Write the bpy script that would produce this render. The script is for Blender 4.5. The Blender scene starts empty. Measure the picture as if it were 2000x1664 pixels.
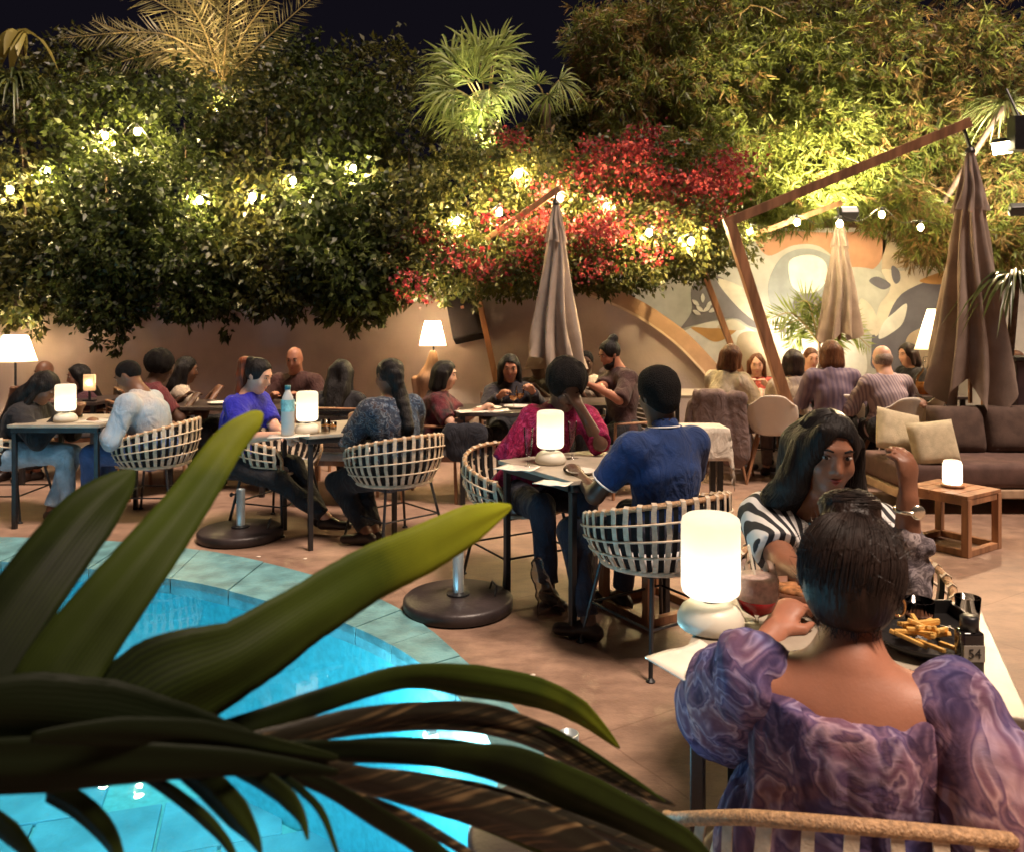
import bpy, bmesh, math, random
import numpy as np
from mathutils import Vector, Matrix
random.seed(7); np.random.seed(7)
SC = bpy.context.scene
COL = SC.collection
# ------------------------------------------------------------------ camera
FPX, HCAM, HORIZ = 1550.0, 1.5, 625.0       # focal length in photo pixels, eye height, horizon row
cam_d = bpy.data.cameras.new('camera'); cam = bpy.data.objects.new('camera', cam_d); COL.objects.link(cam)
cam.location = (0, 0, HCAM); cam.rotation_euler = (math.radians(90), 0, 0)
cam_d.sensor_width = 36; cam_d.lens = 36*FPX/2000.0
cam_d.shift_y = -(832-HORIZ)/2000.0
cam_d.clip_start = 0.05; cam_d.clip_end = 400
cam_d.dof.use_dof = True; cam_d.dof.focus_distance = 3.0; cam_d.dof.aperture_fstop = 5.6
SC.camera = cam
# ------------------------------------------------------------------ night sky
wd = bpy.data.worlds.new('World'); SC.world = wd; wd.use_nodes = True
bg = wd.node_tree.nodes['Background']
bg.inputs[0].default_value = (0.40, 0.34, 0.58, 1); bg.inputs[1].default_value = 0.009
# ------------------------------------------------------------------ soft high terrace light
sd = bpy.data.lights.new('sun', 'SUN'); sun = bpy.data.objects.new('sun', sd); COL.objects.link(sun)
sd.energy = 4.2; sd.angle = math.radians(15); sd.color = (1.0, 0.765, 0.60)
SUN_DIR = Vector((-0.30, 0.24, -0.92)).normalized()
sun.rotation_euler = SUN_DIR.to_track_quat('-Z', 'Y').to_euler(); sun.location = (4, -4, 9)
SC.view_settings.view_transform = 'Standard'; SC.view_settings.look = 'None'
SC.view_settings.exposure = 0.52; SC.view_settings.gamma = 1.0
SC.view_settings.use_curve_mapping = False
SC.cycles.max_bounces = 8; SC.cycles.transparent_max_bounces = 16
SC.cycles.sample_clamp_indirect = 30.0

def W(px, py, Y):
    return np.array(((px-1000.0)*Y/FPX, Y, HCAM-(py-HORIZ)*Y/FPX))
def G(px, py, z=0.0):
    Y = FPX*(HCAM-z)/(py-HORIZ)
    return np.array(((px-1000.0)*Y/FPX, Y, z))
R = math.radians
# ------------------------------------------------------------------ materials
MATS = {}
def nodes_of(m):
    m.use_nodes = True; nt = m.node_tree; nt.nodes.clear(); return nt
def mat(name, col, rough=0.6, var=0.25, scale=8.0, bump=0.0, bscale=60.0, metal=0.0, stretch=None,
        col2=None, spec=0.4, sheen=0.0, coat=0.0, transl=0.0, ramp=(0.35, 0.65), sss=0.0, crease=0.0):
    if name in MATS: return MATS[name]
    m = bpy.data.materials.new(name); nt = nodes_of(m); N, L = nt.nodes, nt.links
    out = N.new('ShaderNodeOutputMaterial'); b = N.new('ShaderNodeBsdfPrincipled')
    tc = N.new('ShaderNodeTexCoord'); src = tc.outputs['Object']
    if stretch:
        mp = N.new('ShaderNodeMapping'); mp.inputs['Scale'].default_value = stretch
        L.new(src, mp.inputs[0]); src = mp.outputs[0]
    nz = N.new('ShaderNodeTexNoise'); nz.inputs['Scale'].default_value = scale; nz.inputs['Detail'].default_value = 5
    L.new(src, nz.inputs['Vector'])
    rp = N.new('ShaderNodeValToRGB'); rp.color_ramp.elements[0].position = ramp[0]; rp.color_ramp.elements[1].position = ramp[1]
    c = np.array(col[:3], float)
    c2 = np.array(col2[:3], float) if col2 is not None else np.clip(c*(1+var), 0, 1)
    c1 = c if col2 is not None else c*(1-var)
    rp.color_ramp.elements[0].color = (*c1, 1); rp.color_ramp.elements[1].color = (*c2, 1)
    L.new(nz.outputs['Fac'], rp.inputs[0]); L.new(rp.outputs[0], b.inputs['Base Color'])
    b.inputs['Roughness'].default_value = rough; b.inputs['Metallic'].default_value = metal
    b.inputs['Specular IOR Level'].default_value = spec
    b.inputs['Sheen Weight'].default_value = sheen; b.inputs['Coat Weight'].default_value = coat
    if sss:
        b.inputs['Subsurface Weight'].default_value = sss; b.inputs['Subsurface Radius'].default_value = (0.012, 0.005, 0.003)
    if bump:
        n2 = N.new('ShaderNodeTexNoise'); n2.inputs['Scale'].default_value = bscale; n2.inputs['Detail'].default_value = 4
        L.new(src, n2.inputs['Vector'])
        bp = N.new('ShaderNodeBump'); bp.inputs['Strength'].default_value = bump; bp.inputs['Distance'].default_value = 0.01
        L.new(n2.outputs['Fac'], bp.inputs['Height']); L.new(bp.outputs[0], b.inputs['Normal'])
    if crease:
        n3 = N.new('ShaderNodeTexNoise'); n3.inputs['Scale'].default_value = 9; n3.inputs['Detail'].default_value = 3; n3.inputs['Distortion'].default_value = 1.6
        mp3 = N.new('ShaderNodeMapping'); mp3.inputs['Scale'].default_value = (1, 1, 0.6); L.new(tc.outputs['Object'], mp3.inputs[0]); L.new(mp3.outputs[0], n3.inputs['Vector'])
        b3 = N.new('ShaderNodeBump'); b3.inputs['Strength'].default_value = crease; b3.inputs['Distance'].default_value = 0.05
        L.new(n3.outputs['Fac'], b3.inputs['Height'])
        if bump: L.new(b3.outputs[0], bp.inputs['Normal'])
        else: L.new(b3.outputs[0], b.inputs['Normal'])
    if transl:
        t = N.new('ShaderNodeBsdfTranslucent'); L.new(rp.outputs[0], t.inputs[0])
        mx = N.new('ShaderNodeMixShader'); mx.inputs[0].default_value = transl
        L.new(b.outputs[0], mx.inputs[1]); L.new(t.outputs[0], mx.inputs[2]); L.new(mx.outputs[0], out.inputs[0])
    else:
        L.new(b.outputs[0], out.inputs[0])
    MATS[name] = m; return m
def leafmat(name, c1, c2, rough=0.45, transl=0.35, c3=None):
    """leaf colour picked per leaf from the 'tint' attribute"""
    if name in MATS: return MATS[name]
    m = bpy.data.materials.new(name); nt = nodes_of(m); N, L = nt.nodes, nt.links
    out = N.new('ShaderNodeOutputMaterial'); b = N.new('ShaderNodeBsdfPrincipled')
    at = N.new('ShaderNodeAttribute'); at.attribute_name = 'tint'
    rp = N.new('ShaderNodeValToRGB'); rp.color_ramp.elements[0].color = (*c1, 1); rp.color_ramp.elements[1].color = (*c2, 1)
    if c3 is not None:
        e = rp.color_ramp.elements.new(0.93); e.color = (*c2, 1); rp.color_ramp.elements[-1].color = (*c3, 1)
    L.new(at.outputs['Fac'], rp.inputs[0]); L.new(rp.outputs[0], b.inputs['Base Color'])
    b.inputs['Roughness'].default_value = rough; b.inputs['Specular IOR Level'].default_value = 0.35
    t = N.new('ShaderNodeBsdfTranslucent'); L.new(rp.outputs[0], t.inputs[0])
    mx = N.new('ShaderNodeMixShader'); mx.inputs[0].default_value = transl
    L.new(b.outputs[0], mx.inputs[1]); L.new(t.outputs[0], mx.inputs[2]); L.new(mx.outputs[0], out.inputs[0])
    MATS[name] = m; return m
def emis(name, col, strength):
    if name in MATS: return MATS[name]
    m = bpy.data.materials.new(name); nt = nodes_of(m); N, L = nt.nodes, nt.links
    out = N.new('ShaderNodeOutputMaterial'); e = N.new('ShaderNodeEmission')
    e.inputs[0].default_value = (*col, 1); e.inputs[1].default_value = strength
    L.new(e.outputs[0], out.inputs[0]); MATS[name] = m; return m
def shademat(name, col, t=0.75):
    """thin translucent lamp shade, lit by the bulb inside it"""
    if name in MATS: return MATS[name]
    m = bpy.data.materials.new(name); nt = nodes_of(m); N, L = nt.nodes, nt.links
    out = N.new('ShaderNodeOutputMaterial'); d = N.new('ShaderNodeBsdfDiffuse'); tr = N.new('ShaderNodeBsdfTranslucent')
    d.inputs[0].default_value = (*col, 1); tr.inputs[0].default_value = (*col, 1)
    mx = N.new('ShaderNodeMixShader'); mx.inputs[0].default_value = t
    L.new(d.outputs[0], mx.inputs[1]); L.new(tr.outputs[0], mx.inputs[2]); L.new(mx.outputs[0], out.inputs[0])
    MATS[name] = m; return m
def glassmat(name, col=(1, 1, 1), rough=0.02, clear=0.85):
    """thin clear glass: see-through plus a fresnel reflection"""
    if name in MATS: return MATS[name]
    m = bpy.data.materials.new(name); nt = nodes_of(m); N, L = nt.nodes, nt.links
    out = N.new('ShaderNodeOutputMaterial'); tr = N.new('ShaderNodeBsdfTransparent'); g = N.new('ShaderNodeBsdfGlossy')
    tr.inputs[0].default_value = (*[c*clear for c in col], 1); g.inputs['Roughness'].default_value = rough
    fr = N.new('ShaderNodeLayerWeight'); fr.inputs[0].default_value = 0.28
    mx = N.new('ShaderNodeMixShader'); L.new(fr.outputs['Fresnel'], mx.inputs[0])
    L.new(tr.outputs[0], mx.inputs[1]); L.new(g.outputs[0], mx.inputs[2]); L.new(mx.outputs[0], out.inputs[0])
    MATS[name] = m; return m
# ------------------------------------------------------------------ mesh helpers
def cat(parts):
    V, F, o = [], [], 0
    for v, f in parts:
        v = np.asarray(v, float).reshape(-1, 3); V.append(v); F += [tuple(i+o for i in q) for q in f]; o += len(v)
    return np.concatenate(V), F
def box(c, s, rz=0.0, M=None):
    x, y, z = [a/2 for a in s]
    v = np.array([(sx*x, sy*y, sz*z) for sz in (-1, 1) for sy in (-1, 1) for sx in (-1, 1)], float)
    if rz:
        cs, sn = math.cos(rz), math.sin(rz); v = v @ np.array([[cs, sn, 0], [-sn, cs, 0], [0, 0, 1]])
    if M is not None: v = v @ np.asarray(M).T
    f = [(0, 2, 3, 1), (4, 5, 7, 6), (0, 1, 5, 4), (2, 6, 7, 3), (0, 4, 6, 2), (1, 3, 7, 5)]
    return v+np.asarray(c, float), f
def bbox_(c, s, bev=0.004, rz=0.0, M=None):
    """box with bevelled edges"""
    bm = bmesh.new(); bmesh.ops.create_cube(bm, size=1.0)
    for v in bm.verts: v.co = Vector((v.co.x*s[0], v.co.y*s[1], v.co.z*s[2]))
    bmesh.ops.bevel(bm, geom=bm.edges[:], offset=min(bev, min(s)*0.45), segments=2, profile=0.6, affect='EDGES')
    bm.verts.index_update(); v = np.array([q.co[:] for q in bm.verts]); f = [tuple(p.index for p in q.verts) for q in bm.faces]; bm.free()
    if rz:
        cs, sn = math.cos(rz), math.sin(rz); v = v @ np.array([[cs, sn, 0], [-sn, cs, 0], [0, 0, 1]])
    if M is not None: v = v @ np.asarray(M).T
    return v+np.asarray(c, float), f
def tube(pts, r, n=8, cap=True):
    pts = np.asarray(pts, float); m = len(pts); r = np.full(m, r, float) if np.isscalar(r) else np.asarray(r, float)
    T = np.gradient(pts, axis=0); T /= np.linalg.norm(T, axis=1)[:, None]+1e-9
    up = np.array((0, 0, 1.0)) if abs(T[0][2]) < 0.9 else np.array((1.0, 0, 0))
    V = []; a = np.cross(T[0], up); a /= np.linalg.norm(a)
    for i in range(m):
        a = a-T[i]*np.dot(a, T[i]); a /= np.linalg.norm(a)+1e-9; b = np.cross(T[i], a)
        for k in range(n):
            t = 2*math.pi*k/n; V.append(pts[i]+r[i]*(math.cos(t)*a+math.sin(t)*b))
    F = [(i*n+k, i*n+(k+1) % n, (i+1)*n+(k+1) % n, (i+1)*n+k) for i in range(m-1) for k in range(n)]
    if cap: F += [tuple(range(n))[::-1], tuple((m-1)*n+k for k in range(n))]
    return np.array(V), F
def lathe(prof, n=24, c=(0, 0, 0), cap=True):
    V, F = [], []
    for r, z in prof:
        for k in range(n):
            t = 2*math.pi*k/n; V.append((c[0]+r*math.cos(t), c[1]+r*math.sin(t), c[2]+z))
    m = len(prof)
    F = [(i*n+k, i*n+(k+1) % n, (i+1)*n+(k+1) % n, (i+1)*n+k) for i in range(m-1) for k in range(n)]
    if cap: F += [tuple(range(n))[::-1], tuple((m-1)*n+k for k in range(n))]
    return np.array(V), F
def ellip(c, r, n=12, m=8, A=None):
    V, F = [], []
    for i in range(m+1):
        ph = math.pi*i/m
        for k in range(n):
            t = 2*math.pi*k/n; V.append((r[0]*math.sin(ph)*math.cos(t), r[1]*math.sin(ph)*math.sin(t), r[2]*math.cos(ph)))
    V = np.array(V)
    if A is not None: V = V @ np.asarray(A)          # rows of A: local axes in world
    F = [(i*n+k, (i+1)*n+k, (i+1)*n+(k+1) % n, i*n+(k+1) % n) for i in range(m) for k in range(n)]
    return V+np.asarray(c, float), F
def pillow(s, puff=1.0, n=14):
    """soft square cushion lying in the XZ plane, thickness along Y"""
    V, F = [], []
    for side in (1, -1):
        for i in range(n+1):
            for j in range(n+1):
                u, v = 2*i/n-1, 2*j/n-1
                t = (max(0, 1-u**4)**0.5*max(0, 1-v**4)**0.5)**0.8
                pin = 1-0.06*(1-abs(u*v))*(abs(u)**6+abs(v)**6)*0.5
                V.append((u*s[0]/2*pin, side*t*s[1]/2*puff, v*s[2]/2*pin))
    q = (n+1)**2
    for sd in (0, 1):
        for i in range(n):
            for j in range(n):
                a, b, c, d = [sd*q+x for x in (i*(n+1)+j, (i+1)*(n+1)+j, (i+1)*(n+1)+j+1, i*(n+1)+j+1)]
                F.append((a, b, c, d) if sd else (d, c, b, a))
    return np.array(V), F
def mesh_of(V, F, smooth=False, name='mesh'):
    me = bpy.data.meshes.new(name)
    if isinstance(F, np.ndarray):
        nf, k = F.shape; me.vertices.add(len(V)); me.vertices.foreach_set('co', np.asarray(V, np.float32).ravel())
        me.loops.add(nf*k); me.loops.foreach_set('vertex_index', F.astype(np.int32).ravel())
        me.polygons.add(nf); me.polygons.foreach_set('loop_start', np.arange(0, nf*k, k, dtype=np.int32))
        me.polygons.foreach_set('loop_total', np.full(nf, k, np.int32)); me.update(calc_edges=True)
    else:
        me.from_pydata([tuple(v) for v in V], [], F); me.update()
    if smooth: me.polygons.foreach_set('use_smooth', np.ones(len(me.polygons), bool))
    return me
ORG = {}
def tag(o, label=None, cat_=None, group=None, kind=None):
    if label: o['label'] = label
    if cat_: o['category'] = cat_
    if group: o['group'] = group
    if kind: o['kind'] = kind
    return o
def empty(name, loc=(0, 0, 0), rz=0.0, label=None, cat_=None, group=None):
    o = bpy.data.objects.new(name, None); COL.objects.link(o); o.location = tuple(loc); o.rotation_euler = (0, 0, rz)
    o.empty_display_size = 0.1; ORG[o] = np.asarray(loc, float); return tag(o, label, cat_, group)
def obj(name, VF, m, parent=None, smooth=False, world=False, loc=None, label=None):
    """link one mesh object; with world=True the vertices are world positions"""
    V, F = VF; V = np.asarray(V, float)
    if world and parent is not None: V = V-ORG[parent]
    if loc is not None: V = V-np.asarray(loc, float)
    o = bpy.data.objects.new(name, mesh_of(V, F, smooth, name)); COL.objects.link(o)
    o.data.materials.append(m)
    if loc is not None: o.location = tuple(loc); ORG[o] = np.asarray(loc, float)
    if parent is not None:
        o.parent = parent
        if world: ORG[o] = ORG[parent]
    elif loc is None: ORG[o] = np.zeros(3)
    if label: o['label'] = label
    return o
def copy_tree(o, parent=None, loc=None, rz=None):
    c = o.copy(); COL.objects.link(c)
    if parent is not None: c.parent = parent
    if loc is not None: c.location = tuple(loc)
    if rz is not None: c.rotation_euler = (0, 0, rz)
    for ch in list(o.children): copy_tree(ch, c)
    return c
def light_point(name, loc, watts, col, r=0.03, parent=None):
    d = bpy.data.lights.new(name, 'POINT'); d.energy = watts; d.color = col; d.shadow_soft_size = r
    o = bpy.data.objects.new(name, d); COL.objects.link(o); o.location = tuple(loc)
    if parent is not None: o.parent = parent
    return o
def light_spot(name, loc, target, watts, col, ang=70, blend=0.6, r=0.05, parent=None):
    d = bpy.data.lights.new(name, 'SPOT'); d.energy = watts; d.color = col; d.shadow_soft_size = r
    d.spot_size = R(ang); d.spot_blend = blend
    o = bpy.data.objects.new(name, d); COL.objects.link(o); o.location = tuple(loc)
    o.rotation_euler = (Vector(target)-Vector(loc)).to_track_quat('-Z', 'Y').to_euler()
    if parent is not None: o.parent = parent; o.location = Vector(loc)-Vector(ORG[parent])
    return o
def spline(P, n=8, closed=False):
    P = np.asarray(P, float); m = len(P); out = []
    rng = range(m) if closed else range(m-1)
    for i in rng:
        if closed: p0, p1, p2, p3 = P[(i-1) % m], P[i], P[(i+1) % m], P[(i+2) % m]
        else: p0, p1, p2, p3 = P[max(i-1, 0)], P[i], P[i+1], P[min(i+2, m-1)]
        for k in range(n):
            t = k/n
            out.append(0.5*((2*p1)+(-p0+p2)*t+(2*p0-5*p1+4*p2-p3)*t*t+(-p0+3*p1-3*p2+p3)*t**3))
    if not closed: out.append(P[-1])
    return np.array(out)
def prism(poly2, y0, y1):
    """polygon in XZ extruded along Y"""
    n = len(poly2); V = [(x, y0, z) for x, z in poly2]+[(x, y1, z) for x, z in poly2]
    F = [tuple(range(n)), tuple(range(2*n-1, n-1, -1))]+[(i, i+n, (i+1) % n+n, (i+1) % n) for i in range(n)]
    return np.array(V), F
def nrm(v):
    v = np.asarray(v, float); return v/(np.linalg.norm(v)+1e-9)
UP = np.array((0, 0, 1.0))
# ------------------------------------------------------------------ smooth implicit surfaces (people, hair, cloth)
def cone(a, b, ra, rb, k=0.03, flat=None, end=False, op='+'):
    """tapered limb; flat=(axis, ratio) squashes it along an axis; end=True cuts it flat at b"""
    return dict(t='c', a=np.asarray(a, float), b=np.asarray(b, float), ra=ra, rb=rb, k=k, flat=flat, end=end, op=op)
def ell(c, r, A=None, k=0.03, op='+'):
    return dict(t='e', c=np.asarray(c, float), r=np.asarray(r, float), A=np.eye(3) if A is None else np.asarray(A, float), k=k, op=op)
def plane(n, c):            # keeps n.p < c
    return dict(t='p', n=np.asarray(n, float), c=c, op='&')
def surf(prims, h, noise=0.0, nfreq=18.0, seed=1, nstretch=(1, 1, 1)):
    lo = np.full(3, 1e9); hi = -lo
    for p in prims:
        if p['op'] != '+': continue
        if p['t'] == 'c':
            r = max(p['ra'], p['rb']); lo = np.minimum(lo, np.minimum(p['a'], p['b'])-r); hi = np.maximum(hi, np.maximum(p['a'], p['b'])+r)
        else:
            e = np.abs(p['A']).T @ p['r']; lo = np.minimum(lo, p['c']-e); hi = np.maximum(hi, p['c']+e)
    lo = lo-4*h-noise; hi = hi+4*h+noise
    n = np.ceil((hi-lo)/h).astype(int)+1
    ax = [(lo[i]+h*np.arange(n[i])).astype(np.float32) for i in range(3)]
    D = np.full(n, 1.0, np.float32)
    for p in prims:
        if p['t'] == 'p':
            d = (ax[0][:, None, None]*p['n'][0]+ax[1][None, :, None]*p['n'][1]+ax[2][None, None, :]*p['n'][2]-p['c']).astype(np.float32)
            D = np.maximum(D, d); continue
        if p['t'] == 'c':
            r = max(p['ra'], p['rb']); l = np.minimum(p['a'], p['b'])-r; u = np.maximum(p['a'], p['b'])+r
        else:
            e = np.abs(p['A']).T @ p['r']; l = p['c']-e; u = p['c']+e
        mg = p['k']+3*h+noise
        i0 = np.clip(np.floor((l-mg-lo)/h).astype(int), 0, n); i1 = np.clip(np.ceil((u+mg-lo)/h).astype(int)+1, 0, n)
        if np.any(i1 <= i0): continue
        sl = tuple(slice(i0[i], i1[i]) for i in range(3))
        X = ax[0][sl[0]][:, None, None]; Y = ax[1][sl[1]][None, :, None]; Z = ax[2][sl[2]][None, None, :]
        if p['t'] == 'c':
            a, b = p['a'], p['b']; ab = b-a; L2 = float(ab @ ab)+1e-12
            qx, qy, qz = X-a[0], Y-a[1], Z-a[2]
            t = (qx*ab[0]+qy*ab[1]+qz*ab[2])/L2; tc = np.clip(t, 0, 1)
            dx, dy, dz = qx-tc*ab[0], qy-tc*ab[1], qz-tc*ab[2]
            if p['flat'] is not None:
                fx, fr = p['flat']; fx = np.asarray(fx, float); m = dx*fx[0]+dy*fx[1]+dz*fx[2]; m = m*(1/fr-1)
                dx, dy, dz = dx+m*fx[0], dy+m*fx[1], dz+m*fx[2]
            d = np.sqrt(dx*dx+dy*dy+dz*dz)-(p['ra']+(p['rb']-p['ra'])*tc)
            if p['end']: d = np.maximum(d, (t-1)*math.sqrt(L2))
        else:
            A, c, r = p['A'], p['c'], p['r']
            qx, qy, qz = X-c[0], Y-c[1], Z-c[2]; u2 = 0; g2 = 0
            for i in range(3):
                w = (qx*A[i][0]+qy*A[i][1]+qz*A[i][2])/r[i]; u2 = u2+w*w; g2 = g2+(w/r[i])**2
            k0 = np.sqrt(u2); k1 = np.sqrt(g2)+1e-6; d = k0*(k0-1)/k1
            d = np.where(k0 < 0.05, -min(r), d)
        d = d.astype(np.float32); S = D[sl]; k = max(p['k'], 1e-4)
        if p['op'] == '+':
            hh = np.clip(0.5+0.5*(S-d)/k, 0, 1); D[sl] = S*(1-hh)+d*hh-k*hh*(1-hh)
        else:
            d = -d; hh = np.clip(0.5-0.5*(S-d)/k, 0, 1); D[sl] = S*(1-hh)+d*hh+k*hh*(1-hh)
    if noise:
        msk = np.abs(D) < (noise*2+2*h); I = np.argwhere(msk); P = (lo+I*h)*np.asarray(nstretch)
        rs = np.random.RandomState(seed); v = np.zeros(len(P)); wv = np.zeros((len(P), 3))
        for _ in range(3):
            kx = rs.randn(3)*nfreq*0.45; wv += np.sin(P @ kx+rs.rand()*6)[:, None]*rs.randn(3)*0.6/nfreq
        Q = P+wv
        for j in range(6):
            kx = rs.randn(3); kx *= nfreq*(0.7+0.35*j)/np.linalg.norm(kx); v += np.sin(Q @ kx+rs.rand()*6)/(1+0.4*j)
        for j in range(3):          # sharp creases
            kx = rs.randn(3); kx *= nfreq*(0.55+0.3*j)/np.linalg.norm(kx); v += 0.9-1.8*np.abs(np.sin(Q @ kx+rs.rand()*6))**0.7
        D[msk] += (noise*v/2.6).astype(np.float32)
    return nets(D, lo, h)
def nets(D, lo, h):
    s = D < 0; nx, ny, nz = D.shape
    cnt = np.zeros((nx-1, ny-1, nz-1), np.int8)
    offs = [(i, j, k) for i in (0, 1) for j in (0, 1) for k in (0, 1)]
    for i, j, k in offs: cnt += s[i:nx-1+i, j:ny-1+j, k:nz-1+k]
    act = (cnt > 0) & (cnt < 8); I = np.argwhere(act); idx = np.full(act.shape, -1, np.int64); idx[act] = np.arange(len(I))
    c = {o: D[I[:, 0]+o[0], I[:, 1]+o[1], I[:, 2]+o[2]] for o in offs}
    P = np.zeros((len(I), 3)); w = np.zeros(len(I))
    for o in offs:
        for a in range(3):
            if o[a] == 0:
                q = list(o); q[a] = 1; q = tuple(q); d0, d1 = c[o], c[q]; x = (d0 < 0) != (d1 < 0)
                t = np.where(x, d0/(d0-d1+1e-12), 0); pt = np.tile(np.array(o, float), (len(I), 1)); pt[:, a] = t
                P += pt*x[:, None]; w += x
    V = lo+(I+P/w[:, None])*h
    F = []
    for a in range(3):
        b, e = (a+1) % 3, (a+2) % 3
        s0 = [slice(None)]*3; s1 = [slice(None)]*3; s0[a] = slice(0, -1); s1[a] = slice(1, None)
        x = s[tuple(s0)] != s[tuple(s1)]; J = np.argwhere(x)
        J = J[(J[:, b] > 0) & (J[:, e] > 0) & (J[:, b] < D.shape[b]-1) & (J[:, e] < D.shape[e]-1)]
        if not len(J): continue
        inside = s[J[:, 0], J[:, 1], J[:, 2]]
        def cell(db, de):
            K = J.copy(); K[:, b] -= db; K[:, e] -= de; return idx[K[:, 0], K[:, 1], K[:, 2]]
        q = np.stack([cell(1, 1), cell(0, 1), cell(0, 0), cell(1, 0)], 1)
        q[~inside] = q[~inside][:, ::-1]; F.append(q)
    F = np.concatenate(F); F = F[(F >= 0).all(1)]
    return V, F
# ================================================================== THE SETTING
# ---- pool outline
INNER = spline([(-3.15, 4.92), (-1.97, 4.60), (-1.24, 4.20), (-0.75, 3.86), (-0.37, 3.42), (-0.10, 2.9), (-0.04, 2.5), (-0.17, 2.1), (-0.55, 1.45),
                (-1.5, 0.85), (-3.0, 0.55), (-4.6, 0.8), (-5.7, 1.8), (-5.9, 3.2), (-5.3, 4.3), (-4.2, 4.85)], 8, True)
def offset(P, d):
    t = np.roll(P, -1, 0)-np.roll(P, 1, 0); t /= np.linalg.norm(t, axis=1)[:, None]
    n = np.stack([-t[:, 1], t[:, 0]], 1)
    c = P.mean(0); sgn = np.sign(((P-c)*n).sum(1).mean()); return P+n*sgn*d
OUTER = spline([(-3.15, 5.42), (-2.02, 5.14), (-1.11, 4.60), (-0.57, 4.08), (-0.23, 3.52), (0.05, 2.95), (0.12, 2.5), (-0.02, 2.0), (-0.4, 1.25),
                (-1.35, 0.55), (-3.0, 0.2), (-4.8, 0.45), (-6.05, 1.6), (-6.3, 3.2), (-5.6, 4.6), (-4.3, 5.35)], 8, True)
def sheet_with_hole(outer, hole, z):
    bm = bmesh.new()
    for loop in (outer, hole):
        vs = [bm.verts.new((p[0], p[1], z)) for p in loop]
        for i in range(len(vs)): bm.edges.new((vs[i], vs[(i+1) % len(vs)]))
    bmesh.ops.triangle_fill(bm, use_beauty=True, use_dissolve=False, edges=bm.edges[:])
    bm.verts.index_update(); V = np.array([v.co[:] for v in bm.verts]); F = [tuple(v.index for v in f.verts) for f in bm.faces]
    nz = sum(f.normal.z for f in bm.faces); bm.free()
    if nz < 0: F = [f[::-1] for f in F]
    return V, F
def floor_material():
    m = bpy.data.materials.new('terrace_concrete'); nt = nodes_of(m); N, L = nt.nodes, nt.links
    out = N.new('ShaderNodeOutputMaterial'); b = N.new('ShaderNodeBsdfPrincipled'); tc = N.new('ShaderNodeTexCoord')
    def noise(sc, det=6, st=(1, 1, 1), rough=0.6):
        mp = N.new('ShaderNodeMapping'); mp.inputs['Scale'].default_value = st; L.new(tc.outputs['Object'], mp.inputs[0])
        n = N.new('ShaderNodeTexNoise'); n.inputs['Scale'].default_value = sc; n.inputs['Detail'].default_value = det
        n.inputs['Roughness'].default_value = rough; L.new(mp.outputs[0], n.inputs['Vector']); return n
    n1 = noise(1.1); n2 = noise(5, 8, (1, 1.9, 1), 0.72); n3 = noise(90, 3)
    r1 = N.new('ShaderNodeValToRGB'); r1.color_ramp.elements[0].position = 0.36; r1.color_ramp.elements[1].position = 0.66
    r1.color_ramp.elements[0].color = (0.235, 0.150, 0.108, 1); r1.color_ramp.elements[1].color = (0.37, 0.245, 0.178, 1)
    L.new(n1.outputs['Fac'], r1.inputs[0])
    r2 = N.new('ShaderNodeValToRGB'); r2.color_ramp.elements[0].position = 0.40; r2.color_ramp.elements[1].position = 0.62
    r2.color_ramp.elements[0].color = (0.60, 0.56, 0.54, 1); r2.color_ramp.elements[1].color = (1.06, 1.03, 1.0, 1)
    L.new(n2.outputs['Fac'], r2.inputs[0])
    mu = N.new('ShaderNodeMixRGB'); mu.blend_type = 'MULTIPLY'; mu.inputs[0].default_value = 0.75
    L.new(r1.outputs[0], mu.inputs[1]); L.new(r2.outputs[0], mu.inputs[2])
    # saw-cut joints
    mp = N.new('ShaderNodeMapping'); mp.inputs['Rotation'].default_value = (0, 0, R(-31)); mp.inputs['Location'].default_value = (0.35, 0.4, 0)
    L.new(tc.outputs['Object'], mp.inputs[0])
    wob = noise(3.0, 4); mixv = N.new('ShaderNodeMixRGB'); mixv.blend_type = 'LINEAR_LIGHT'; mixv.inputs[0].default_value = 0.02
    L.new(mp.outputs[0], mixv.inputs[1]); L.new(wob.outputs['Color'], mixv.inputs[2])
    br = N.new('ShaderNodeTexBrick'); br.inputs['Scale'].default_value = 1.0; br.offset = 0.5
    br.inputs['Brick Width'].default_value = 2.1; br.inputs['Row Height'].default_value = 1.35; br.inputs['Mortar Size'].default_value = 0.004
    br.inputs['Color1'].default_value = (1, 1, 1, 1); br.inputs['Color2'].default_value = (0.96, 0.95, 0.94, 1); br.inputs['Mortar'].default_value = (0.72, 0.67, 0.64, 1)
    L.new(mixv.outputs[0], br.inputs['Vector'])
    m2 = N.new('ShaderNodeMixRGB'); m2.blend_type = 'MULTIPLY'; m2.inputs[0].default_value = 0.8
    L.new(mu.outputs[0], m2.inputs[1]); L.new(br.outputs['Color'], m2.inputs[2]); L.new(m2.outputs[0], b.inputs['Base Color'])
    rr = N.new('ShaderNodeMapRange'); rr.inputs[3].default_value = 0.34; rr.inputs[4].default_value = 0.68
    L.new(n2.outputs['Fac'], rr.inputs[0]); L.new(rr.outputs[0], b.inputs['Roughness'])
    bp = N.new('ShaderNodeBump'); bp.inputs['Strength'].default_value = 0.35; bp.inputs['Distance'].default_value = 0.006
    ad = N.new('ShaderNodeMath'); ad.operation = 'ADD'; L.new(n3.outputs['Fac'], ad.inputs[0]); L.new(n2.outputs['Fac'], ad.inputs[1])
    L.new(ad.outputs[0], bp.inputs['Height']); L.new(bp.outputs[0], b.inputs['Normal']); L.new(b.outputs[0], out.inputs[0]); return m
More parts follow.
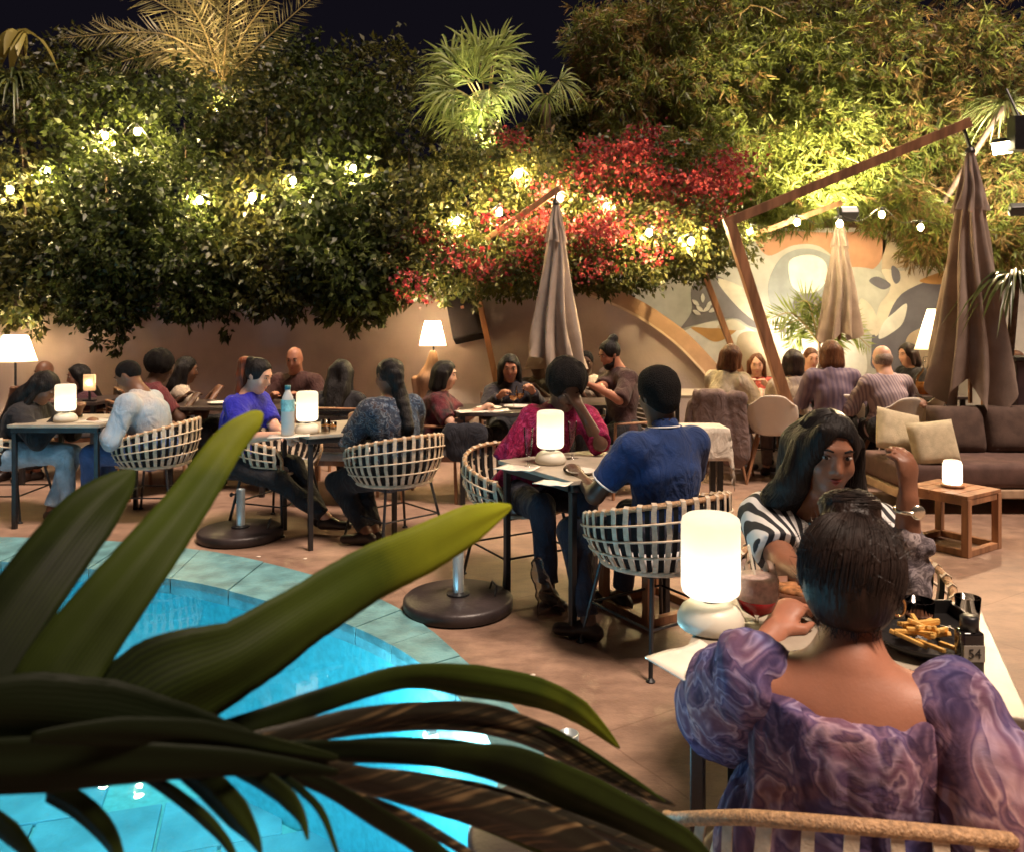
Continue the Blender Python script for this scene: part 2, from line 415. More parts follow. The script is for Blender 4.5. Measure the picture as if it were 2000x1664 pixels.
gnd = obj('terrace_floor', sheet_with_hole([(-70, -25), (70, -25), (70, 110), (-70, 110)], OUTER, 0.0), floor_material()); tag(gnd, kind='structure')
# ---- coping stones
M_COP = mat('coping_stone', (0.125, 0.285, 0.315), 0.42, 0.3, 7, 0.5, 40)
cop = empty('pool_coping', (0, 0, 0)); tag(cop, kind='structure')
nI = len(INNER); per = 4
for a in range(0, nI, per):
    ids = [(a+k) % nI for k in range(per+1)]
    ii = INNER[ids].copy(); oo = OUTER[ids].copy()
    ii += (oo-ii)*-0.06
    for A in (ii, oo):
        A[0] += 0.004*nrm(A[1]-A[0]); A[-1] -= 0.004*nrm(A[-1]-A[-2])
    zt = 0.014+random.uniform(-0.0025, 0.0025); m_ = per+1
    V = [(p[0], p[1], z) for z in (zt, -0.075) for L_ in (ii, oo) for p in L_]
    F = []
    for k in range(per):
        F += [(k, k+1, m_+k+1, m_+k), (2*m_+k+1, 2*m_+k, 3*m_+k, 3*m_+k+1), (k+1, k, 2*m_+k, 2*m_+k+1), (m_+k, m_+k+1, 3*m_+k+1, 3*m_+k)]
    F += [(0, m_, 3*m_, 2*m_), (per, 2*m_+per, 3*m_+per, m_+per)]
    obj('stone', (V, F), M_COP, cop)
# ---- basin, bottom slabs, water
n = nI; PZ = -1.15
wallm = mat('pool_mosaic', (0.08, 0.42, 0.47), 0.4, 0.12, 25)
BI = offset(INNER, -0.005)
bas = obj('pool_basin', (np.array([(p[0], p[1], -0.06) for p in BI]+[(p[0], p[1], PZ) for p in BI]),
                         [(i, i+n, (i+1) % n+n, (i+1) % n) for i in range(n)]+[tuple(range(n, 2*n))]), wallm); tag(bas, kind='structure')
slabm = mat('pool_slab', (0.060, 0.30, 0.40), 0.5, 0.22, 3, 0.4, 25)
def inside(P, x, y):
    c = False; m_ = len(P); j = m_-1
    for i in range(m_):
        if (P[i][1] > y) != (P[j][1] > y) and x < (P[j][0]-P[i][0])*(y-P[i][1])/(P[j][1]-P[i][1])+P[i][0]: c = not c
        j = i
    return c
sh = {}
for i in range(-2, 17):
    for j in range(-2, 14):
        w_ = 0.62 if (i*7+j*3) % 4 else 0.58
        cx, cy = -6.4+i*0.62+(0.31 if j % 2 else 0), 0.4+j*0.47
        ca, sa = math.cos(R(17)), math.sin(R(17)); x, y = -3+(cx+3)*ca-(cy-2.6)*sa, 2.6+(cx+3)*sa+(cy-2.6)*ca
        if not inside(offset(INNER, -0.05), x, y): continue
        if 'm' not in sh:
            s0 = obj('slab', bbox_((0, 0, 0), (0.604, 0.454, 0.03), 0.008), slabm, bas); sh['m'] = s0.data
        else:
            s0 = bpy.data.objects.new('slab', sh['m']); COL.objects.link(s0); s0.parent = bas
        s0.location = (x, y, PZ+0.016+random.uniform(-0.004, 0.004)); s0.rotation_euler = (random.uniform(-.006, .006), random.uniform(-.006, .006), R(17))
def water_material():
    m = bpy.data.materials.new('pool_water'); nt = nodes_of(m); N, L = nt.nodes, nt.links
    out = N.new('ShaderNodeOutputMaterial'); tr = N.new('ShaderNodeBsdfTransparent'); g = N.new('ShaderNodeBsdfGlossy')
    tr.inputs[0].default_value = (0.72, 0.96, 1.0, 1); g.inputs['Roughness'].default_value = 0.015
    fr = N.new('ShaderNodeFresnel'); fr.inputs[0].default_value = 1.33
    tc = N.new('ShaderNodeTexCoord'); nz = N.new('ShaderNodeTexNoise'); nz.inputs['Scale'].default_value = 5; nz.inputs['Detail'].default_value = 3
    L.new(tc.outputs['Object'], nz.inputs['Vector']); bp = N.new('ShaderNodeBump'); bp.inputs['Strength'].default_value = 0.06; bp.inputs['Distance'].default_value = 0.02
    L.new(nz.outputs['Fac'], bp.inputs['Height']); L.new(bp.outputs[0], g.inputs['Normal']); L.new(bp.outputs[0], fr.inputs['Normal'])
    mx = N.new('ShaderNodeMixShader'); L.new(fr.outputs[0], mx.inputs[0]); L.new(tr.outputs[0], mx.inputs[1]); L.new(g.outputs[0], mx.inputs[2])
    L.new(mx.outputs[0], out.inputs[0]); return m
wat = obj('pool_water', (np.array([(p[0], p[1], -0.028) for p in BI]), [tuple(range(n))[::-1]]), water_material()); tag(wat, kind='structure')
if wat.data.polygons[0].normal.z < 0:
    wat.data.flip_normals()
# underwater lamps set in the pool wall
def pool_lamp(p, aim, watts, label, col=(0.50, 0.92, 1.0)):
    p = np.asarray(p, float); t = empty('pool_lamp', p, 0, label, 'pool light', 'underwater lamps')
    d = nrm(np.asarray(aim, float)-p); A = Vector(d).to_track_quat('Z', 'Y').to_matrix()
    A = np.array(A)
    V, F = lathe([(0.075, -0.02), (0.075, 0.012), (0.062, 0.02), (0.058, 0.012)], 20, cap=False); obj('rim', (V @ A.T, F), mat('steel', (0.6, 0.62, 0.64), 0.3, 0.1, metal=1.0), t)
    V, F = lathe([(0.058, 0.008), (0.04, 0.022), (0.001, 0.028)], 20, cap=False); obj('lens', (V @ A.T, F), emis('pool_lens', (0.75, 0.93, 1.0), 14), t, True)
    light_point('lamp_light', d*0.10, watts, col, 0.05, t)
pool_lamp((-0.33, 3.26, -0.24), (-2.5, 2.4, -0.5), 24, 'round underwater pool lamp glowing behind the palm leaf')
pool_lamp((-1.55, 0.93, -0.40), (-2.6, 2.9, -0.6), 60, 'underwater pool lamp in the near pool wall', (0.42, 0.76, 1.0))
pool_lamp((-4.6, 0.87, -0.40), (-3.6, 2.9, -0.6), 56, 'underwater pool lamp in the left pool wall', (0.42, 0.76, 1.0))
# ---- left garden wall with the sweeping curved end
YW = 9.0
M_WALL = mat('mauve_render', (0.47, 0.39, 0.37), 0.85, 0.12, 2.2, 0.25, 35)
cur = spline([W(x, y, YW)[[0, 2]] for x, y in ((1040, 530), (1120, 566), (1190, 592), (1250, 622), (1310, 664), (1352, 704), (1392, 752), (1425, 815), (1446, 880))], 6)
cur = np.vstack([cur, [(cur[-1][0]+0.04, 0.0)]])
poly = [(-9.5, 0.0), (-9.5, 2.35), (cur[0][0]-0.6, 2.35)]+[tuple(p) for p in cur]
wl = obj('garden_wall', prism(poly, YW, YW+0.25), M_WALL); tag(wl, 'mauve rendered garden wall ending in a sweeping curve', 'wall')
tt = np.gradient(cur, axis=0); tt /= np.linalg.norm(tt, axis=1)[:, None]; nn = np.stack([-tt[:, 1], tt[:, 0]], 1)
o1, o2, o3 = cur+nn*0.012, cur+nn*0.17, cur+nn*0.20
for A in (o1, o2, o3): A[-1][1] = 0; A[:, 1] = np.maximum(A[:, 1], 0)
obj('curved_cap', prism([tuple(p) for p in o1]+[tuple(p) for p in o2[::-1]], YW-0.05, YW+0.32), mat('tan_plaster', (0.40, 0.25, 0.16), 0.8, 0.15, 6, 0.2), wl)
obj('cap_edge', prism([tuple(p) for p in (cur-nn*0.012)]+[tuple(p) for p in o1[::-1]], YW-0.058, YW+0.31), mat('cream_paint', (0.66, 0.52, 0.38), 0.7, 0.1), wl)
# ---- mural wall
YM = 10.6
M_MUR = mat('mural_ground', (0.48, 0.47, 0.44), 0.85, 0.12, 3, 0.15, 40)
mw = obj('mural_wall', box((6.0, YM+0.15, 1.36), (14.6, 0.3, 2.72)), M_MUR); tag(mw, 'painted mural wall with big leaves and circles behind the right tables', 'wall')
obj('top_rail', bbox_((6.0, YM-0.02, 2.76), (14.6, 0.1, 0.07), 0.01), mat('dark_wood', (0.07, 0.035, 0.02), 0.5, 0.3, 20), mw)
pc = dict(cream=(0.66, 0.60, 0.50), white=(0.76, 0.74, 0.70), grey=(0.20, 0.185, 0.20), slate=(0.15, 0.145, 0.18), orange=(0.50, 0.26, 0.16), ochre=(0.55, 0.30, 0.11),
          peach=(0.50, 0.40, 0.30), pale=(0.50, 0.50, 0.46), blue=(0.30, 0.32, 0.33))
def paint(col, pts, lv, smooth=True):
    P = np.array([W(x, y, YM)[[0, 2]] for x, y in pts]); P = spline(P, 6, True) if smooth else P
    obj('painted_shape', (np.array([(x, YM-0.002-0.003*lv, z) for x, z in P]+[(x, YM-0.0005, z) for x, z in P]),
        [tuple(range(len(P)))]+[(i, i+len(P), (i+1) % len(P)+len(P), (i+1) % len(P)) for i in range(len(P))]), mat('mural_'+col, pc[col], 0.8, 0.1, 6), mw)
paint('orange', [(1475, 462), (1530, 452), (1610, 455), (1722, 458), (1724, 500), (1700, 528), (1650, 520), (1600, 482), (1550, 480), (1500, 500)], 1)
paint('peach', [(1724, 460), (1800, 460), (1850, 462), (1846, 486), (1790, 520), (1722, 528)], 1, False)
paint('blue', [(1500, 560), (1530, 500), (1590, 488), (1660, 530), (1680, 600), (1640, 640), (1580, 610), (1520, 620)], 1)
paint('pale', [(1640, 530), (1715, 530), (1730, 570), (1700, 640), (1650, 610)], 2)
paint('white', [(1540, 515), (1560, 501), (1590, 500), (1612, 515), (1614, 545), (1598, 568), (1568, 573), (1546, 558)], 3)
paint('grey', [(1555, 580), (1585, 575), (1605, 595), (1595, 625), (1565, 628), (1548, 605)], 3)
paint('cream', [(1850, 488), (1805, 518), (1760, 530), (1722, 528), (1738, 565), (1716, 600), (1708, 655), (1725, 640), (1760, 575), (1850, 530)], 3)
paint('slate', [(1702, 690), (1706, 640), (1722, 605), (1755, 570), (1800, 546), (1905, 528), (1905, 720), (1800, 725), (1710, 722)], 2)
paint('ochre', [(1795, 550), (1820, 538), (1850, 530), (1852, 552), (1825, 556)], 4)
paint('slate', [(1697, 550), (1712, 541), (1734, 552), (1738, 560), (1722, 566)], 4)
paint('slate', [(1742, 520), (1755, 530), (1757, 548), (1748, 555), (1741, 540)], 4)
paint('white', [(1716, 662), (1724, 632), (1745, 612), (1770, 594), (1763, 630), (1742, 650)], 4)
paint('cream', [(1680, 585), (1700, 598), (1714, 630), (1706, 655), (1690, 640), (1676, 620)], 4)
paint('peach', [(1768, 670), (1790, 645), (1840, 640), (1850, 725), (1780, 725)], 4)
paint('pale', [(1180, 580), (1240, 585), (1362, 560), (1352, 610), (1310, 655), (1240, 630)], 1)
paint('grey', [(1352, 560), (1400, 540), (1440, 570), (1500, 620), (1540, 650), (1470, 640), (1430, 622), (1340, 640), (1322, 650), (1350, 610)], 2)
paint('cream', [(1400, 545), (1470, 575), (1520, 640), (1500, 646), (1440, 600)], 3)
paint('white', [(1322, 660), (1352, 640), (1400, 628), (1460, 640), (1520, 690), (1450, 720), (1370, 720), (1340, 690)], 3)
paint('ochre', [(1350, 640), (1390, 642), (1440, 640), (1420, 660), (1395, 668), (1370, 655)], 4)
paint('cream', [(1400, 640), (1430, 624), (1455, 640), (1440, 646)], 5)
paint('peach', [(1440, 660), (1480, 650), (1530, 690), (1520, 730), (1450, 730)], 4)
paint('white', [(1560, 700), (1600, 660), (1660, 650), (1690, 690), (1680, 740), (1580, 740)], 3)
for k, (x, y) in enumerate(((1358, 592), (1366, 604), (1360, 611), (1386, 594), (1380, 604), (1392, 606), (1372, 583))):
    a = R((-50, -50, -60, 50, 50, 60, 0)[k])
    paint('white', [(x+math.sin(a+t)*(9 if abs(math.cos(t)) > 0.5 else 4), y-math.cos(a+t)*(9 if abs(math.cos(t)) > 0.5 else 4)) for t in (0, R(90), R(180), R(270))], 6)
# ---- raised planting beds behind the walls, ground behind
M_SOIL = mat('soil', (0.03, 0.022, 0.015), 0.95, 0.4, 12, 0.6)
b1 = obj('planting_bed', box((-4.9, 11.75, 1.10), (11.6, 4.95, 2.2)), M_SOIL); tag(b1, kind='structure')
b2 = obj('planting_bed', box((6.4, 13.6, 1.25), (13.4, 5.3, 2.5)), M_SOIL); tag(b2, kind='structure')
# ================================================================== FURNITURE
M_BLK = mat('black_metal', (0.012, 0.012, 0.014), 0.38, 0.3, 20, spec=0.5)
M_RAT = mat('pale_rattan', (0.56, 0.45, 0.33), 0.55, 0.22, 30, 0.3, 150)
M_CANE = mat('wrapped_cane', (0.42, 0.25, 0.13), 0.45, 0.35, 120, 0.6, 220)
M_CUSH = mat('grey_cushion', (0.46, 0.44, 0.43), 0.9, 0.1, 20, 0.3, 200)
M_WOOD = mat('teak', (0.27, 0.130, 0.065), 0.5, 0.35, 14, 0.25, 60, stretch=(1, 1, 0.12))
M_TOP = mat('stone_top', (0.35, 0.30, 0.235), 0.35, 0.14, 9, 0.05, 90)
def slat_strip(path, out, w, th):
    path = np.asarray(path); m_ = len(path); V = []
    T = np.gradient(path, axis=0)
    for i in range(m_):
        t = nrm(T[i]); o = nrm(out[i]-t*np.dot(out[i], t)); s = np.cross(t, o)
        for a, b in ((-1, -1), (1, -1), (1, 1), (-1, 1)): V.append(path[i]+s*a*w/2+o*b*th/2)
    F = [(4*i+k, 4*i+(k+1) % 4, 4*i+4+(k+1) % 4, 4*i+4+k) for i in range(m_-1) for k in range(4)]
    F += [(3, 2, 1, 0), tuple(4*(m_-1)+k for k in range(4))]
    return np.array(V), F
M_STRAP = mat('black_strap', (0.010, 0.009, 0.009), 0.8, 0.3, 40, spec=0.2)
def rattan_chair(back_only=False):
    t = empty('rattan_armchair', (0, 0, 0))
    def zn(a):
        ca, sa = math.cos(-R(19)), math.sin(-R(19)); lx, ly = 0.34*math.sin(a), -0.32*math.cos(a)
        X_, Y_ = 0.615+lx*ca-ly*sa, 1.495+lx*sa+ly*ca; px = 1000+X_*FPX/Y_
        return HCAM-(1600+max(0, px-1450)*0.09-HORIZ)*Y_/FPX
    ztop = zn if back_only else (lambda a: 0.565+0.175*((1+math.cos(a))/2)**0.9)
    def P(a, u):
        r = 0.245+0.085*u**0.8+0.022*math.sin(math.pi*u); rb = 0.235+0.075*u**0.8+0.022*math.sin(math.pi*u)
        return np.array((r*math.sin(a), -rb*math.cos(a), 0.415+(ztop(a)-0.415)*u))
    N_ = 13 if back_only else 25; AM = R(66 if back_only else 126)
    for i in range(N_):
        a = -AM+2*AM*i/(N_-1); o = np.array((math.sin(a), -math.cos(a), 0))
        us = [0, 0.2, 0.4, 0.6, 0.8, 0.95]; pts = [P(a, u)+o*0.013 for u in us]; e = P(a, 1)
        jit = random.Random(i)
        if back_only: pts[-1] = e+o*0.004-UP*0.006; outs = [o]*6
        else: pts += [e+o*0.012+UP*0.008, e+UP*0.016, e-o*0.014+UP*0.004]; outs = [o]*6+[o+UP*0.5, UP, UP-o]
        pts = [q+np.array((math.cos(a), math.sin(a), 0))*jit.uniform(-0.003, 0.003) for q in pts]
        obj('slat', slat_strip(pts, outs, jit.uniform(0.019, 0.025), 0.003), M_RAT, t)
        if i < N_-1 and not back_only:      # black strap between two cane straps
            a2 = a+AM/(N_-1); o2 = np.array((math.sin(a2), -math.cos(a2), 0)); obj('black_strap', slat_strip([P(a2, u)+o2*0.004 for u in (0, 0.2, 0.4, 0.6, 0.8, 0.97)], [o2]*6, jit.uniform(0.020, 0.027), 0.003), M_STRAP, t)
    angs = np.linspace(-AM, AM, 41)
    for u in (0.27, 0.52, 0.77):
        obj('woven_ring', tube([P(a, u)-np.array((math.sin(a), -math.cos(a), 0))*-0.019 for a in angs], 0.0055, 6), M_RAT, t, True)
    rim = [P(a, 1) for a in angs]
    p0, p1 = rim[0], rim[-1]; d0 = P(-AM, 0)+np.array((0, 0.05, -0.005)); d1 = P(AM, 0)+np.array((0, 0.05, -0.005))
    if back_only: rim = [d0, (d0+p0)/2+np.array((0, 0.01, 0.0))]+rim+[(d1+p1)/2+np.array((0, 0.01, 0.0)), d1]
    else: rim = [d0, (d0+p0)/2+np.array((0, 0.035, 0.02))]+rim+[(d1+p1)/2+np.array((0, 0.035, 0.02)), d1]
    rp = spline(rim, 2); obj('rim', tube(rp, 0.0125, 8), M_CANE, t, True)
    an = np.linspace(0, 2*math.pi, 37)
    obj('seat_ring', tube([(0.258*math.sin(a), -0.248*math.cos(a), 0.415) for a in an], 0.012, 8, False), M_RAT, t, True)
    obj('seat_cushion', lathe([(0.001, 0.405), (0.20, 0.405), (0.232, 0.417), (0.24, 0.437), (0.232, 0.458), (0.2, 0.469), (0.001, 0.473)], 30), M_CUSH, t, True)
    top = [(sx*0.18, sy*0.17, 0.40) for sx, sy in ((-1, -1), (1, -1), (1, 1), (-1, 1))]; ft = [(sx*0.25, sy*0.24, 0.0) for sx, sy in ((-1, -1), (1, -1), (1, 1), (-1, 1))]
    mid = []
    for a, b in zip(top, ft):
        a, b = np.array(a), np.array(b); mid.append(a+(b-a)*0.52)
        obj('leg', cat([tube([a, b+UP*0.006], [0.0095, 0.0095], 8), lathe([(0.02, 0), (0.02, 0.005), (0.009, 0.016)], 10, b)]), M_BLK, t)
    for k in range(4): obj('stretcher', tube([mid[k], mid[(k+1) % 4]], 0.006, 6), M_BLK, t)
    obj('under_frame', tube([np.array(q) for q in top+[top[0]]], 0.008, 6), M_BLK, t)
    return t
def sq_table(w=0.66, h=0.75, topm=None):
    t = empty('dining_table', (0, 0, 0))
    obj('tabletop', bbox_((0, 0, h-0.011), (w, w, 0.022), 0.004), topm or M_TOP, t)
    obj('apron', cat([box((0, s*(w/2-0.02), h-0.04), (w-0.04, 0.02, 0.034)) for s in (-1, 1)]+[box((s*(w/2-0.02), 0, h-0.04), (0.02, w-0.08, 0.034)) for s in (-1, 1)]), M_BLK, t)
    for sx in (-1, 1):
        for sy in (-1, 1): obj('leg', bbox_((sx*(w/2-0.035), sy*(w/2-0.035), (h-0.06)/2), (0.03, 0.03, h-0.06), 0.003), M_BLK, t)
    return t
CHAIR0 = rattan_chair(); TABLE0 = sq_table(); used = {}
def place(proto, key, loc, rz, label, cat_, group):
    if key in used: o = copy_tree(proto)
    else: o = proto; used[key] = 1
    o.location = tuple(loc); o.rotation_euler = (0, 0, rz); ORG[o] = np.asarray(loc, float)
    o['label'] = label; o['category'] = cat_; o['group'] = group; return o
GC, GT = 'pale rattan basket armchairs', 'square black legged dining tables'
def chair(x, y, phi, label): return place(CHAIR0, 'c', (x, y, 0), -R(phi), label, 'chair', GC)
def table(x, y, phi, label): return place(TABLE0, 't', (x, y, 0), -R(phi), label, 'table', GT)
table(0.80, 1.92, 23, 'nearest square table with a big lamp and fries before the purple dress')
nc = rattan_chair(True); nc.location = (0.615, 1.495, 0); nc.rotation_euler = (0, 0, -R(19)); tag(nc, 'rattan chair with wrapped cane rim under the woman in the purple dress', 'chair')
table(0.38, 4.15, 328, 'square table with white lamp between the blue polo man and the maroon shirt')
chair(0.66, 3.63, 328, 'rattan armchair under the man in the blue polo shirt')
chair(0.05, 4.62, 150, 'rattan armchair under the person in the maroon shirt')
chair(1.05, 2.56, 203, 'rattan armchair under the smiling woman in the striped top')
table(-1.22, 5.58, 328, 'square table with tall bottle and lamp beside the royal blue top')
chair(-0.80, 5.40, 318, 'rattan armchair under the woman in the feather print jacket')
chair(-1.72, 5.82, 112, 'rattan armchair under the woman in the royal blue top')
table(-3.28, 6.0, 0, 'square table with lamp and menu at the left edge')
chair(-2.72, 6.05, 272, 'rattan armchair under the man in the pale denim shirt')
chair(-3.88, 6.1, 88, 'rattan armchair under the long haired woman in black at the left edge')
# ---- round parasol feet by the pool
def base_foot(x, y, label):
    t = empty('parasol_base', (x, y, 0), 0, label, 'parasol base', 'round parasol bases by the pool')
    obj('disc', lathe([(0.27, 0.0), (0.285, 0.012), (0.285, 0.055), (0.27, 0.068), (0.10, 0.075), (0.001, 0.075)], 40), mat('dark_base', (0.03, 0.022, 0.022), 0.42, 0.35, 9, 0.15), t, True)
    sl = obj('sleeve', lathe([(0.029, 0.07), (0.029, 0.335), (0.026, 0.337), (0.026, 0.2)], 20, cap=False), mat('pale_steel', (0.62, 0.70, 0.72), 0.28, 0.08, metal=0.7), t, True)
    obj('flange', lathe([(0.06, 0.074), (0.06, 0.084), (0.034, 0.09)], 20), M_BLK, t)
    obj('knob', cat([tube([(-0.028, 0.0, 0.30), (-0.055, -0.01, 0.30)], 0.006, 8), ellip((-0.06, -0.012, 0.30), (0.012, 0.016, 0.016), 10, 6)]), M_BLK, t)
    obj('handle', tube([(0.16, 0.1, 0.07), (0.175, 0.1, 0.11), (0.20, 0.02, 0.11), (0.19, -0.02, 0.07)], 0.006, 6), M_BLK, t)
p = G(470, 1050); base_foot(p[0], p[1], 'round black parasol base by the far pool edge, left')
p = G(895, 1188); base_foot(p[0], p[1], 'round black parasol base beside the pool corner, centre')
base_foot(0.16, 2.24, 'parasol base with only its steel sleeve showing past a palm leaf tip')
# ---- low teak side tables
def side_table(x, y, rz, w, h, label):
    t = empty('side_table', (x, y, 0), rz, label, 'side table', 'low teak side tables')
    for k in range(5): obj('plank', bbox_((0, (k-2)*w/5*0.995, h-0.012), (w, w/5-0.006, 0.024), 0.003), M_WOOD, t)
    for sx in (-1, 1):
        for sy in (-1, 1): obj('leg', bbox_((sx*(w/2-0.022), sy*(w/2-0.022), (h-0.025)/2), (0.045, 0.045, h-0.025), 0.004), M_WOOD, t)
    for s in (-1, 1):
        obj('rail', bbox_((0, s*(w/2-0.022), h-0.045), (w-0.09, 0.03, 0.04), 0.003), M_WOOD, t); obj('rail', bbox_((s*(w/2-0.022), 0, h-0.045), (0.03, w-0.09, 0.04), 0.003), M_WOOD, t)
        obj('foot_rail', bbox_((0, s*(w/2-0.022), 0.022), (w-0.09, 0.04, 0.04), 0.003), M_WOOD, t); obj('foot_rail', bbox_((s*(w/2-0.022), 0, 0.022), (0.04, w-0.09, 0.04), 0.003), M_WOOD, t)
side_table(2.93, 5.28, R(33), 0.42, 0.39, 'low teak side table with a glowing lamp beside the sofa')
side_table(0.73, 4.12, R(30), 0.40, 0.37, 'low teak side table mostly hidden behind the blue polo chair')
# ---- sofa
sx0, sx1, sy0 = 2.98, 5.83, 6.1
sf = empty('sofa', (4.0, sy0+0.4, 0), 0, 'long brown outdoor sofa with dark back cushions at the right', 'sofa')
M_SOF = mat('brown_canvas', (0.085, 0.052, 0.04), 0.9, 0.2, 12, 0.3, 180); M_SOF2 = mat('brown_seat', (0.10, 0.055, 0.045), 0.85, 0.2, 10, 0.3, 160)
obj('frame', cat([bbox_(((sx0+sx1)/2, sy0+0.4, 0.16), (sx1-sx0, 0.8, 0.07), 0.01), bbox_(((sx0+0.5+sx1)/2, sy0+0.82, 0.35), (sx1-sx0-0.5, 0.06, 0.5), 0.01)]), mat('pale_wood', (0.42, 0.29, 0.19), 0.6, 0.2, 12), sf, world=True)
for x in (sx0+0.15, 4.15, sx1-0.2): obj('leg', box((x, sy0+0.1, 0.065), (0.07, 0.07, 0.13)), MATS['pale_wood'], sf, world=True)
for k in range(2): obj('seat_cushion', bbox_((sx0+0.71+k*1.42, sy0+0.37, 0.295), (1.40, 0.74, 0.19), 0.045), M_SOF2, sf, True, world=True)
for k in range(6):
    V, F = pillow((0.46, 0.24, 0.42)); a = R(-14); V = V @ np.array([[1, 0, 0], [0, math.cos(a), math.sin(a)], [0, -math.sin(a), math.cos(a)]])
    obj('back_cushion', (V+np.array((sx0+0.80+k*0.43, sy0+0.66, 0.565+random.uniform(-.01, .01))), F), M_SOF, sf, True, world=True)
M_PIL = mat('beige_linen', (0.50, 0.42, 0.28), 0.9, 0.12, 20, 0.4, 160)
for (x, y, z, rx, rz, ry), lb in (((3.12, 6.42, 0.60, -20, 8, 14), 'beige throw pillow standing at the sofa arm behind the other'), ((3.29, 6.20, 0.54, -16, -4, -6), 'beige square throw pillow leaning in front on the sofa')):
    V, F = pillow((0.36, 0.15, 0.34)); M3 = np.array(Matrix.Rotation(R(rz), 3, 'Z') @ Matrix.Rotation(R(rx), 3, 'X') @ Matrix.Rotation(R(ry), 3, 'Y'))
    o = obj('throw_pillow', (V @ M3.T+np.array((x, y, z)), F), M_PIL, None, True, loc=(x, y, z-0.17)); tag(o, lb, 'pillow', 'beige throw pillows')
o = empty('service_cabinet', (4.55, 7.0, 0), 0, 'dark brown cabinet panel at the right edge behind the sofa', 'cabinet')
obj('body', bbox_((4.75, 7.15, 0.58), (0.62, 0.35, 1.12), 0.012), mat('plum_panel', (0.055, 0.03, 0.033), 0.6, 0.2), o, world=True)
obj('top', bbox_((4.75, 7.15, 1.155), (0.66, 0.39, 0.03), 0.006), M_BLK, o, world=True)
# ---- white shell chairs
M_SHELL = mat('cream_shell', (0.78, 0.70, 0.60), 0.5, 0.06, 4)
def shell_chair():
    t = empty('shell_chair', (0, 0, 0))
    V = []; nu, nv = 18, 15
    for i in range(nu+1):
        u = i/nu
        for j in range(nv+1):
            v = 2*j/nv-1
            if u < 0.45:
                q = u/0.45; y = 0.22-0.40*q; z = 0.45-0.02*math.sin(q*math.pi)+0.02*(1-q)*-1; hw = 0.20+0.03*q
            else:
                q = (u-0.45)/0.55; y = -0.18-0.10*q**1.2; z = 0.45+0.37*q; hw = 0.235-0.045*q**3
            if u >= 0.45:
                q = (u-0.45)/0.55; y += 0.075*abs(v)**2.2*(1-0.2*q)
            z += (0.12*math.sin(min(1, u/0.75)*math.pi)**2+0.01)*abs(v)**3.5
            rc = 1-0.25*max(0, abs(v)-0.5)*max(0, u-0.85)*8
            if u > 0.85: z -= 0.10*abs(v)**3*((u-0.85)/0.15)
            V.append((hw*v*rc, y, z))
    F = [(i*(nv+1)+j, i*(nv+1)+j+1, (i+1)*(nv+1)+j+1, (i+1)*(nv+1)+j) for i in range(nu) for j in range(nv)]
    sh_ = obj('shell', (V, F), M_SHELL, t, True); md = sh_.modifiers.new('thick', 'SOLIDIFY'); md.thickness = 0.012
    md = sh_.modifiers.new('smooth', 'SUBSURF'); md.levels = 1; md.render_levels = 1
    for sx in (-1, 1):
        for sy in (-1, 1): obj('leg', tube([(sx*0.12, sy*0.11, 0.42), (sx*0.23, sy*0.22, 0.0)], [0.017, 0.011], 8), M_WOOD, t)
    obj('brace', cat([tube([(0.15, 0.14, 0.3), (-0.15, -0.14, 0.3)], 0.005, 6), tube([(-0.15, 0.14, 0.295), (0.15, -0.14, 0.295)], 0.005, 6)]), M_BLK, t)
    return t
SHELL0 = shell_chair()
def shell(x, y, phi, label): return place(SHELL0, 's', (x, y, 0), -R(phi), label, 'chair', 'cream shell chairs with wooden legs')
shell(2.03, 7.55, 25, 'cream shell chair with a grey jacket hung on its back')
shell(2.42, 7.40, 15, 'cream shell chair under the dark haired guest in cream')
shell(3.05, 7.5, 5, 'cream shell chair under the guest in the violet checked jacket')
shell(3.42, 7.2, 345, 'cream shell chair under the balding man in the striped shirt')
shell(3.85, 7.6, 320, 'empty cream shell chair right of the striped shirt man')
# ---- dark woven armchairs for the back rows
M_WEAVE = mat('dark_weave', (0.05, 0.03, 0.022), 0.7, 0.4, 60, 0.6, 150, stretch=(1, 1, 3))
def arm_chair():
    t = empty('woven_armchair', (0, 0, 0))
    obj('seat', bbox_((0, 0, 0.41), (0.50, 0.48, 0.07), 0.02), M_CUSH, t, True)
    obj('back_frame', tube([(-0.25, -0.22, 0.0), (-0.26, -0.27, 0.80), (0.26, -0.27, 0.80), (0.25, -0.22, 0.0)], 0.016, 8), M_WOOD, t)
    for k in range(8): obj('slat', bbox_((0, -0.263, 0.47+k*0.042), (0.50, 0.012, 0.03), 0.003), M_WEAVE, t)
    for s in (-1, 1):
        obj('arm', tube([(s*0.26, -0.26, 0.63), (s*0.27, 0.20, 0.63), (s*0.27, 0.22, 0.0)], 0.014, 8), M_WOOD, t)
    obj('seat_rail', cat([box((0, s*0.22, 0.36), (0.5, 0.03, 0.04)) for s in (-1, 1)]+[box((s*0.25, 0, 0.36), (0.03, 0.41, 0.04)) for s in (-1, 1)]), M_WOOD, t)
    return t
ARM0 = arm_chair()
def armc(x, y, phi, label): return place(ARM0, 'a', (x, y, 0), -R(phi), label, 'chair', 'dark woven armchairs by the wall')
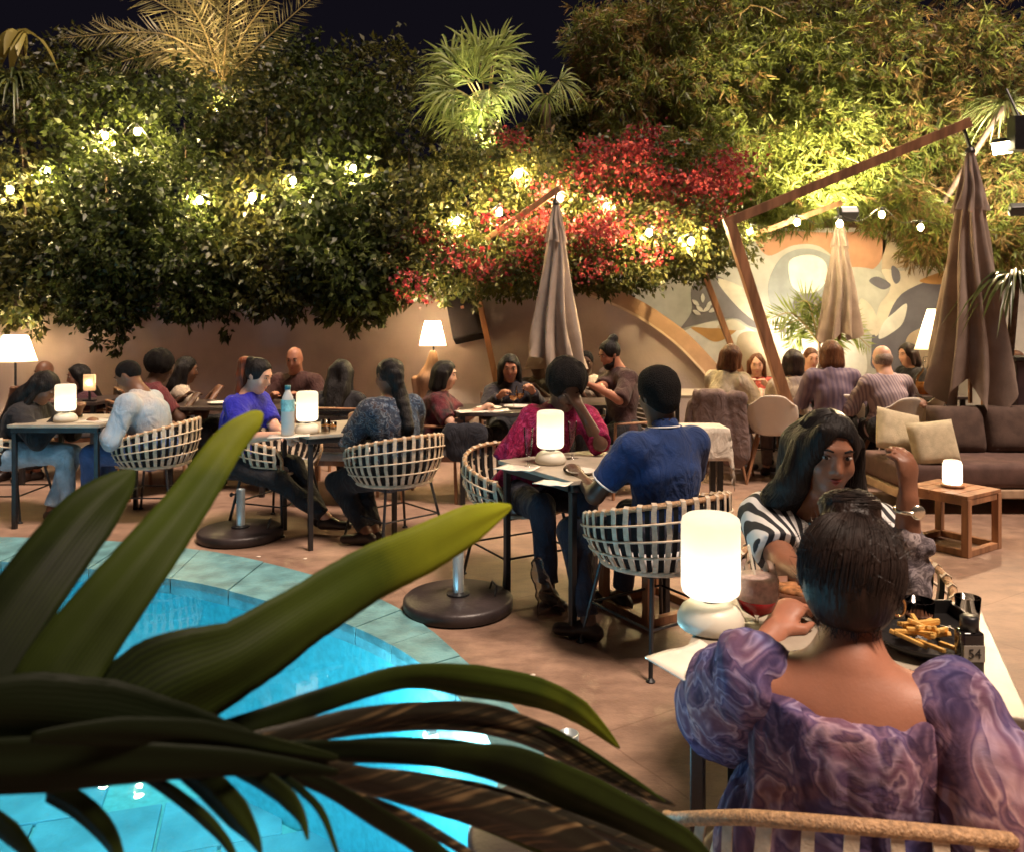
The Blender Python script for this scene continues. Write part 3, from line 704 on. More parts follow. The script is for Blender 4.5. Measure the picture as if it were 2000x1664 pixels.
# ================================================================== LAMPS
M_OPAL = shademat('opal_shade', (0.93, 0.89, 0.81), 0.8)
M_LBASE = mat('lamp_base', (0.62, 0.58, 0.48), 0.4, 0.05)
def table_lamp():
    t = empty('table_lamp', (0, 0, 0))
    obj('base', lathe([(0.072, 0.0), (0.080, 0.008), (0.080, 0.028), (0.070, 0.048), (0.052, 0.062), (0.03, 0.066), (0.001, 0.066)], 32), M_LBASE, t, True)
    obj('neck', lathe([(0.026, 0.064), (0.026, 0.082)], 16), M_BLK, t)
    obj('shade', lathe([(0.030, 0.080), (0.058, 0.080), (0.068, 0.088), (0.071, 0.10), (0.071, 0.255), (0.068, 0.266), (0.058, 0.273), (0.001, 0.275)], 32, cap=False), M_OPAL, t, True)
    light_point('lamp_light', (0, 0, 0.135), 0.34, (1.0, 0.88, 0.70), 0.02, t)
    return t
LAMP0 = table_lamp()
def tlamp(px, py, lb, z=0.75):
    p = G(px, py, z); return place(LAMP0, 'l', (p[0], p[1], z+0.002), 0, lb, 'lamp', 'cordless opal table lamps')
tlamp(1388, 1226, 'large glowing table lamp at the corner of the nearest table')
tlamp(1075, 905, 'glowing table lamp between the blue polo man and the maroon shirt')
tlamp(600, 846, 'glowing table lamp beside the tall bottle')
tlamp(128, 824, 'glowing table lamp in front of the long haired woman at the left')
# lantern on the side table
t = empty('glass_lantern', (2.93, 5.28, 0.392), 0, 'small glowing white lantern on the teak side table by the sofa', 'lamp')
obj('dish', lathe([(0.06, 0), (0.072, 0.004), (0.072, 0.016), (0.064, 0.02), (0.001, 0.02)], 24), M_WOOD, t, True)
obj('shade', lathe([(0.050, 0.021), (0.058, 0.03), (0.060, 0.15), (0.052, 0.172), (0.040, 0.178)], 24, cap=False), M_OPAL, t, True)
light_point('lamp_light', (0, 0, 0.07), 0.8, (1.0, 0.82, 0.66), 0.02, t)
p = W(175, 775, 7.3); t = empty('small_lamp', (p[0], p[1], 0.752), 0, 'small square lamp on the back left table near the wall', 'lamp')
obj('shade', bbox_((0, 0, 0.17), (0.11, 0.03, 0.15), 0.012), shademat('dim_opal', (0.8, 0.62, 0.45), 0.8), t, True); obj('stand', cat([box((0, 0, 0.05), (0.02, 0.012, 0.10)), box((0, 0, 0.006), (0.1, 0.06, 0.012))]), M_BLK, t)
light_point('lamp_light', (0, 0, 0.17), 0.25, (1.0, 0.75, 0.5), 0.005, t)
# floor lamps with cone shades
M_LINEN = shademat('linen_shade', (0.95, 0.87, 0.72), 0.7)
def shade_lamp(t, z0, z1, rb, rt, watts):
    c = obj('lamp_shade', lathe([(rb, z0), (rt, z1)], 36, cap=False), M_LINEN, t, True)
    for rr_, zz_ in ((rb, z0), (rt, z1)): obj('shade_ring', tube([(rr_*math.cos(a), rr_*math.sin(a), zz_) for a in np.linspace(0, 2*math.pi, 37)], 0.004, 5, False), M_LINEN, c)
    zb = z0+(z1-z0)*0.45
    obj('bulb', ellip((0, 0, zb), (0.03, 0.03, 0.04), 12, 8), emis('bulb_glow', (1.0, 0.74, 0.42), 40), t, True)
    light_point('lamp_light', (0, 0, zb+0.06), watts, (1.0, 0.76, 0.46), 0.03, t)
t = empty('floor_lamp', (*W(30, 680, 8.45)[:2], 0), 0, 'floor lamp with white cone shade at the left edge', 'floor lamp')
obj('pole', tube([(0, 0, 0.02), (0, 0, 1.2)], 0.012, 10), M_BLK, t); obj('foot', lathe([(0.15, 0), (0.15, 0.015), (0.02, 0.03)], 28), M_BLK, t)
shade_lamp(t, 1.06, 1.335, 0.205, 0.115, 44)
x, y, _ = W(845, 650, 8.5)
t = empty('driftwood_lamp', (x, y, 0), 0, 'floor lamp with carved driftwood body and small white shade by the wall', 'floor lamp')
def drift(sc=1.0):
    pr = [cone((-0.06, 0, 0.0), (-0.04, 0, 0.45), 0.13, 0.10, 0.05), cone((-0.04, 0, 0.45), (-0.03, 0, 0.85), 0.10, 0.11, 0.05), cone((-0.03, 0, 0.85), (0.01, 0, 1.17), 0.11, 0.035, 0.05, end=True),
          cone((-0.12, 0, 0.5), (-0.20, 0.02, 0.86), 0.06, 0.03, 0.05), cone((0.05, 0.02, 0.4), (0.09, 0.02, 0.95), 0.06, 0.03, 0.04)]
    return surf(pr, 0.016, 0.010, 22, 4, (1, 1, 0.25))
obj('driftwood', drift(), mat('driftwood', (0.36, 0.20, 0.11), 0.7, 0.4, 9, 0.5, 40, stretch=(1, 1, 0.15)), t, True)
obj('pole', tube([(0.01, 0, 1.1), (0.01, 0, 1.32)], 0.010, 8), M_BLK, t)
shade_lamp(t, 1.225, 1.485, 0.145, 0.082, 70)
# round bar tables etc. for the back rows
GB = 'dark tables in the back rows'
def back_table(x, y, phi, w, d, lb, topm=None, h=0.75):
    t = empty('back_table', (x, y, 0), -R(phi), lb, 'table', GB)
    obj('tabletop', bbox_((0, 0, h-0.015), (w, d, 0.03), 0.005), topm or mat('dark_top', (0.05, 0.035, 0.03), 0.35, 0.3, 9), t)
    for sx in (-1, 1):
        for sy in (-1, 1): obj('leg', bbox_((sx*(w/2-0.05), sy*(d/2-0.05), (h-0.03)/2), (0.04, 0.04, h-0.03), 0.004), M_BLK, t)
back_table(-4.15, 7.55, 0, 0.75, 0.7, 'dark table with a small lamp behind the left edge table')
back_table(-2.55, 7.15, 0, 0.9, 0.7, 'dark table before the guest with a round afro')
back_table(-1.75, 6.95, 5, 0.8, 0.6, 'dark table before the bald man in brown by the wall')
back_table(-0.05, 6.75, 0, 0.8, 0.7, 'dark table heaped with plates and menus before the umbrella')
back_table(0.55, 7.3, 0, 0.7, 0.7, 'dark table under the man with a topknot')
back_table(2.75, 8.25, 0, 2.3, 0.75, 'long table of the group seated in shell chairs', M_TOP)
back_table(1.345, 5.62, 0, 0.30, 0.30, 'small table under a white cloth behind the blue polo man')
back_table(4.05, 8.05, 0, 0.8, 0.7, 'table with decanter under the big lamp shade')
t = empty('table_floor_lamp', (*W(1842, 640, 8.35)[:2], 0), 0, 'big white cone lamp shade on a pole half behind the right umbrella', 'floor lamp')
obj('pole', tube([(0, 0, 0.02), (0, 0, 1.35)], 0.014, 10), M_BLK, t); obj('foot', lathe([(0.16, 0), (0.16, 0.015), (0.02, 0.03)], 28), M_BLK, t)
shade_lamp(t, 1.19, 1.61, 0.27, 0.15, 20)
# ---- string lights
M_BULB = emis('festoon_bulb', (1.0, 0.74, 0.34), 1700); M_BULB2 = emis('festoon_bulb_dim', (1.0, 0.76, 0.34), 1100)
def festoon(pts, lb, dim=(), dm=None):
    t = empty('string_lights', pts[0], 0, lb, 'string lights', 'festoon strings in the foliage')
    P = np.array(pts); wire = []
    for i in range(len(P)):
        a = P[i]+UP*0.085
        if i: wire.append((P[i-1]+P[i])/2+UP*(0.085-0.10))
        wire.append(a)
    obj('wire', tube(spline(wire, 5), 0.003, 5), M_BLK, t, True, world=True)
    for i, p in enumerate(P):
        b = obj('bulb', ellip(p, (0.031, 0.031, 0.039), 12, 8), (dm or M_BULB2) if i in dim else M_BULB, t, True, world=True)
        obj('socket', lathe([(0.012, 0.034), (0.017, 0.038), (0.017, 0.075), (0.008, 0.088)], 10, p), M_BLK, b, world=True)
festoon([W(x, y, Y) for x, y, Y in ((20, 372, 8.5), (92, 335, 8.6), (205, 266, 8.75), (268, 258, 8.75), (390, 392, 8.5), (493, 386, 8.3), (572, 354, 8.55), (690, 330, 8.75))], 'string of warm bulbs buried in the dark left shrubs', (0, 1, 4, 6, 7))
festoon([W(x, y, Y) for x, y, Y in ((893, 433, 8.5), (975, 415, 8.4), (1013, 340, 8.6), (1093, 388, 8.25), (1185, 405, 8.5), (1268, 455, 8.3), (1350, 472, 8.4))], 'string of warm bulbs across the red bougainvillea', (0, 4))
festoon([W(x, y, Y) for x, y, Y in ((1465, 452, 9.0), (1557, 435, 9.0), (1640, 438, 8.75), (1722, 420, 9.3), (1798, 445, 9.3), (1905, 430, 9.4))], 'string of warm bulbs under the bamboo over the mural', (0, 1, 2, 3, 4, 5), emis('festoon_bulb_soft', (1.0, 0.80, 0.42), 550))
# ---- floodlights
M_FLOOD = emis('flood_glass', (1.0, 0.80, 0.45), 30)
def flood(p, aim, watts, col, ang, lb, s=0.16, glass=None):
    p = np.asarray(p, float); t = empty('floodlight', p, 0, lb, 'floodlight', 'garden floodlights')
    A = np.array(Vector(nrm(np.asarray(aim)-p)).to_track_quat('Z', 'Y').to_matrix())
    V, F = bbox_((0, 0, -0.05), (s, s*0.75, 0.09), 0.01); obj('housing', (V @ A.T, F), M_BLK, t)
    V, F = bbox_((0, 0, 0.0), (s*0.86, s*0.62, 0.012), 0.004); obj('glass', (V @ A.T, F), glass or M_FLOOD, t)
    V, F = tube([(-s*0.52, 0, -0.05), (-s*0.56, 0, -0.16), (s*0.56, 0, -0.16), (s*0.52, 0, -0.05)], 0.008, 6); obj('bracket', (V @ A.T, F), M_BLK, t)
    light_spot('flood_light', p+nrm(np.asarray(aim)-p)*0.03, aim, watts, col, ang, 0.7, 0.06, t)
# ---- closed cantilever umbrellas
M_CAN = mat('taupe_canvas', (0.31, 0.235, 0.195), 0.85, 0.15, 6, 0.25, 120, transl=0.12)
M_CANP = mat('pale_taupe_canvas', (0.42, 0.335, 0.27), 0.85, 0.12, 6, 0.25, 120, transl=0.15)
def canopy(c, ztop, zhem, rb, folds, seed, flap=0.12, power=0.85):
    rs = np.random.RandomState(seed); nt_, nq = 30, 144; V = []
    ph = rs.rand(4)*6
    for i in range(nt_+1):
        t = i/nt_
        for k in range(nq):
            a = 2*math.pi*k/nq
            fold = math.sin(folds*a+1.2*math.sin(2.1*t*3+ph[0])+ph[1]); fold = math.copysign(abs(fold)**0.6, fold)
            r = 0.022+rb*t**power*(1+0.10*math.sin(2*a+ph[2])*t)
            r *= 1+(0.12+0.30*t)*fold+0.05*math.sin(3*folds*a+ph[3]+4*t)*t
            hem = zhem+flap*(0.5-0.5*math.sin(folds*a/2+ph[3]))+0.35*flap*math.sin(a+ph[0])
            V.append((c[0]+r*math.cos(a), c[1]+r*math.sin(a)*0.9, ztop+(hem-ztop)*t))
    F = [(i*nq+k, i*nq+(k+1) % nq, (i+1)*nq+(k+1) % nq, (i+1)*nq+k) for i in range(nt_) for k in range(nq)]
    return np.array(V), F
def umbrella(px, Y, ytop, yhem, rb, joint, boom_end, foot_x, lb, seed, m, wood=0.035, flap=0.12, power=0.85, folds=8, back=0.25):
    top = W(px, ytop, Y); hem = W(px, yhem, Y); j = W(*joint, Y+back); be = W(*boom_end, Y)
    ft = np.array(((foot_x-1000)*(Y+back)/FPX, Y+back, 0))
    t = empty('cantilever_umbrella', ft, 0, lb, 'umbrella', 'closed cantilever umbrellas')
    d = nrm(j-ft)
    def beam(a, b, w):
        ax = nrm(b-a); s = nrm(np.cross(ax, (0, 1, 0))); u = np.cross(s, ax); L_ = np.linalg.norm(b-a)
        V, F = bbox_((0, 0, L_/2), (w, w, L_), 0.006); return V @ np.stack([s, u, ax])+a, F
    obj('mast', beam(ft+d*0.05, j+d*wood*0.3, wood*2), M_WOOD, t, world=True)
    obj('boom', beam(j-nrm(be-j)*wood, be+nrm(be-j)*0.06, wood*1.9), M_WOOD, t, world=True)
    obj('foot', cat([bbox_(ft+UP*0.03, (0.6, 0.6, 0.06), 0.01), bbox_(ft+UP*0.09, (0.14, 0.14, 0.07), 0.008)]), M_BLK, t, world=True)
    obj('hub', cat([tube([be, top+UP*0.02], 0.016, 8), lathe([(0.035, -0.02), (0.045, 0.0), (0.03, 0.03)], 16, top)]), M_BLK, t, world=True)
    obj('pole', tube([top, np.array((top[0], top[1], hem[2]+0.02))], 0.018, 8), M_WOOD, t, world=True)
    cn = obj('canopy', canopy(top, top[2], hem[2], rb, folds, seed, flap, power), m, t, True, world=True)
    obj('vent', canopy(top+UP*0.015, top[2]+0.015, top[2]-(top[2]-hem[2])*0.24, rb*0.36, folds, seed+3, 0.03, 0.8), m, cn, True, world=True)
umbrella(1086, 8.0, 398, 722, 0.19, (916, 492), (1086, 374), 1000, 'closed pale umbrella hanging before the mauve wall, centre', 3, M_CANP, 0.032, back=0.72)
umbrella(1640, 9.3, 428, 668, 0.165, (1362, 500), (1634, 400), 1500, 'smaller closed umbrella before the mural circle', 5, M_CAN, 0.034)
umbrella(1895, 7.0, 296, 792, 0.235, (1424, 434), (1880, 245), 1588, 'largest closed umbrella draped behind the sofa at the right', 9, M_CAN, 0.046, 0.34)
# ---- wall speaker
sp = empty('wall_speaker', W(912, 640, 8.85), 0, 'black loudspeaker tilted on the wall above the driftwood lamp', 'speaker')
Mr = np.array(Matrix.Rotation(R(-12), 3, 'Y') @ Matrix.Rotation(R(-16), 3, 'X'))
V, F = bbox_((0, 0, 0.12), (0.34, 0.24, 0.52), 0.015); obj('cabinet', (V @ Mr.T, F), mat('speaker_black', (0.006, 0.004, 0.005), 0.7, 0.2, spec=0.1), sp)
V, F = bbox_((0, -0.123, 0.12), (0.27, 0.012, 0.49), 0.004); obj('grille', (V @ Mr.T, F), mat('grille', (0.006, 0.004, 0.005), 0.8, 0.3, 90, 0.4, 300, spec=0.1), sp)
V, F = bbox_((0, -0.132, 0.20), (0.035, 0.006, 0.03), 0.001); obj('badge', (V @ Mr.T, F), mat('badge', (0.6, 0.25, 0.2), 0.4, 0.5, 150), sp)
obj('bracket', tube([(0, 0.1, 0.1), (0.02, 0.22, 0.12)], 0.02, 8), M_BLK, sp)
# ================================================================== THINGS ON TABLES
M_GLASS = glassmat('clear_glass', clear=0.97); M_CHINA = mat('china', (0.72, 0.67, 0.58), 0.25, 0.05); M_BROWN = mat('brown_ware', (0.16, 0.07, 0.04), 0.35, 0.3, 12)
def thing(name, p, lb, c, g=None): return empty(name, p, 0, lb, c, g)
def wine(px, py, lb, drink, h=0.19, r=0.05, z=0.75, flute=False, stem=0.06):
    p = G(px, py, z); t = thing('stem_glass', (p[0], p[1], z+0.001), lb, 'glass', 'drinking glasses')
    b0 = stem
    prof = [(0.034, 0.0), (0.034, 0.003), (0.005, 0.008), (0.004, b0)]
    k = 0.45 if flute else 1.0
    bowl = [(0.010, b0+0.003), (r*0.72*k if not flute else r*0.5, b0+(h-b0)*0.16), (r*(0.98 if not flute else 0.6), b0+(h-b0)*0.42), (r*(0.97 if not flute else 0.68), b0+(h-b0)*0.7), (r*0.80, h)]
    obj('glass', lathe(prof+bowl, 24, cap=False), M_GLASS, t, True)
    if drink is not None:
        a = [(0.001, b0+0.006)]+[(q[0]*0.93, q[1]) for q in bowl[1:3]]; a.append((0.001, bowl[2][1]+0.001)); obj('drink', lathe(a, 20, cap=False), drink, t, True)
    return t
M_RED = mat('red_drink', (0.45, 0.01, 0.02), 0.15, 0.1, transl=0.5); M_AMB = mat('amber_drink', (0.5, 0.22, 0.05), 0.2, 0.1, transl=0.5)
t = wine(1478, 1224, 'balloon glass of red drink with ice beside the near lamp', M_RED, 0.155, 0.054, stem=0.022)
for k, (x, y, zz) in enumerate(((0.012, 0.01, 0.085), (-0.018, -0.005, 0.09), (0.004, -0.02, 0.097), (0.0, 0.02, 0.105))):
    obj('ice', bbox_((x, y, zz), (0.026, 0.024, 0.022), 0.005, rz=k), glassmat('ice', (0.95, 0.9, 0.88), 0.2, 0.8), t)
obj('iced_drink', lathe([(0.001, 0.07), (0.0500, 0.072), (0.0495, 0.10), (0.047, 0.125), (0.001, 0.128)], 20, cap=False), mat('iced_drink', (0.62, 0.45, 0.40), 0.3, 0.25, 60, 0.5, 80, transl=0.5), t, True)
obj('straw', tube([(0.01, 0.0, 0.05), (-0.02, 0.0, 0.20)], 0.0035, 6), M_CHINA, t)
wine(1032, 912, 'tall flute glass left of the lamp on the middle table', None, 0.20, 0.032, flute=True, stem=0.05)
wine(1118, 896, 'tall flute glass right of the lamp on the middle table', None, 0.20, 0.032, flute=True, stem=0.05)
def tumbler(px, py, lb, drink=None, r=0.033, h=0.09, z=0.75):
    p = G(px, py, z); t = thing('tumbler', (p[0], p[1], z+0.001), lb, 'glass', 'drinking glasses')
    obj('glass', lathe([(r*0.85, 0), (r, h), (r*0.92, h), (r*0.78, 0.01), (0.001, 0.01)], 20, cap=False), M_GLASS, t, True)
    if drink is not None: obj('drink', lathe([(r*0.76, 0.012), (r*0.86, h*0.6), (0.001, h*0.6)], 20, cap=False), drink, t, True)
tumbler(1890, 1212, 'small clear tumbler at the far corner of the nearest table', None, 0.03, 0.06)
tumbler(636, 846, 'tumbler right of the lamp on the bottle table', M_AMB); tumbler(650, 842, 'small amber glass at the edge of the bottle table', M_AMB, 0.028, 0.06)
tumbler(1794, 1232, 'dark drink tumbler behind the fries', M_BROWN, 0.036, 0.075)
def dish(name, px, py, lb, m, r, h, z=0.75, c='plate', g='plates and bowls on the tables', Y=None):
    p = G(px, py, z) if Y is None else np.array((*W(px, py, Y)[:2], z)); t = thing(name, (p[0], p[1], z+0.001), lb, c, g)
    obj('body', lathe([(r*0.55, 0.0), (r*0.8, h*0.35), (r, h), (r*0.96, h), (r*0.76, h*0.45), (0.001, h*0.25)], 28, cap=False), m, t, True); return t
t = dish('food_bowl', 1556, 1186, 'brown bowl half hidden by the near woman', M_BROWN, 0.085, 0.055)
obj('food', surf([ell((random.uniform(-.04, .04), random.uniform(-.04, .04), 0.045), (0.02, 0.014, 0.01), k=0.004) for _ in range(16)], 0.006), mat('brown_food', (0.30, 0.13, 0.05), 0.5, 0.5, 60), t, True)
t = dish('fries_plate', 1802, 1268, 'black dish piled with fries on the nearest table', mat('black_ware', (0.015, 0.014, 0.014), 0.3, 0.2), 0.105, 0.03)
rs = random.Random(3)
for k in range(26):
    a = rs.uniform(0, 6.3); r_ = rs.uniform(0, 0.06); x, y, z_ = r_*math.cos(a), r_*math.sin(a), 0.02+0.03*(1-r_/0.07)+rs.uniform(0, 0.012)
    M3 = np.array(Matrix.Rotation(rs.uniform(0, 6.3), 3, 'Z') @ Matrix.Rotation(rs.uniform(-0.45, 0.45), 3, 'Y'))
    obj('fry', bbox_((x, y, z_), (rs.uniform(0.05, 0.08), 0.009, 0.009), 0.002, M=M3), mat('fries', (0.66, 0.38, 0.10), 0.5, 0.25, 40), t)
p = G(1822, 1222, 0.75); t = thing('black_tray', (p[0], p[1], 0.751), 'black angled serving basket behind the fries', 'tray')
obj('body', cat([bbox_((0, 0, 0.006), (0.15, 0.11, 0.012), 0.003), bbox_((0, 0.053, 0.025), (0.15, 0.008, 0.04), 0.002), bbox_((0.072, 0, 0.022), (0.008, 0.11, 0.035), 0.002), bbox_((-0.072, 0, 0.022), (0.008, 0.11, 0.035), 0.002)]), MATS['black_ware'], t)
p = G(1893, 1318, 0.75); t = thing('sauce_bottle', (p[0], p[1], 0.751), 'small black square bottle with pale label near the table edge', 'bottle')
obj('body', bbox_((0, 0, 0.048), (0.046, 0.036, 0.094), 0.006), mat('bottle_black', (0.012, 0.01, 0.01), 0.15, 0.1, coat=0.5), t, True)
obj('cap', lathe([(0.018, 0.096), (0.018, 0.122), (0.015, 0.125), (0.001, 0.125)], 18), M_BLK, t, True)
lab = obj('paper_label', bbox_((0, -0.0188, 0.052), (0.044, 0.002, 0.034), 0.0005), mat('label_paper', (0.28, 0.25, 0.21), 0.6, 0.1), t)
cu = bpy.data.curves.new('label_text', 'FONT'); cu.body = '54'; cu.size = 0.028; cu.align_x = 'CENTER'; cu.extrude = 0.0004
tx = bpy.data.objects.new('text_source', cu); COL.objects.link(tx); bpy.context.view_layer.update()
me = bpy.data.meshes.new_from_object(tx.evaluated_get(bpy.context.evaluated_depsgraph_get())); bpy.data.objects.remove(tx)
o = bpy.data.objects.new('label_text', me); COL.objects.link(o); o.parent = lab; o.location = (0, -0.0205, 0.043); o.rotation_euler = (R(90), 0, 0); me.materials.clear(); me.materials.append(M_BLK)
def sheet(px, py, w, d, rz, lb, name='napkin', m=None, z=0.75, c='napkin', Y=None, th=0.003):
    p = G(px, py, z) if Y is None else np.array((*W(px, py, Y)[:2], z)); n_ = 10; V = []
    for s in (1, 0):
        for i in range(n_+1):
            for j in range(n_+1):
                V.append(((i/n_-.5)*w, (j/n_-.5)*d, s*th+0.004*(1+math.sin(i*.9+j*.5))*(i/n_)))
    q = (n_+1)**2; F = []
    for i in range(n_):
        for j in range(n_):
            a = i*(n_+1)+j; F += [(a, a+n_+1, a+n_+2, a+1), (q+a+1, q+a+n_+2, q+a+n_+1, q+a)]
    e = [i*(n_+1) for i in range(n_+1)]+[n_*(n_+1)+j for j in range(1, n_+1)]+[i*(n_+1)+n_ for i in range(n_-1, -1, -1)]+[j for j in range(n_-1, 0, -1)]
    F += [(e[k], q+e[k], q+e[(k+1) % len(e)], e[(k+1) % len(e)]) for k in range(len(e))]
    o = obj(name, (V, F), m or M_CHINA, None, True); o.location = (p[0], p[1], z+0.001); o.rotation_euler = (0, 0, rz); return tag(o, lb, c)
sheet(1352, 1292, 0.16, 0.13, 0.5, 'folded cream napkin below the near lamp')
sheet(1010, 915, 0.20, 0.14, -0.5, 'paper menu on the left corner of the middle table')
sheet(1080, 945, 0.16, 0.10, -0.6, 'pale napkin near the edge of the middle table')
sheet(565, 852, 0.26, 0.16, 0.2, 'paper place mat under the tall bottle')
sheet(200, 822, 0.34, 0.20, 0.05, 'long white menu on the left edge table', 'menu', c='menu')
dish('plate', 1135, 925, 'small plate by the blue polo man', M_CHINA, 0.075, 0.018)
# bottle on second table
p = G(562, 852, 0.75); t = thing('water_bottle', (p[0], p[1], 0.751), 'tall pale plastic water bottle with cyan label', 'bottle')
obj('body', lathe([(0.036, 0), (0.042, 0.006), (0.042, 0.21), (0.034, 0.25), (0.018, 0.285), (0.016, 0.30)], 24), mat('pale_plastic', (0.62, 0.62, 0.62), 0.25, 0.06, transl=0.3), t, True)
obj('paper_label', lathe([(0.0432, 0.16), (0.0432, 0.235)], 24, cap=False), mat('cyan_label', (0.22, 0.46, 0.48), 0.5, 0.3, 40), t, True)
obj('cap', lathe([(0.019, 0.298), (0.019, 0.325), (0.001, 0.327)], 16), mat('teal_cap', (0.02, 0.12, 0.16), 0.4, 0.2), t, True)
# back table clutter
for k, (px, py, Y, r_) in enumerate(((955, 772, 6.65, 0.11), (1010, 768, 6.75, 0.12), (590, 762, 6.95, 0.11), (430, 770, 7.05, 0.11), (1560, 770, 8.2, 0.1), (1690, 770, 8.2, 0.1))):
    dish('plate', px, py, ('plate of food on the left of the heaped table', 'wide white plate on the heaped table', 'white plate before the bald man in brown', 'pale plate on the afro guest table',
         'white plate at the left of the group table', 'white plate at the right of the group table')[k], M_CHINA, r_, 0.02, Y=Y)
sheet(925, 790, 0.28, 0.18, 0.4, 'paper menu sliding off the heaped table corner', 'menu', c='menu', Y=6.5)
sheet(965, 780, 0.26, 0.18, 0.2, 'paper menu on the heaped table front', 'menu', c='menu', Y=6.52)
for k, (px, Y, h_) in enumerate(((1003, 6.75, 0.15), (1015, 6.9, 0.17), (600, 6.9, 0.14), (1600, 8.25, 0.16), (1665, 8.2, 0.17), (1780, 7.9, 0.16))):
    p = W(px, 700, Y); wine(px, 625+0.75*FPX/Y, ('stem glass on the heaped table, left', 'stem glass on the heaped table, right', 'stem glass before the bald man in brown', 'stem glass left on the group table',
        'stem glass centre on the group table', 'stem glass left of the decanter')[k], M_AMB, h_, 0.04)
p = W(1808, 760, 7.95); t = thing('decanter', (p[0], p[1], 0.751), 'large clear decanter of amber liquid before the big lamp shade', 'decanter')
pr = [(0.085, 0), (0.092, 0.01), (0.095, 0.14), (0.085, 0.19), (0.04, 0.235), (0.026, 0.27), (0.028, 0.33)]
obj('glass', lathe(pr, 28, cap=False), M_GLASS, t, True); obj('drink', lathe([(0.001, 0.006), (0.086, 0.008), (0.09, 0.12), (0.001, 0.121)], 28, cap=False), M_AMB, t, True)
obj('stopper', ellip((0, 0, 0.355), (0.026, 0.026, 0.03), 14, 8), M_GLASS, t, True)
# ================================================================== PEOPLE
SKIN = dict(deep=mat('skin_deep', (0.075, 0.036, 0.022), 0.48, 0.12, 14, 0.08, 180, sss=0.08), dark=mat('skin_dark', (0.15, 0.068, 0.038), 0.48, 0.1, 14, 0.08, 180, sss=0.1),
            warm=mat('skin_warm', (0.215, 0.092, 0.052), 0.45, 0.12, 14, 0.10, 180, sss=0.12), mid=mat('skin_mid', (0.36, 0.152, 0.092), 0.5, 0.1, 14, 0.06, 180, sss=0.12), fair=mat('skin_fair', (0.55, 0.31, 0.215), 0.5, 0.08, 14, 0.06, 180, sss=0.12))
HAIRM = dict(black=mat('hair_black', (0.008, 0.006, 0.0055), 0.55, 0.4, 70, 0.7, 130, stretch=(1, 1, 0.12), spec=0.2), brown=mat('hair_brown', (0.10, 0.040, 0.018), 0.45, 0.45, 60, 0.7, 130, stretch=(1, 1, 0.12), spec=0.2),
             auburn=mat('hair_auburn', (0.16, 0.038, 0.015), 0.4, 0.4, 60, 0.7, 130, stretch=(1, 1, 0.12), spec=0.2), grey=mat('hair_grey', (0.22, 0.16, 0.13), 0.5, 0.3, 60, 0.6, 130), coil=mat('hair_coil', (0.007, 0.0055, 0.005), 0.85, 0.5, 130, 0.9, 160, spec=0.15),
             dusk=mat('hair_dusk', (0.017, 0.0085, 0.006), 0.42, 0.5, 60, 0.35, 120, stretch=(1, 1, 0.2), spec=0.25))
def cl(name, col, rough=0.85, var=0.18, scale=14, **k): return mat('cloth_'+name, col, rough, var, scale, 0.35, 220, sheen=0.05, crease=0.55, **k)
def math_node(N, L, op, a, b=None):
    n = N.new('ShaderNodeMath'); n.operation = op
    for i, x in enumerate((a, b)):
        if x is None: continue
        if isinstance(x, (int, float)): n.inputs[i].default_value = x
        else: L.new(x, n.inputs[i])
    return n.outputs[0]
def stripes_mat(name, c1, c2, per, direction, distort=0.01, duty=0.0):
    m = bpy.data.materials.new(name); nt = nodes_of(m); N, L = nt.nodes, nt.links
    out = N.new('ShaderNodeOutputMaterial'); b = N.new('ShaderNodeBsdfPrincipled'); tc = N.new('ShaderNodeTexCoord')
    nz = N.new('ShaderNodeTexNoise'); nz.inputs['Scale'].default_value = 9; L.new(tc.outputs['Object'], nz.inputs['Vector'])
    dt = N.new('ShaderNodeVectorMath'); dt.operation = 'DOT_PRODUCT'; L.new(tc.outputs['Object'], dt.inputs[0]); dt.inputs[1].default_value = tuple(nrm(direction))
    v = math_node(N, L, 'ADD', dt.outputs['Value'], math_node(N, L, 'MULTIPLY', nz.outputs['Fac'], distort))
    s = math_node(N, L, 'SINE', math_node(N, L, 'MULTIPLY', v, 2*math.pi/per))
    mr = N.new('ShaderNodeMapRange'); mr.inputs[1].default_value = duty-0.15; mr.inputs[2].default_value = duty+0.15; L.new(s, mr.inputs[0])
    mx = N.new('ShaderNodeMixRGB'); mx.inputs[1].default_value = (*c1, 1); mx.inputs[2].default_value = (*c2, 1); L.new(mr.outputs[0], mx.inputs[0])
    L.new(mx.outputs[0], b.inputs['Base Color']); b.inputs['Roughness'].default_value = 0.8; L.new(b.outputs[0], out.inputs[0]); return m
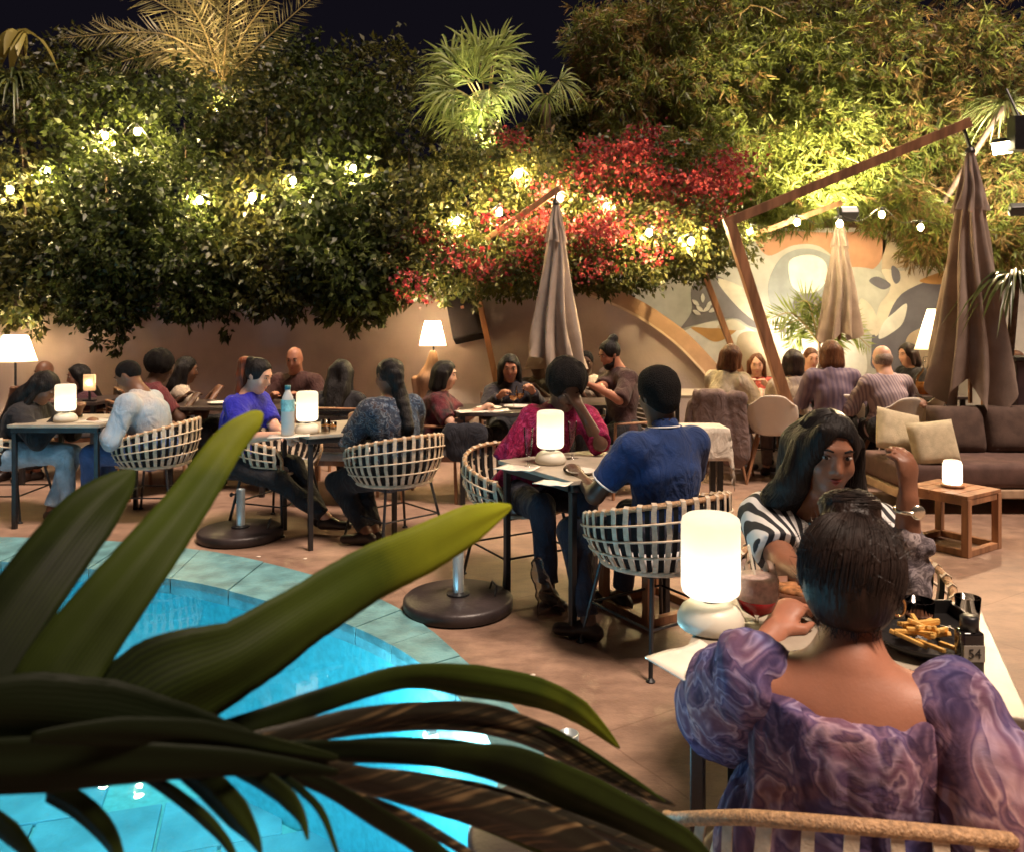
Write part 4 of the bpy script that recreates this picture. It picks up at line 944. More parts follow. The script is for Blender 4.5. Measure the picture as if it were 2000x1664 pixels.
def swirl_mat(name, cols, scale=5.0, dist=9.0, wsc=2.2, second=None, soft=0.2):
    m = bpy.data.materials.new(name); nt = nodes_of(m); N, L = nt.nodes, nt.links
    out = N.new('ShaderNodeOutputMaterial'); b = N.new('ShaderNodeBsdfPrincipled'); tc = N.new('ShaderNodeTexCoord')
    wv = N.new('ShaderNodeTexWave'); wv.wave_type = 'RINGS'; wv.rings_direction = 'SPHERICAL'; wv.inputs['Scale'].default_value = scale
    wv.inputs['Distortion'].default_value = dist; wv.inputs['Detail'].default_value = 3; wv.inputs['Detail Scale'].default_value = wsc
    wn = N.new('ShaderNodeTexNoise'); wn.inputs['Scale'].default_value = scale*1.5; wn.inputs['Detail'].default_value = 2.5; L.new(tc.outputs['Object'], wn.inputs['Vector'])
    sb = N.new('ShaderNodeMixRGB'); sb.blend_type = 'LINEAR_LIGHT'; sb.inputs[0].default_value = 0.16; L.new(tc.outputs['Object'], sb.inputs[1]); L.new(wn.outputs['Color'], sb.inputs[2])
    vo = N.new('ShaderNodeTexVoronoi'); vo.inputs['Scale'].default_value = scale*2.2; L.new(sb.outputs[0], vo.inputs['Vector'])
    s2 = N.new('ShaderNodeVectorMath'); s2.operation = 'SUBTRACT'; L.new(sb.outputs[0], s2.inputs[0]); L.new(vo.outputs['Position'], s2.inputs[1])
    L.new(s2.outputs[0], wv.inputs['Vector'])
    rp = N.new('ShaderNodeValToRGB'); el = rp.color_ramp.elements
    while len(el) < len(cols): el.new(0.5)
    for i, c in enumerate(cols): el[i].position = i/(len(cols)-1); el[i].color = (*c, 1)
    L.new(wv.outputs['Fac'], rp.inputs[0])
    nz = N.new('ShaderNodeTexNoise'); nz.inputs['Scale'].default_value = 4.5; nz.inputs['Detail'].default_value = 5; L.new(tc.outputs['Object'], nz.inputs['Vector'])
    r2 = N.new('ShaderNodeValToRGB'); r2.color_ramp.elements[0].position = 0.38; r2.color_ramp.elements[1].position = 0.62
    s1, s2 = second or ((0.55, 0.5, 0.75), (1.25, 0.95, 0.95))
    r2.color_ramp.elements[0].color = (*s1, 1); r2.color_ramp.elements[1].color = (*s2, 1); L.new(nz.outputs['Fac'], r2.inputs[0])
    av = tuple(np.mean(np.array(cols), axis=0)); so = N.new('ShaderNodeMixRGB'); so.inputs[0].default_value = soft; so.inputs[2].default_value = (*av, 1); L.new(rp.outputs[0], so.inputs[1])
    mx = N.new('ShaderNodeMixRGB'); mx.blend_type = 'MULTIPLY'; mx.inputs[0].default_value = 0.9; L.new(so.outputs[0], mx.inputs[1]); L.new(r2.outputs[0], mx.inputs[2])
    L.new(mx.outputs[0], b.inputs['Base Color']); b.inputs['Roughness'].default_value = 0.92; b.inputs['Specular IOR Level'].default_value = 0.15
    n2 = N.new('ShaderNodeTexNoise'); n2.inputs['Scale'].default_value = 16; n2.inputs['Detail'].default_value = 5; n2.inputs['Distortion'].default_value = 1.2; L.new(tc.outputs['Object'], n2.inputs['Vector'])
    bp = N.new('ShaderNodeBump'); bp.inputs['Strength'].default_value = 0.3; bp.inputs['Distance'].default_value = 0.02; L.new(n2.outputs['Fac'], bp.inputs['Height']); L.new(bp.outputs[0], b.inputs['Normal'])
    L.new(b.outputs[0], out.inputs[0]); return m
M_SHOE = mat('shoe_dark', (0.02, 0.012, 0.01), 0.4, 0.3); M_EYE = mat('eye_white', (0.36, 0.30, 0.26), 0.25, 0.05); M_IRIS = mat('iris', (0.012, 0.007, 0.005), 0.12, 0.1)
def ik(S, T, L1, L2, pole):
    d = np.linalg.norm(T-S); T = S+(T-S)*min(1, 0.985*(L1+L2)/d); d = np.linalg.norm(T-S); u = (T-S)/d
    a = (L1*L1-L2*L2+d*d)/(2*d); hh = math.sqrt(max(0, L1*L1-a*a)); p = pole-u*np.dot(pole, u)
    return S+u*a+nrm(p)*hh, T
def hand_prims(Wr, d, s, n, curl=0.5, sc=1.0, point=None):
    """palm, four fingers, thumb. d: along the hand, s: towards the thumb, n: back of the hand"""
    d, s, n = nrm(d), nrm(s), nrm(n); pr = [cone(Wr-d*0.01, Wr+d*0.075*sc, 0.030*sc, 0.040*sc, 0.02, (n, 0.45))]
    for i, (o, L_) in enumerate(((0.028, 0.070), (0.0095, 0.080), (-0.0095, 0.074), (-0.027, 0.058))):
        c = curl if not (point and i in point) else 0.08
        r0 = Wr+d*0.082*sc+s*o*sc; a1 = c*0.75; d1 = d*math.cos(a1)-n*math.sin(a1); m1 = r0+d1*L_*0.45*sc
        a2 = c*2.0; d2 = d*math.cos(a2)-n*math.sin(a2); m2 = m1+d2*L_*0.33*sc; a3 = c*2.9; d3 = d*math.cos(a3)-n*math.sin(a3)
        pr += [cone(r0-d*0.012, m1, 0.0105*sc, 0.0095*sc, 0.006), cone(m1, m2, 0.0095*sc, 0.0085*sc, 0.003), cone(m2, m2+d3*L_*0.26*sc, 0.0085*sc, 0.0072*sc, 0.003)]
    t0 = Wr+d*0.022*sc+s*0.024*sc-n*0.006; t1 = t0+nrm(d*0.7+s*0.75-n*0.35)*0.036*sc; t2 = t1+nrm(d*0.95+s*0.15-n*0.5*curl)*0.034*sc
    pr += [cone(t0, t1, 0.016*sc, 0.012*sc, 0.010), cone(t1, t2, 0.0115*sc, 0.009*sc, 0.003)]
    return pr
def person(lb, head, phi, lean=0.1, skin='dark', hair=('crop', 'black'), top=None, sleeve='short', bottom=None, hands=None, hy=0.0, hp=12.0, hroll=0.0, h=0.013, sex='f', b=1.0,
           seat=0.45, feet=None, face=True, group=None, elbow=None, neck_open=0.0, topname='shirt', fold=0.0085, hside=0.0, curl=(0.5, 0.5), handn=(None, None), point=(None, None), beard=None, hipoff=None, seed=1, shoe=None, skirt=False, topskip=False):
    C = np.asarray(head, float); f = np.array((math.sin(R(phi)), math.cos(R(phi)), 0)); r = np.array((f[1], -f[0], 0))
    a = R(phi+hy); fh = np.array((math.sin(a), math.cos(a), 0)); p = R(hp)
    hf = fh*math.cos(p)-UP*math.sin(p); hu = UP*math.cos(p)+fh*math.sin(p); hr = np.cross(hf, hu)
    if hroll:
        q = R(hroll); hu, hr = hu*math.cos(q)+hr*math.sin(q), hr*math.cos(q)-hu*math.sin(q)
    A = np.stack([hr, hf, hu]); Q = lambda x, y, z: C+hr*x+hf*y+hu*z
    male = sex == 'm'; sw = 0.185*b if male else 0.158*b
    P = np.array((C[0], C[1], seat+0.085))-f*lean
    if hipoff is not None: P[:2] += hipoff
    Nk = C-hu*0.145-hf*0.035-UP*0.035
    chest = P+(Nk-P)*0.62-f*0.015
    sl = Nk-UP*0.055
    ax = nrm(Nk-P); fb = nrm(f-ax*np.dot(f, ax)); SH = {s: sl+r*s*sw+fb*0.005 for s in (-1, 1)}
    body, torso = [], []
    torso += [cone(P-r*0.075, P+r*0.075, 0.122*b, 0.122*b, 0.05, (fb, 0.9)),
              cone(P+ax*0.03, chest, 0.132*b, (0.142 if male else 0.130)*b, 0.06, (fb, 0.78)),
              cone(chest, sl-ax*0.05, (0.152 if male else 0.132)*b, 0.115*b, 0.06, (fb, 0.74)),
              cone(SH[-1]+r*0.03, SH[1]-r*0.03, 0.060*b, 0.060*b, 0.06), cone(sl-UP*0.02, Nk+UP*0.02, 0.075*b, 0.055, 0.05)]
    if not male: torso += [ell(chest+ax*0.02+fb*0.085*b+r*s*0.062, (0.058*b, 0.05*b, 0.055*b), k=0.04) for s in (-1, 1)]
    neck = [cone(Nk-UP*0.03, C-hu*0.05-hf*0.01, 0.066 if male else 0.052, 0.063 if male else 0.050, 0.03)]
    hd = [ell(Q(0, -0.012, 0.022), (0.072, 0.090, 0.090), A, 0.02), ell(Q(0, 0.022, -0.035), (0.058, 0.062, 0.085), A, 0.03), ell(Q(0, 0.055, -0.098), (0.024, 0.020, 0.018), A, 0.03),
          cone(Q(0, 0.080, 0.012), Q(0, 0.098, -0.026), 0.007, 0.011, 0.010), cone(Q(-0.011, 0.084, -0.031), Q(0.011, 0.084, -0.031), 0.008, 0.008, 0.008),
          cone(Q(-0.034, 0.071, 0.030), Q(0.034, 0.071, 0.030), 0.011, 0.011, 0.015), ell(Q(-0.040, 0.058, -0.030), (0.018, 0.016, 0.02), A, 0.025), ell(Q(0.040, 0.058, -0.030), (0.018, 0.016, 0.02), A, 0.025),
          ell(Q(-0.031, 0.090, 0.012), (0.016, 0.012, 0.010), A, 0.010, '-'), ell(Q(0.031, 0.090, 0.012), (0.016, 0.012, 0.010), A, 0.010, '-'),
          cone(Q(-0.018, 0.074, -0.060), Q(0.018, 0.074, -0.060), 0.009, 0.009, 0.010)]
    for s in (-1, 1): hd.append(ell(Q(s*0.074, -0.012, -0.005), (0.010, 0.019, 0.031), A, 0.008))
    # arms
    arms, sleeves = [], []; HW = {}; hands = hands or (None, None)
    L1, L2 = 0.275, 0.245; 
    for i, s in enumerate((-1, 1)):
        S = SH[s]; T = np.asarray(hands[i], float) if hands[i] is not None else np.array((*(SH[s]+f*0.30-r*s*0.05)[:2], 0.79))
        pole = np.asarray(elbow[i], float) if elbow is not None and elbow[i] is not None else (-UP*0.8+r*s*0.55-f*0.25)
        E, T = ik(S, T, L1, L2, pole)
        arms += [cone(S, E, 0.052*b, 0.040*b, 0.04), cone(E, T, 0.041*b, 0.027, 0.02)]
        n_ = handn[i] if handn[i] is not None else UP
        d_ = nrm(T-E); n_ = nrm(np.asarray(n_)-d_*np.dot(n_, d_)); th = nrm(np.cross(d_, n_))*(1 if s > 0 else -1)*-1
        arms += hand_prims(T, d_, th, n_, curl[i], 1.0, point[i])
        HW[s] = (S, E, T)
        k0 = 0.014
        if sleeve == 'short': sleeves.append(cone(S, S+(E-S)*0.72, 0.060*b+k0, 0.052*b+k0, 0.04, end=True))
        elif sleeve == 'long': sleeves += [cone(S, E, 0.058*b+k0, 0.046*b+k0, 0.04), cone(E, E+(T-E)*0.93, 0.046*b+k0, 0.032+k0*0.7, 0.03, end=True)]
        elif sleeve == 'elbow': sleeves += [cone(S, E+(E-S)*0.02, 0.060*b+k0, 0.052*b+k0, 0.04, end=True)]
    legs, trou, shoes = [], [], []
    for i, s in enumerate((-1, 1)):
        hj = P+r*s*0.085-UP*0.02
        if feet is not None and feet[i] is not None: an = np.asarray(feet[i], float)
        else: an = np.array((*(hj+f*0.46+r*s*0.03)[:2], 0.085))
        K, an = ik(hj, an, 0.43, 0.42, f*0.9+UP*0.8+r*s*0.15)
        legs += [cone(hj, K, 0.088*b, 0.056*b, 0.05), cone(K, an, 0.055*b, 0.036, 0.03)]
        fd = nrm((an-hj)*np.array((1, 1, 0))) if np.linalg.norm((an-hj)[:2]) > 0.12 else f
        toe = an+fd*0.15-UP*0.05; legs += [cone(an-UP*0.03, toe, 0.034, 0.022, 0.02)]
        trou += [cone(hj, K, 0.100*b, 0.068*b, 0.05), cone(K, K+(an-K)*0.93, 0.067*b, 0.050, 0.03, end=True)]
        shoes.append([cone(an-fd*0.035-UP*0.045, toe-UP*0.0, 0.038, 0.030, 0.02), cone(an-UP*0.02, an-UP*0.03+fd*0.04, 0.040, 0.036, 0.02), plane((0, 0, -1), -0.003)])
    base = np.array((P[0], P[1], 0.0))
    bm_ = surf(torso+neck+hd+arms+legs, h)
    o = obj('person', bm_, SKIN[skin], None, True, loc=base); tag(o, lb, 'person', group)
    infl = lambda L_, e: [dict(q, ra=q['ra']+e, rb=q['rb']+e) if q['t'] == 'c' else dict(q, r=q['r']+e) for q in L_]
    if top is not None and not topskip:
        tp = infl(torso, 0.013)+sleeves
        if neck_open: tp.append(ell(Nk+f*0.03+UP*0.02, (0.085*neck_open, 0.085*neck_open, 0.07*neck_open), k=0.012, op='-'))
        else: tp.append(ell(Nk+UP*0.065, (0.085, 0.085, 0.06), k=0.01, op='-'))
        obj(topname, surf(tp, h, fold, 30, seed, (1, 1, 0.6)), top, o, True, world=True)
    if bottom is not None:
        tr = [cone(P-r*0.075, P+r*0.075, 0.134*b, 0.134*b, 0.05)]+trou
        if skirt: tr = [cone(P-r*0.075, P+r*0.075, 0.134*b, 0.134*b, 0.05), cone(P-r*0.04, P-r*0.04+f*0.42, 0.13*b, 0.12*b, 0.08), cone(P+r*0.04, P+r*0.04+f*0.42, 0.13*b, 0.12*b, 0.08)]
        obj('skirt' if skirt else 'trousers', surf(tr, h, fold*0.8, 26, seed+5), bottom, o, True, world=True)
    for sp_ in shoes: obj('shoe', surf(sp_, max(h, 0.008)), shoe or M_SHOE, o, True, world=True)
    # hair
    st, hc = hair; HM = HAIRM[hc] if isinstance(hc, str) else hc
    cap = [ell(Q(0, -0.016, 0.026), (0.082, 0.099, 0.095), A, 0.02)]
    cut = [ell(Q(0, 0.094, -0.022), (0.070, 0.072, 0.106), A, 0.015, '-'), ell(Q(0, 0.045, -0.140), (0.12, 0.105, 0.085), A, 0.02, '-')]
    ns, nf, pr = 0.003, 70, None
    if st == 'crop': pr = [ell(Q(0, -0.016, 0.026), (0.077, 0.095, 0.091), A, 0.02)]+cut; ns = 0.0015
    elif st == 'flat': pr = [ell(Q(0, -0.016, 0.028), (0.089, 0.102, 0.100), A, 0.02), cone(Q(0, -0.015, 0.045), Q(0, -0.012, 0.078), 0.089, 0.086, 0.03, (hu, 0.7)), cone(Q(0, -0.06, -0.03), Q(0, -0.05, 0.03), 0.06, 0.06, 0.04)]+cut; ns = 0.002; nf = 120
    elif st == 'afro': pr = [ell(Q(0, -0.03, 0.045), (0.118, 0.122, 0.118), A, 0.03)]+cut; ns = 0.007; nf = 75
    elif st == 'bald': pr = None
    elif st == 'rim': pr = [ell(Q(0, -0.02, -0.012), (0.079, 0.093, 0.078), A, 0.02), ell(Q(0, 0.035, 0.07), (0.085, 0.125, 0.062), A, 0.02, '-')]+cut; ns = 0.0015
    elif st == 'long':
        pr = cap+cut+[cone(Q(s*0.05, -0.055, 0.0), Q(s*0.06, -0.085, -0.17), 0.052, 0.05, 0.03) for s in (-1, 1)]
        e0 = Q(0, -0.085, -0.15); e1 = np.array((*(chest-f*0.135*b)[:2], chest[2]-0.02)); pr += [cone(e0+r*s*0.045, e1+r*s*0.04, 0.052, 0.026, 0.03) for s in (-1, 0, 1)]
        pr += [cone(Q(s*0.078, 0.0, 0.02), Q(s*0.088, 0.0, -0.16), 0.022, 0.022, 0.02) for s in (-1, 1)]; ns = 0.007; nf = 50
    elif st == 'bob': pr = cap+cut+[cone(Q(s*0.055, -0.045, 0.0), Q(s*0.065, -0.05, -0.115), 0.05, 0.045, 0.04) for s in (-1, 1)]+[cone(Q(s*0.078, 0.01, 0.02), Q(s*0.084, 0.012, -0.1), 0.022, 0.02, 0.02) for s in (-1, 1)]+[cone(Q(0, -0.07, 0), Q(0, -0.08, -0.11), 0.05, 0.045, 0.04)]; ns = 0.005; nf = 50
    elif st == 'bun': pr = cap+cut+[ell(Q(0, -0.085, 0.105), (0.046, 0.046, 0.042), A, 0.02)]; ns = 0.003
    elif st == 'tail':
        pr = cap+cut+[ell(Q(0, -0.105, 0.06), (0.035, 0.035, 0.035), A, 0.02)]
    if pr: HO = obj('hair', surf(pr, min(h, 0.011), ns, nf, seed+9, (1, 1, 0.25)), HM, o, True, world=True)
    if st == 'tail':
        b0_ = Q(0, -0.105, 0.06); pts = [b0_, b0_-fh*0.045-UP*0.01, b0_-fh*0.062-UP*0.10, b0_-fh*0.070-UP*0.22, b0_-fh*0.075-UP*0.36]; rr = (0.030, 0.038, 0.042, 0.040, 0.016)
        obj('ponytail', surf([cone(pts[i], pts[i+1], rr[i], rr[i+1], 0.02) for i in range(4)], 0.01, 0.005, 50, seed, (1, 1, 0.25)), HAIRM['auburn'], o, True, world=True)
    if beard: obj('beard', surf([ell(Q(0, 0.045, -0.085), (0.052, 0.046, 0.046), A, 0.02), cone(Q(-0.052, 0.0, -0.03), Q(-0.045, 0.03, -0.08), 0.018, 0.022, 0.02), cone(Q(0.052, 0.0, -0.03), Q(0.045, 0.03, -0.08), 0.018, 0.022, 0.02),
                                   ell(Q(0, 0.075, -0.035), (0.04, 0.05, 0.028), A, 0.01, '-')], 0.009, 0.003, 80, seed), HAIRM[beard], o, True, world=True)
    if face:
        for s in (-1, 1):
            e = obj('eye', ellip(Q(s*0.031, 0.0735, 0.0115), (0.0130, 0.0106, 0.0056), 14, 10, A), M_EYE, o, True, world=True)
            obj('iris', ellip(Q(s*0.031+hside*0.003, 0.0805, 0.011), (0.0062, 0.0046, 0.0056), 12, 8, A), M_IRIS, e, True, world=True)
            obj('eyebrow', tube([Q(s*0.016, 0.083, 0.030), Q(s*0.032, 0.082, 0.036), Q(s*0.048, 0.070, 0.030)], [0.003, 0.0038, 0.002], 6), HM, o, True, world=True)
        lipc = mat('lips_'+skin, tuple(np.array(dict(warm=(0.30, 0.07, 0.055), deep=(0.10, 0.03, 0.025), dark=(0.18, 0.05, 0.04), mid=(0.32, 0.09, 0.07), fair=(0.45, 0.16, 0.13))[skin])), 0.4, 0.1)
        obj('lips', cat([tube([Q(-0.025, 0.0735, -0.0535), Q(-0.008, 0.085, -0.0555), Q(0.008, 0.085, -0.0555), Q(0.025, 0.0735, -0.0535)], [0.002, 0.0042, 0.0042, 0.002], 8), tube([Q(-0.024, 0.0735, -0.0550), Q(0, 0.085, -0.0665), Q(0.024, 0.0735, -0.0550)], [0.002, 0.0055, 0.002], 8)]), lipc, o, True, world=True)
    return dict(o=o, Q=Q, A=A, f=f, r=r, P=P, N=Nk, SH=SH, HW=HW, chest=chest, hf=hf, hr=hr, hu=hu, C=C, fb=fb, ax=ax)
BLACK = cl('black', (0.012, 0.011, 0.014)); DENIM = cl('denim', (0.05, 0.09, 0.22)); LTDENIM = cl('light_denim', (0.30, 0.38, 0.46)); NAVY = cl('navy', (0.015, 0.016, 0.03))
GU, GBK, GR = 'guests at the front tables', 'guests in the back rows', 'guests seated in the shell chairs'
# ---- 1: nearest woman, seen from behind
H1 = W(1665, 1112, 1.50)
u1 = np.array((math.sin(R(23)), math.cos(R(23)), 0)); r1 = np.array((u1[1], -u1[0], 0))
DRESS = swirl_mat('swirl_dress', [(0.035, 0.022, 0.06), (0.22, 0.15, 0.20), (0.08, 0.055, 0.12), (0.46, 0.38, 0.41), (0.15, 0.085, 0.12)], 2.3, 7.0, 4.5, ((0.45, 0.58, 1.10), (1.25, 0.86, 0.76)), 0.28)
n1 = person('woman seen from behind in a purple swirl print dress with puff sleeves', H1, 23, 0.03, 'mid', ('none', 'dusk'), DRESS, 'none', cl('plum', (0.10, 0.05, 0.09)), h=0.008, b=1.06, seat=0.40,
            hands=(H1+u1*0.36-r1*0.17-UP*0.27, H1+u1*0.05+r1*0.40-UP*0.50), hp=14, face=False, group=GU, topskip=True, hy=6)
o, Q, A = n1['o'], n1['Q'], n1['A']
pr = [ell(Q(0, -0.022, 0.006), (0.092, 0.104, 0.104), A, 0.02), ell(Q(0, -0.045, -0.052), (0.064, 0.060, 0.062), A, 0.04), ell(Q(-0.008, 0.0, 0.112), (0.056, 0.058, 0.036), A, 0.016),
      ell(Q(0, 0.105, -0.06), (0.085, 0.085, 0.11), A, 0.02, '-'), ell(Q(0, 0.0, -0.165), (0.12, 0.12, 0.07), A, 0.02, '-')]
obj('hair', surf(pr, 0.006, 0.0012, 110, 3, (1, 1, 0.25)), HAIRM['dusk'], o, True, world=True)
obj('hair_glint', ellip(Q(0.012, -0.122, 0.012), (0.004, 0.003, 0.006), 10, 6), mat('clip', (0.9, 0.9, 0.9), 0.1, 0.02, metal=1.0), o, True, world=True)  # tiny bright bead standing in for the white highlight on the hair
for s in (1,): obj('earring', cat([tube([Q(s*0.080, -0.008, -0.035)+np.array((0.011*math.cos(a), 0, -0.018+0.018*math.sin(a))) for a in np.linspace(0, 2*math.pi, 17)], 0.0022, 6, False)]), mat('gold', (0.8, 0.5, 0.2), 0.25, 0.1, metal=1.0), o, True, world=True)
# combed strands running up to the bun
rs = np.random.RandomState(15); ws = []; HX = np.array((0.093, 0.105, 0.105))
for _ in range(900):
    th = rs.uniform(0, 2*math.pi); p0, p1 = rs.uniform(1.7, 2.5), rs.uniform(0.25, 0.5); off = rs.uniform(0.998, 1.03); pts = []
    for q in np.linspace(0, 1, 7):
        ph = p0+(p1-p0)*q; v = np.array((math.sin(ph)*math.cos(th+0.25*q), math.sin(ph)*math.sin(th+0.25*q), math.cos(ph)))
        lo_ = max(0.0, -v[2]-0.05); pts.append((v*HX*off*(1+0.02*min(1, lo_*2.2)), v))
    if any(v[1] > 0.35 for _, v in pts): continue
    ws.append(tube([Q(a_[0], a_[1]-0.022, a_[2]+0.006) for a_, _ in pts], [0.0006, 0.0010, 0.0011, 0.0011, 0.0010, 0.0009, 0.0005], 3, False))
for _ in range(260):
    a0 = rs.uniform(0, 6.3); q0 = rs.uniform(0.15, 1.45); rr = 0.0575*math.sin(q0+0.1); zz = 0.112+0.037*math.cos(q0); n_ = 6; sp_ = rs.uniform(0.8, 2.0)
    ws.append(tube([Q(-0.008+rr*math.cos(a0+sp_*q), rr*math.sin(a0+sp_*q), zz+0.003*math.sin(3*q+a0)) for q in np.linspace(0, 1, n_)], 0.0010, 3, False))
obj('hair_strands', cat(ws), mat('hair_strand', (0.019, 0.0095, 0.0066), 0.55, 0.4, 20, spec=0.35), o, True, world=True)
# wisps of fine hair round the updo
rs = np.random.RandomState(5); ws = []
for _ in range(420):
    v = nrm(rs.randn(3)); c = Q(0, -0.022, 0.006)+A.T @ (v*np.array((0.091, 0.103, 0.103))); t = nrm(np.cross(v @ A, rs.randn(3)))
    L_ = rs.uniform(0.015, 0.05); w = v @ A
    ws.append(tube([c, c+t*L_*0.5+w*0.006, c+t*L_+w*rs.uniform(0.0, 0.016)], [0.0007, 0.0006, 0.0003], 3, False))
for _ in range(120):        # short nape hairs below the updo
    x_ = rs.uniform(-0.055, 0.055); c = Q(x_, -0.085+0.3*abs(x_), -0.088+rs.uniform(-0.01, 0.012)); L_ = rs.uniform(0.012, 0.035)
    ws.append(tube([c, c-UP*L_*0.5+n1['r']*rs.uniform(-.006, .006)-u1*0.002, c-UP*L_+n1['r']*rs.uniform(-.012, .012)], [0.0007, 0.0006, 0.0002], 3, False))
obj('stray_hair', cat(ws), HAIRM['dusk'], o, world=True)
SHL, SHR = n1['SH'][-1], n1['SH'][1]; EL, ER = n1['HW'][-1][1], n1['HW'][1][1]; TL, TR = n1['HW'][-1][2], n1['HW'][1][2]
ch = n1['chest']; P1 = n1['P']
ztop = W(1640, 1400, 1.40)[2]
dr = [cone(P1-n1['r']*0.07, P1+n1['r']*0.07, 0.160, 0.160, 0.06), cone(P1, ch+UP*0.01, 0.166, 0.150, 0.08, (n1['fb'], 0.84)), cone(ch, n1['N']-UP*0.05, 0.158, 0.150, 0.06, (n1['fb'], 0.72)),
      cone(P1-n1['r']*0.09, P1-n1['r']*0.10+u1*0.36, 0.13, 0.12, 0.08), cone(P1+n1['r']*0.09, P1+n1['r']*0.10+u1*0.36, 0.13, 0.12, 0.08), plane((-u1[0]*0.25, -u1[1]*0.25, 1), ztop-0.25*(u1[0]*ch[0]+u1[1]*(ch[1]-0.16)))]
obj('dress', surf(dr, 0.007, 0.0090, 80, 12, (1, 1, 0.08)), DRESS, o, True, world=True)
for nm_, S_, E_, T_, sd_ in (('puff_sleeve', SHL, EL, TL, 21), ('puff_sleeve', SHR, ER, TR, 33)):
    out = n1['r']*(-1 if S_ is SHL else 1); mid_ = (S_+E_)/2
    sl_ = [cone(S_-out*0.010+UP*0.006, mid_, 0.078, 0.092, 0.04), cone(mid_, E_-UP*0.02, 0.092, 0.098, 0.05), cone(E_, E_+(T_-E_)*0.30, 0.092, 0.045, 0.05, end=True), ell(S_+UP*0.058+out*0.015, (0.045, 0.05, 0.035), k=0.04)]
    obj(nm_, surf(sl_, 0.007, 0.0060, 60, sd_, (1, 1, 0.5)), DRESS, o, True, world=True)
# ---- 2: smiling woman opposite
H2 = W(1617, 884, 2.40); u2 = np.array((math.sin(R(203)), math.cos(R(203)), 0)); r2 = np.array((u2[1], -u2[0], 0))
STR = stripes_mat('striped_top', (0.010, 0.010, 0.014), (0.62, 0.60, 0.58), 0.030, (0.9, 0.3, -0.12), 0.014, 0.05)
hl = W(1773, 974, 2.12); n2 = person('smiling woman with long black hair in a black and white striped top', H2, 202, 0.12, 'warm', ('none', 'black'), STR, 'short', BLACK, h=0.008, b=1.04, seat=0.42, hy=-20, hp=10, hroll=-3,
            hands=(hl, np.array((H2[0]-0.16, 1.96, 0.80))), elbow=(-UP*1.0+np.array((0.05, 0.2, 0)), None), handn=(np.array((0.5, -0.8, 0.1)), None), curl=(0.55, 0.5), point=(None, None), group=GU, neck_open=1.15, fold=0.004, hside=1)
o, Q, A = n2['o'], n2['Q'], n2['A']
obj('teeth', ellip(Q(0, 0.0795, -0.0575), (0.0165, 0.0055, 0.0042), 14, 8, A), mat('teeth', (0.62, 0.56, 0.48), 0.3, 0.03), o, True, world=True)
RT = -n2['r']   # image right
ch = n2['chest']
pr = [ell(Q(0, -0.018, 0.028), (0.088, 0.102, 0.100), A, 0.02), ell(Q(-0.008, 0.095, -0.022), (0.064, 0.070, 0.108), A, 0.012, '-')]
hp_ = [Q(0.078, 0.0, 0.03), Q(0.098, 0.005, -0.10), ch+n2['r']*0.13+UP*0.14+n2['f']*0.06, ch+n2['r']*0.115+n2['f']*0.105-UP*0.02, ch+n2['r']*0.095+n2['f']*0.12-UP*0.17]
for k, rr in enumerate((0.030, 0.045, 0.060, 0.055)): pr.append(cone(hp_[k], hp_[k+1], rr, (0.045, 0.060, 0.055, 0.030)[k], 0.03))
for x in (-0.09, -0.03, 0.03, 0.09): pr.append(cone(Q(x*0.7, -0.075, 0.0), ch+n2['r']*x*1.4-n2['f']*0.115+UP*0.02, 0.055, 0.045, 0.04))
pr += [cone(Q(-0.078, 0.01, 0.03), Q(-0.092, -0.005, -0.12), 0.022, 0.03, 0.02), cone(Q(-0.092, -0.005, -0.12), ch+RT*0.14-n2['f']*0.04+UP*0.10, 0.032, 0.035, 0.03), cone(Q(0.045, 0.06, 0.085), Q(0.082, 0.03, -0.06), 0.02, 0.025, 0.02)]
obj('hair', surf(pr, 0.007, 0.003, 60, 8, (1, 1, 0.12)), HAIRM['black'], o, True, world=True)
rs = np.random.RandomState(25); ws = []
def chain(pts, rad, n_, spread=1.03):
    P_ = spline(pts, 4); rr_ = np.interp(np.linspace(0, 1, len(P_)), np.linspace(0, 1, len(rad)), rad); T_ = unit_(np.gradient(P_, axis=0))
    for _ in range(n_):
        th = rs.uniform(0, 6.3); dth = rs.uniform(-0.5, 0.5); so = rs.uniform(0.92, spread+0.06); q = []
        for i_ in range(len(P_)):
            a_ = nrm(np.cross(T_[i_], (0, 1, 0.2))); b_ = np.cross(T_[i_], a_); t_ = th+dth*i_/len(P_)
            q.append(P_[i_]+rr_[i_]*so*(math.cos(t_)*a_+math.sin(t_)*b_))
        ws.append(tube(q, np.linspace(0.0013, 0.0006, len(q)), 3, False))
unit_ = lambda a_: a_/(np.linalg.norm(a_, axis=1)[:, None]+1e-9)
chain(hp_, [0.030, 0.045, 0.060, 0.055, 0.030], 260)
chain([Q(-0.078, 0.01, 0.03), Q(-0.092, -0.005, -0.12), ch+RT*0.14-n2['f']*0.04+UP*0.10], [0.022, 0.03, 0.035], 90)
for _ in range(260):        # crown strands from the parting down both sides
    s_ = rs.choice((-1, 1)); y_ = rs.uniform(-0.75, 0.45); pts = []
    for q in np.linspace(0.05, 1.0, 6):
        ph = q*1.75; v = np.array((s_*math.sin(ph), y_*(0.6+0.4*q), math.cos(ph))); v = v/np.linalg.norm(v); pts.append(Q(v[0]*0.0895, v[1]*0.1035-0.018, v[2]*0.1015+0.028))
    ws.append(tube(pts, 0.0011, 3, False))
obj('hair_strands', cat(ws), mat('hair_strand_black', (0.012, 0.009, 0.008), 0.36, 0.4, 20, spec=0.35), o, True, world=True)
SL, E2, T2 = n2['HW'][-1]
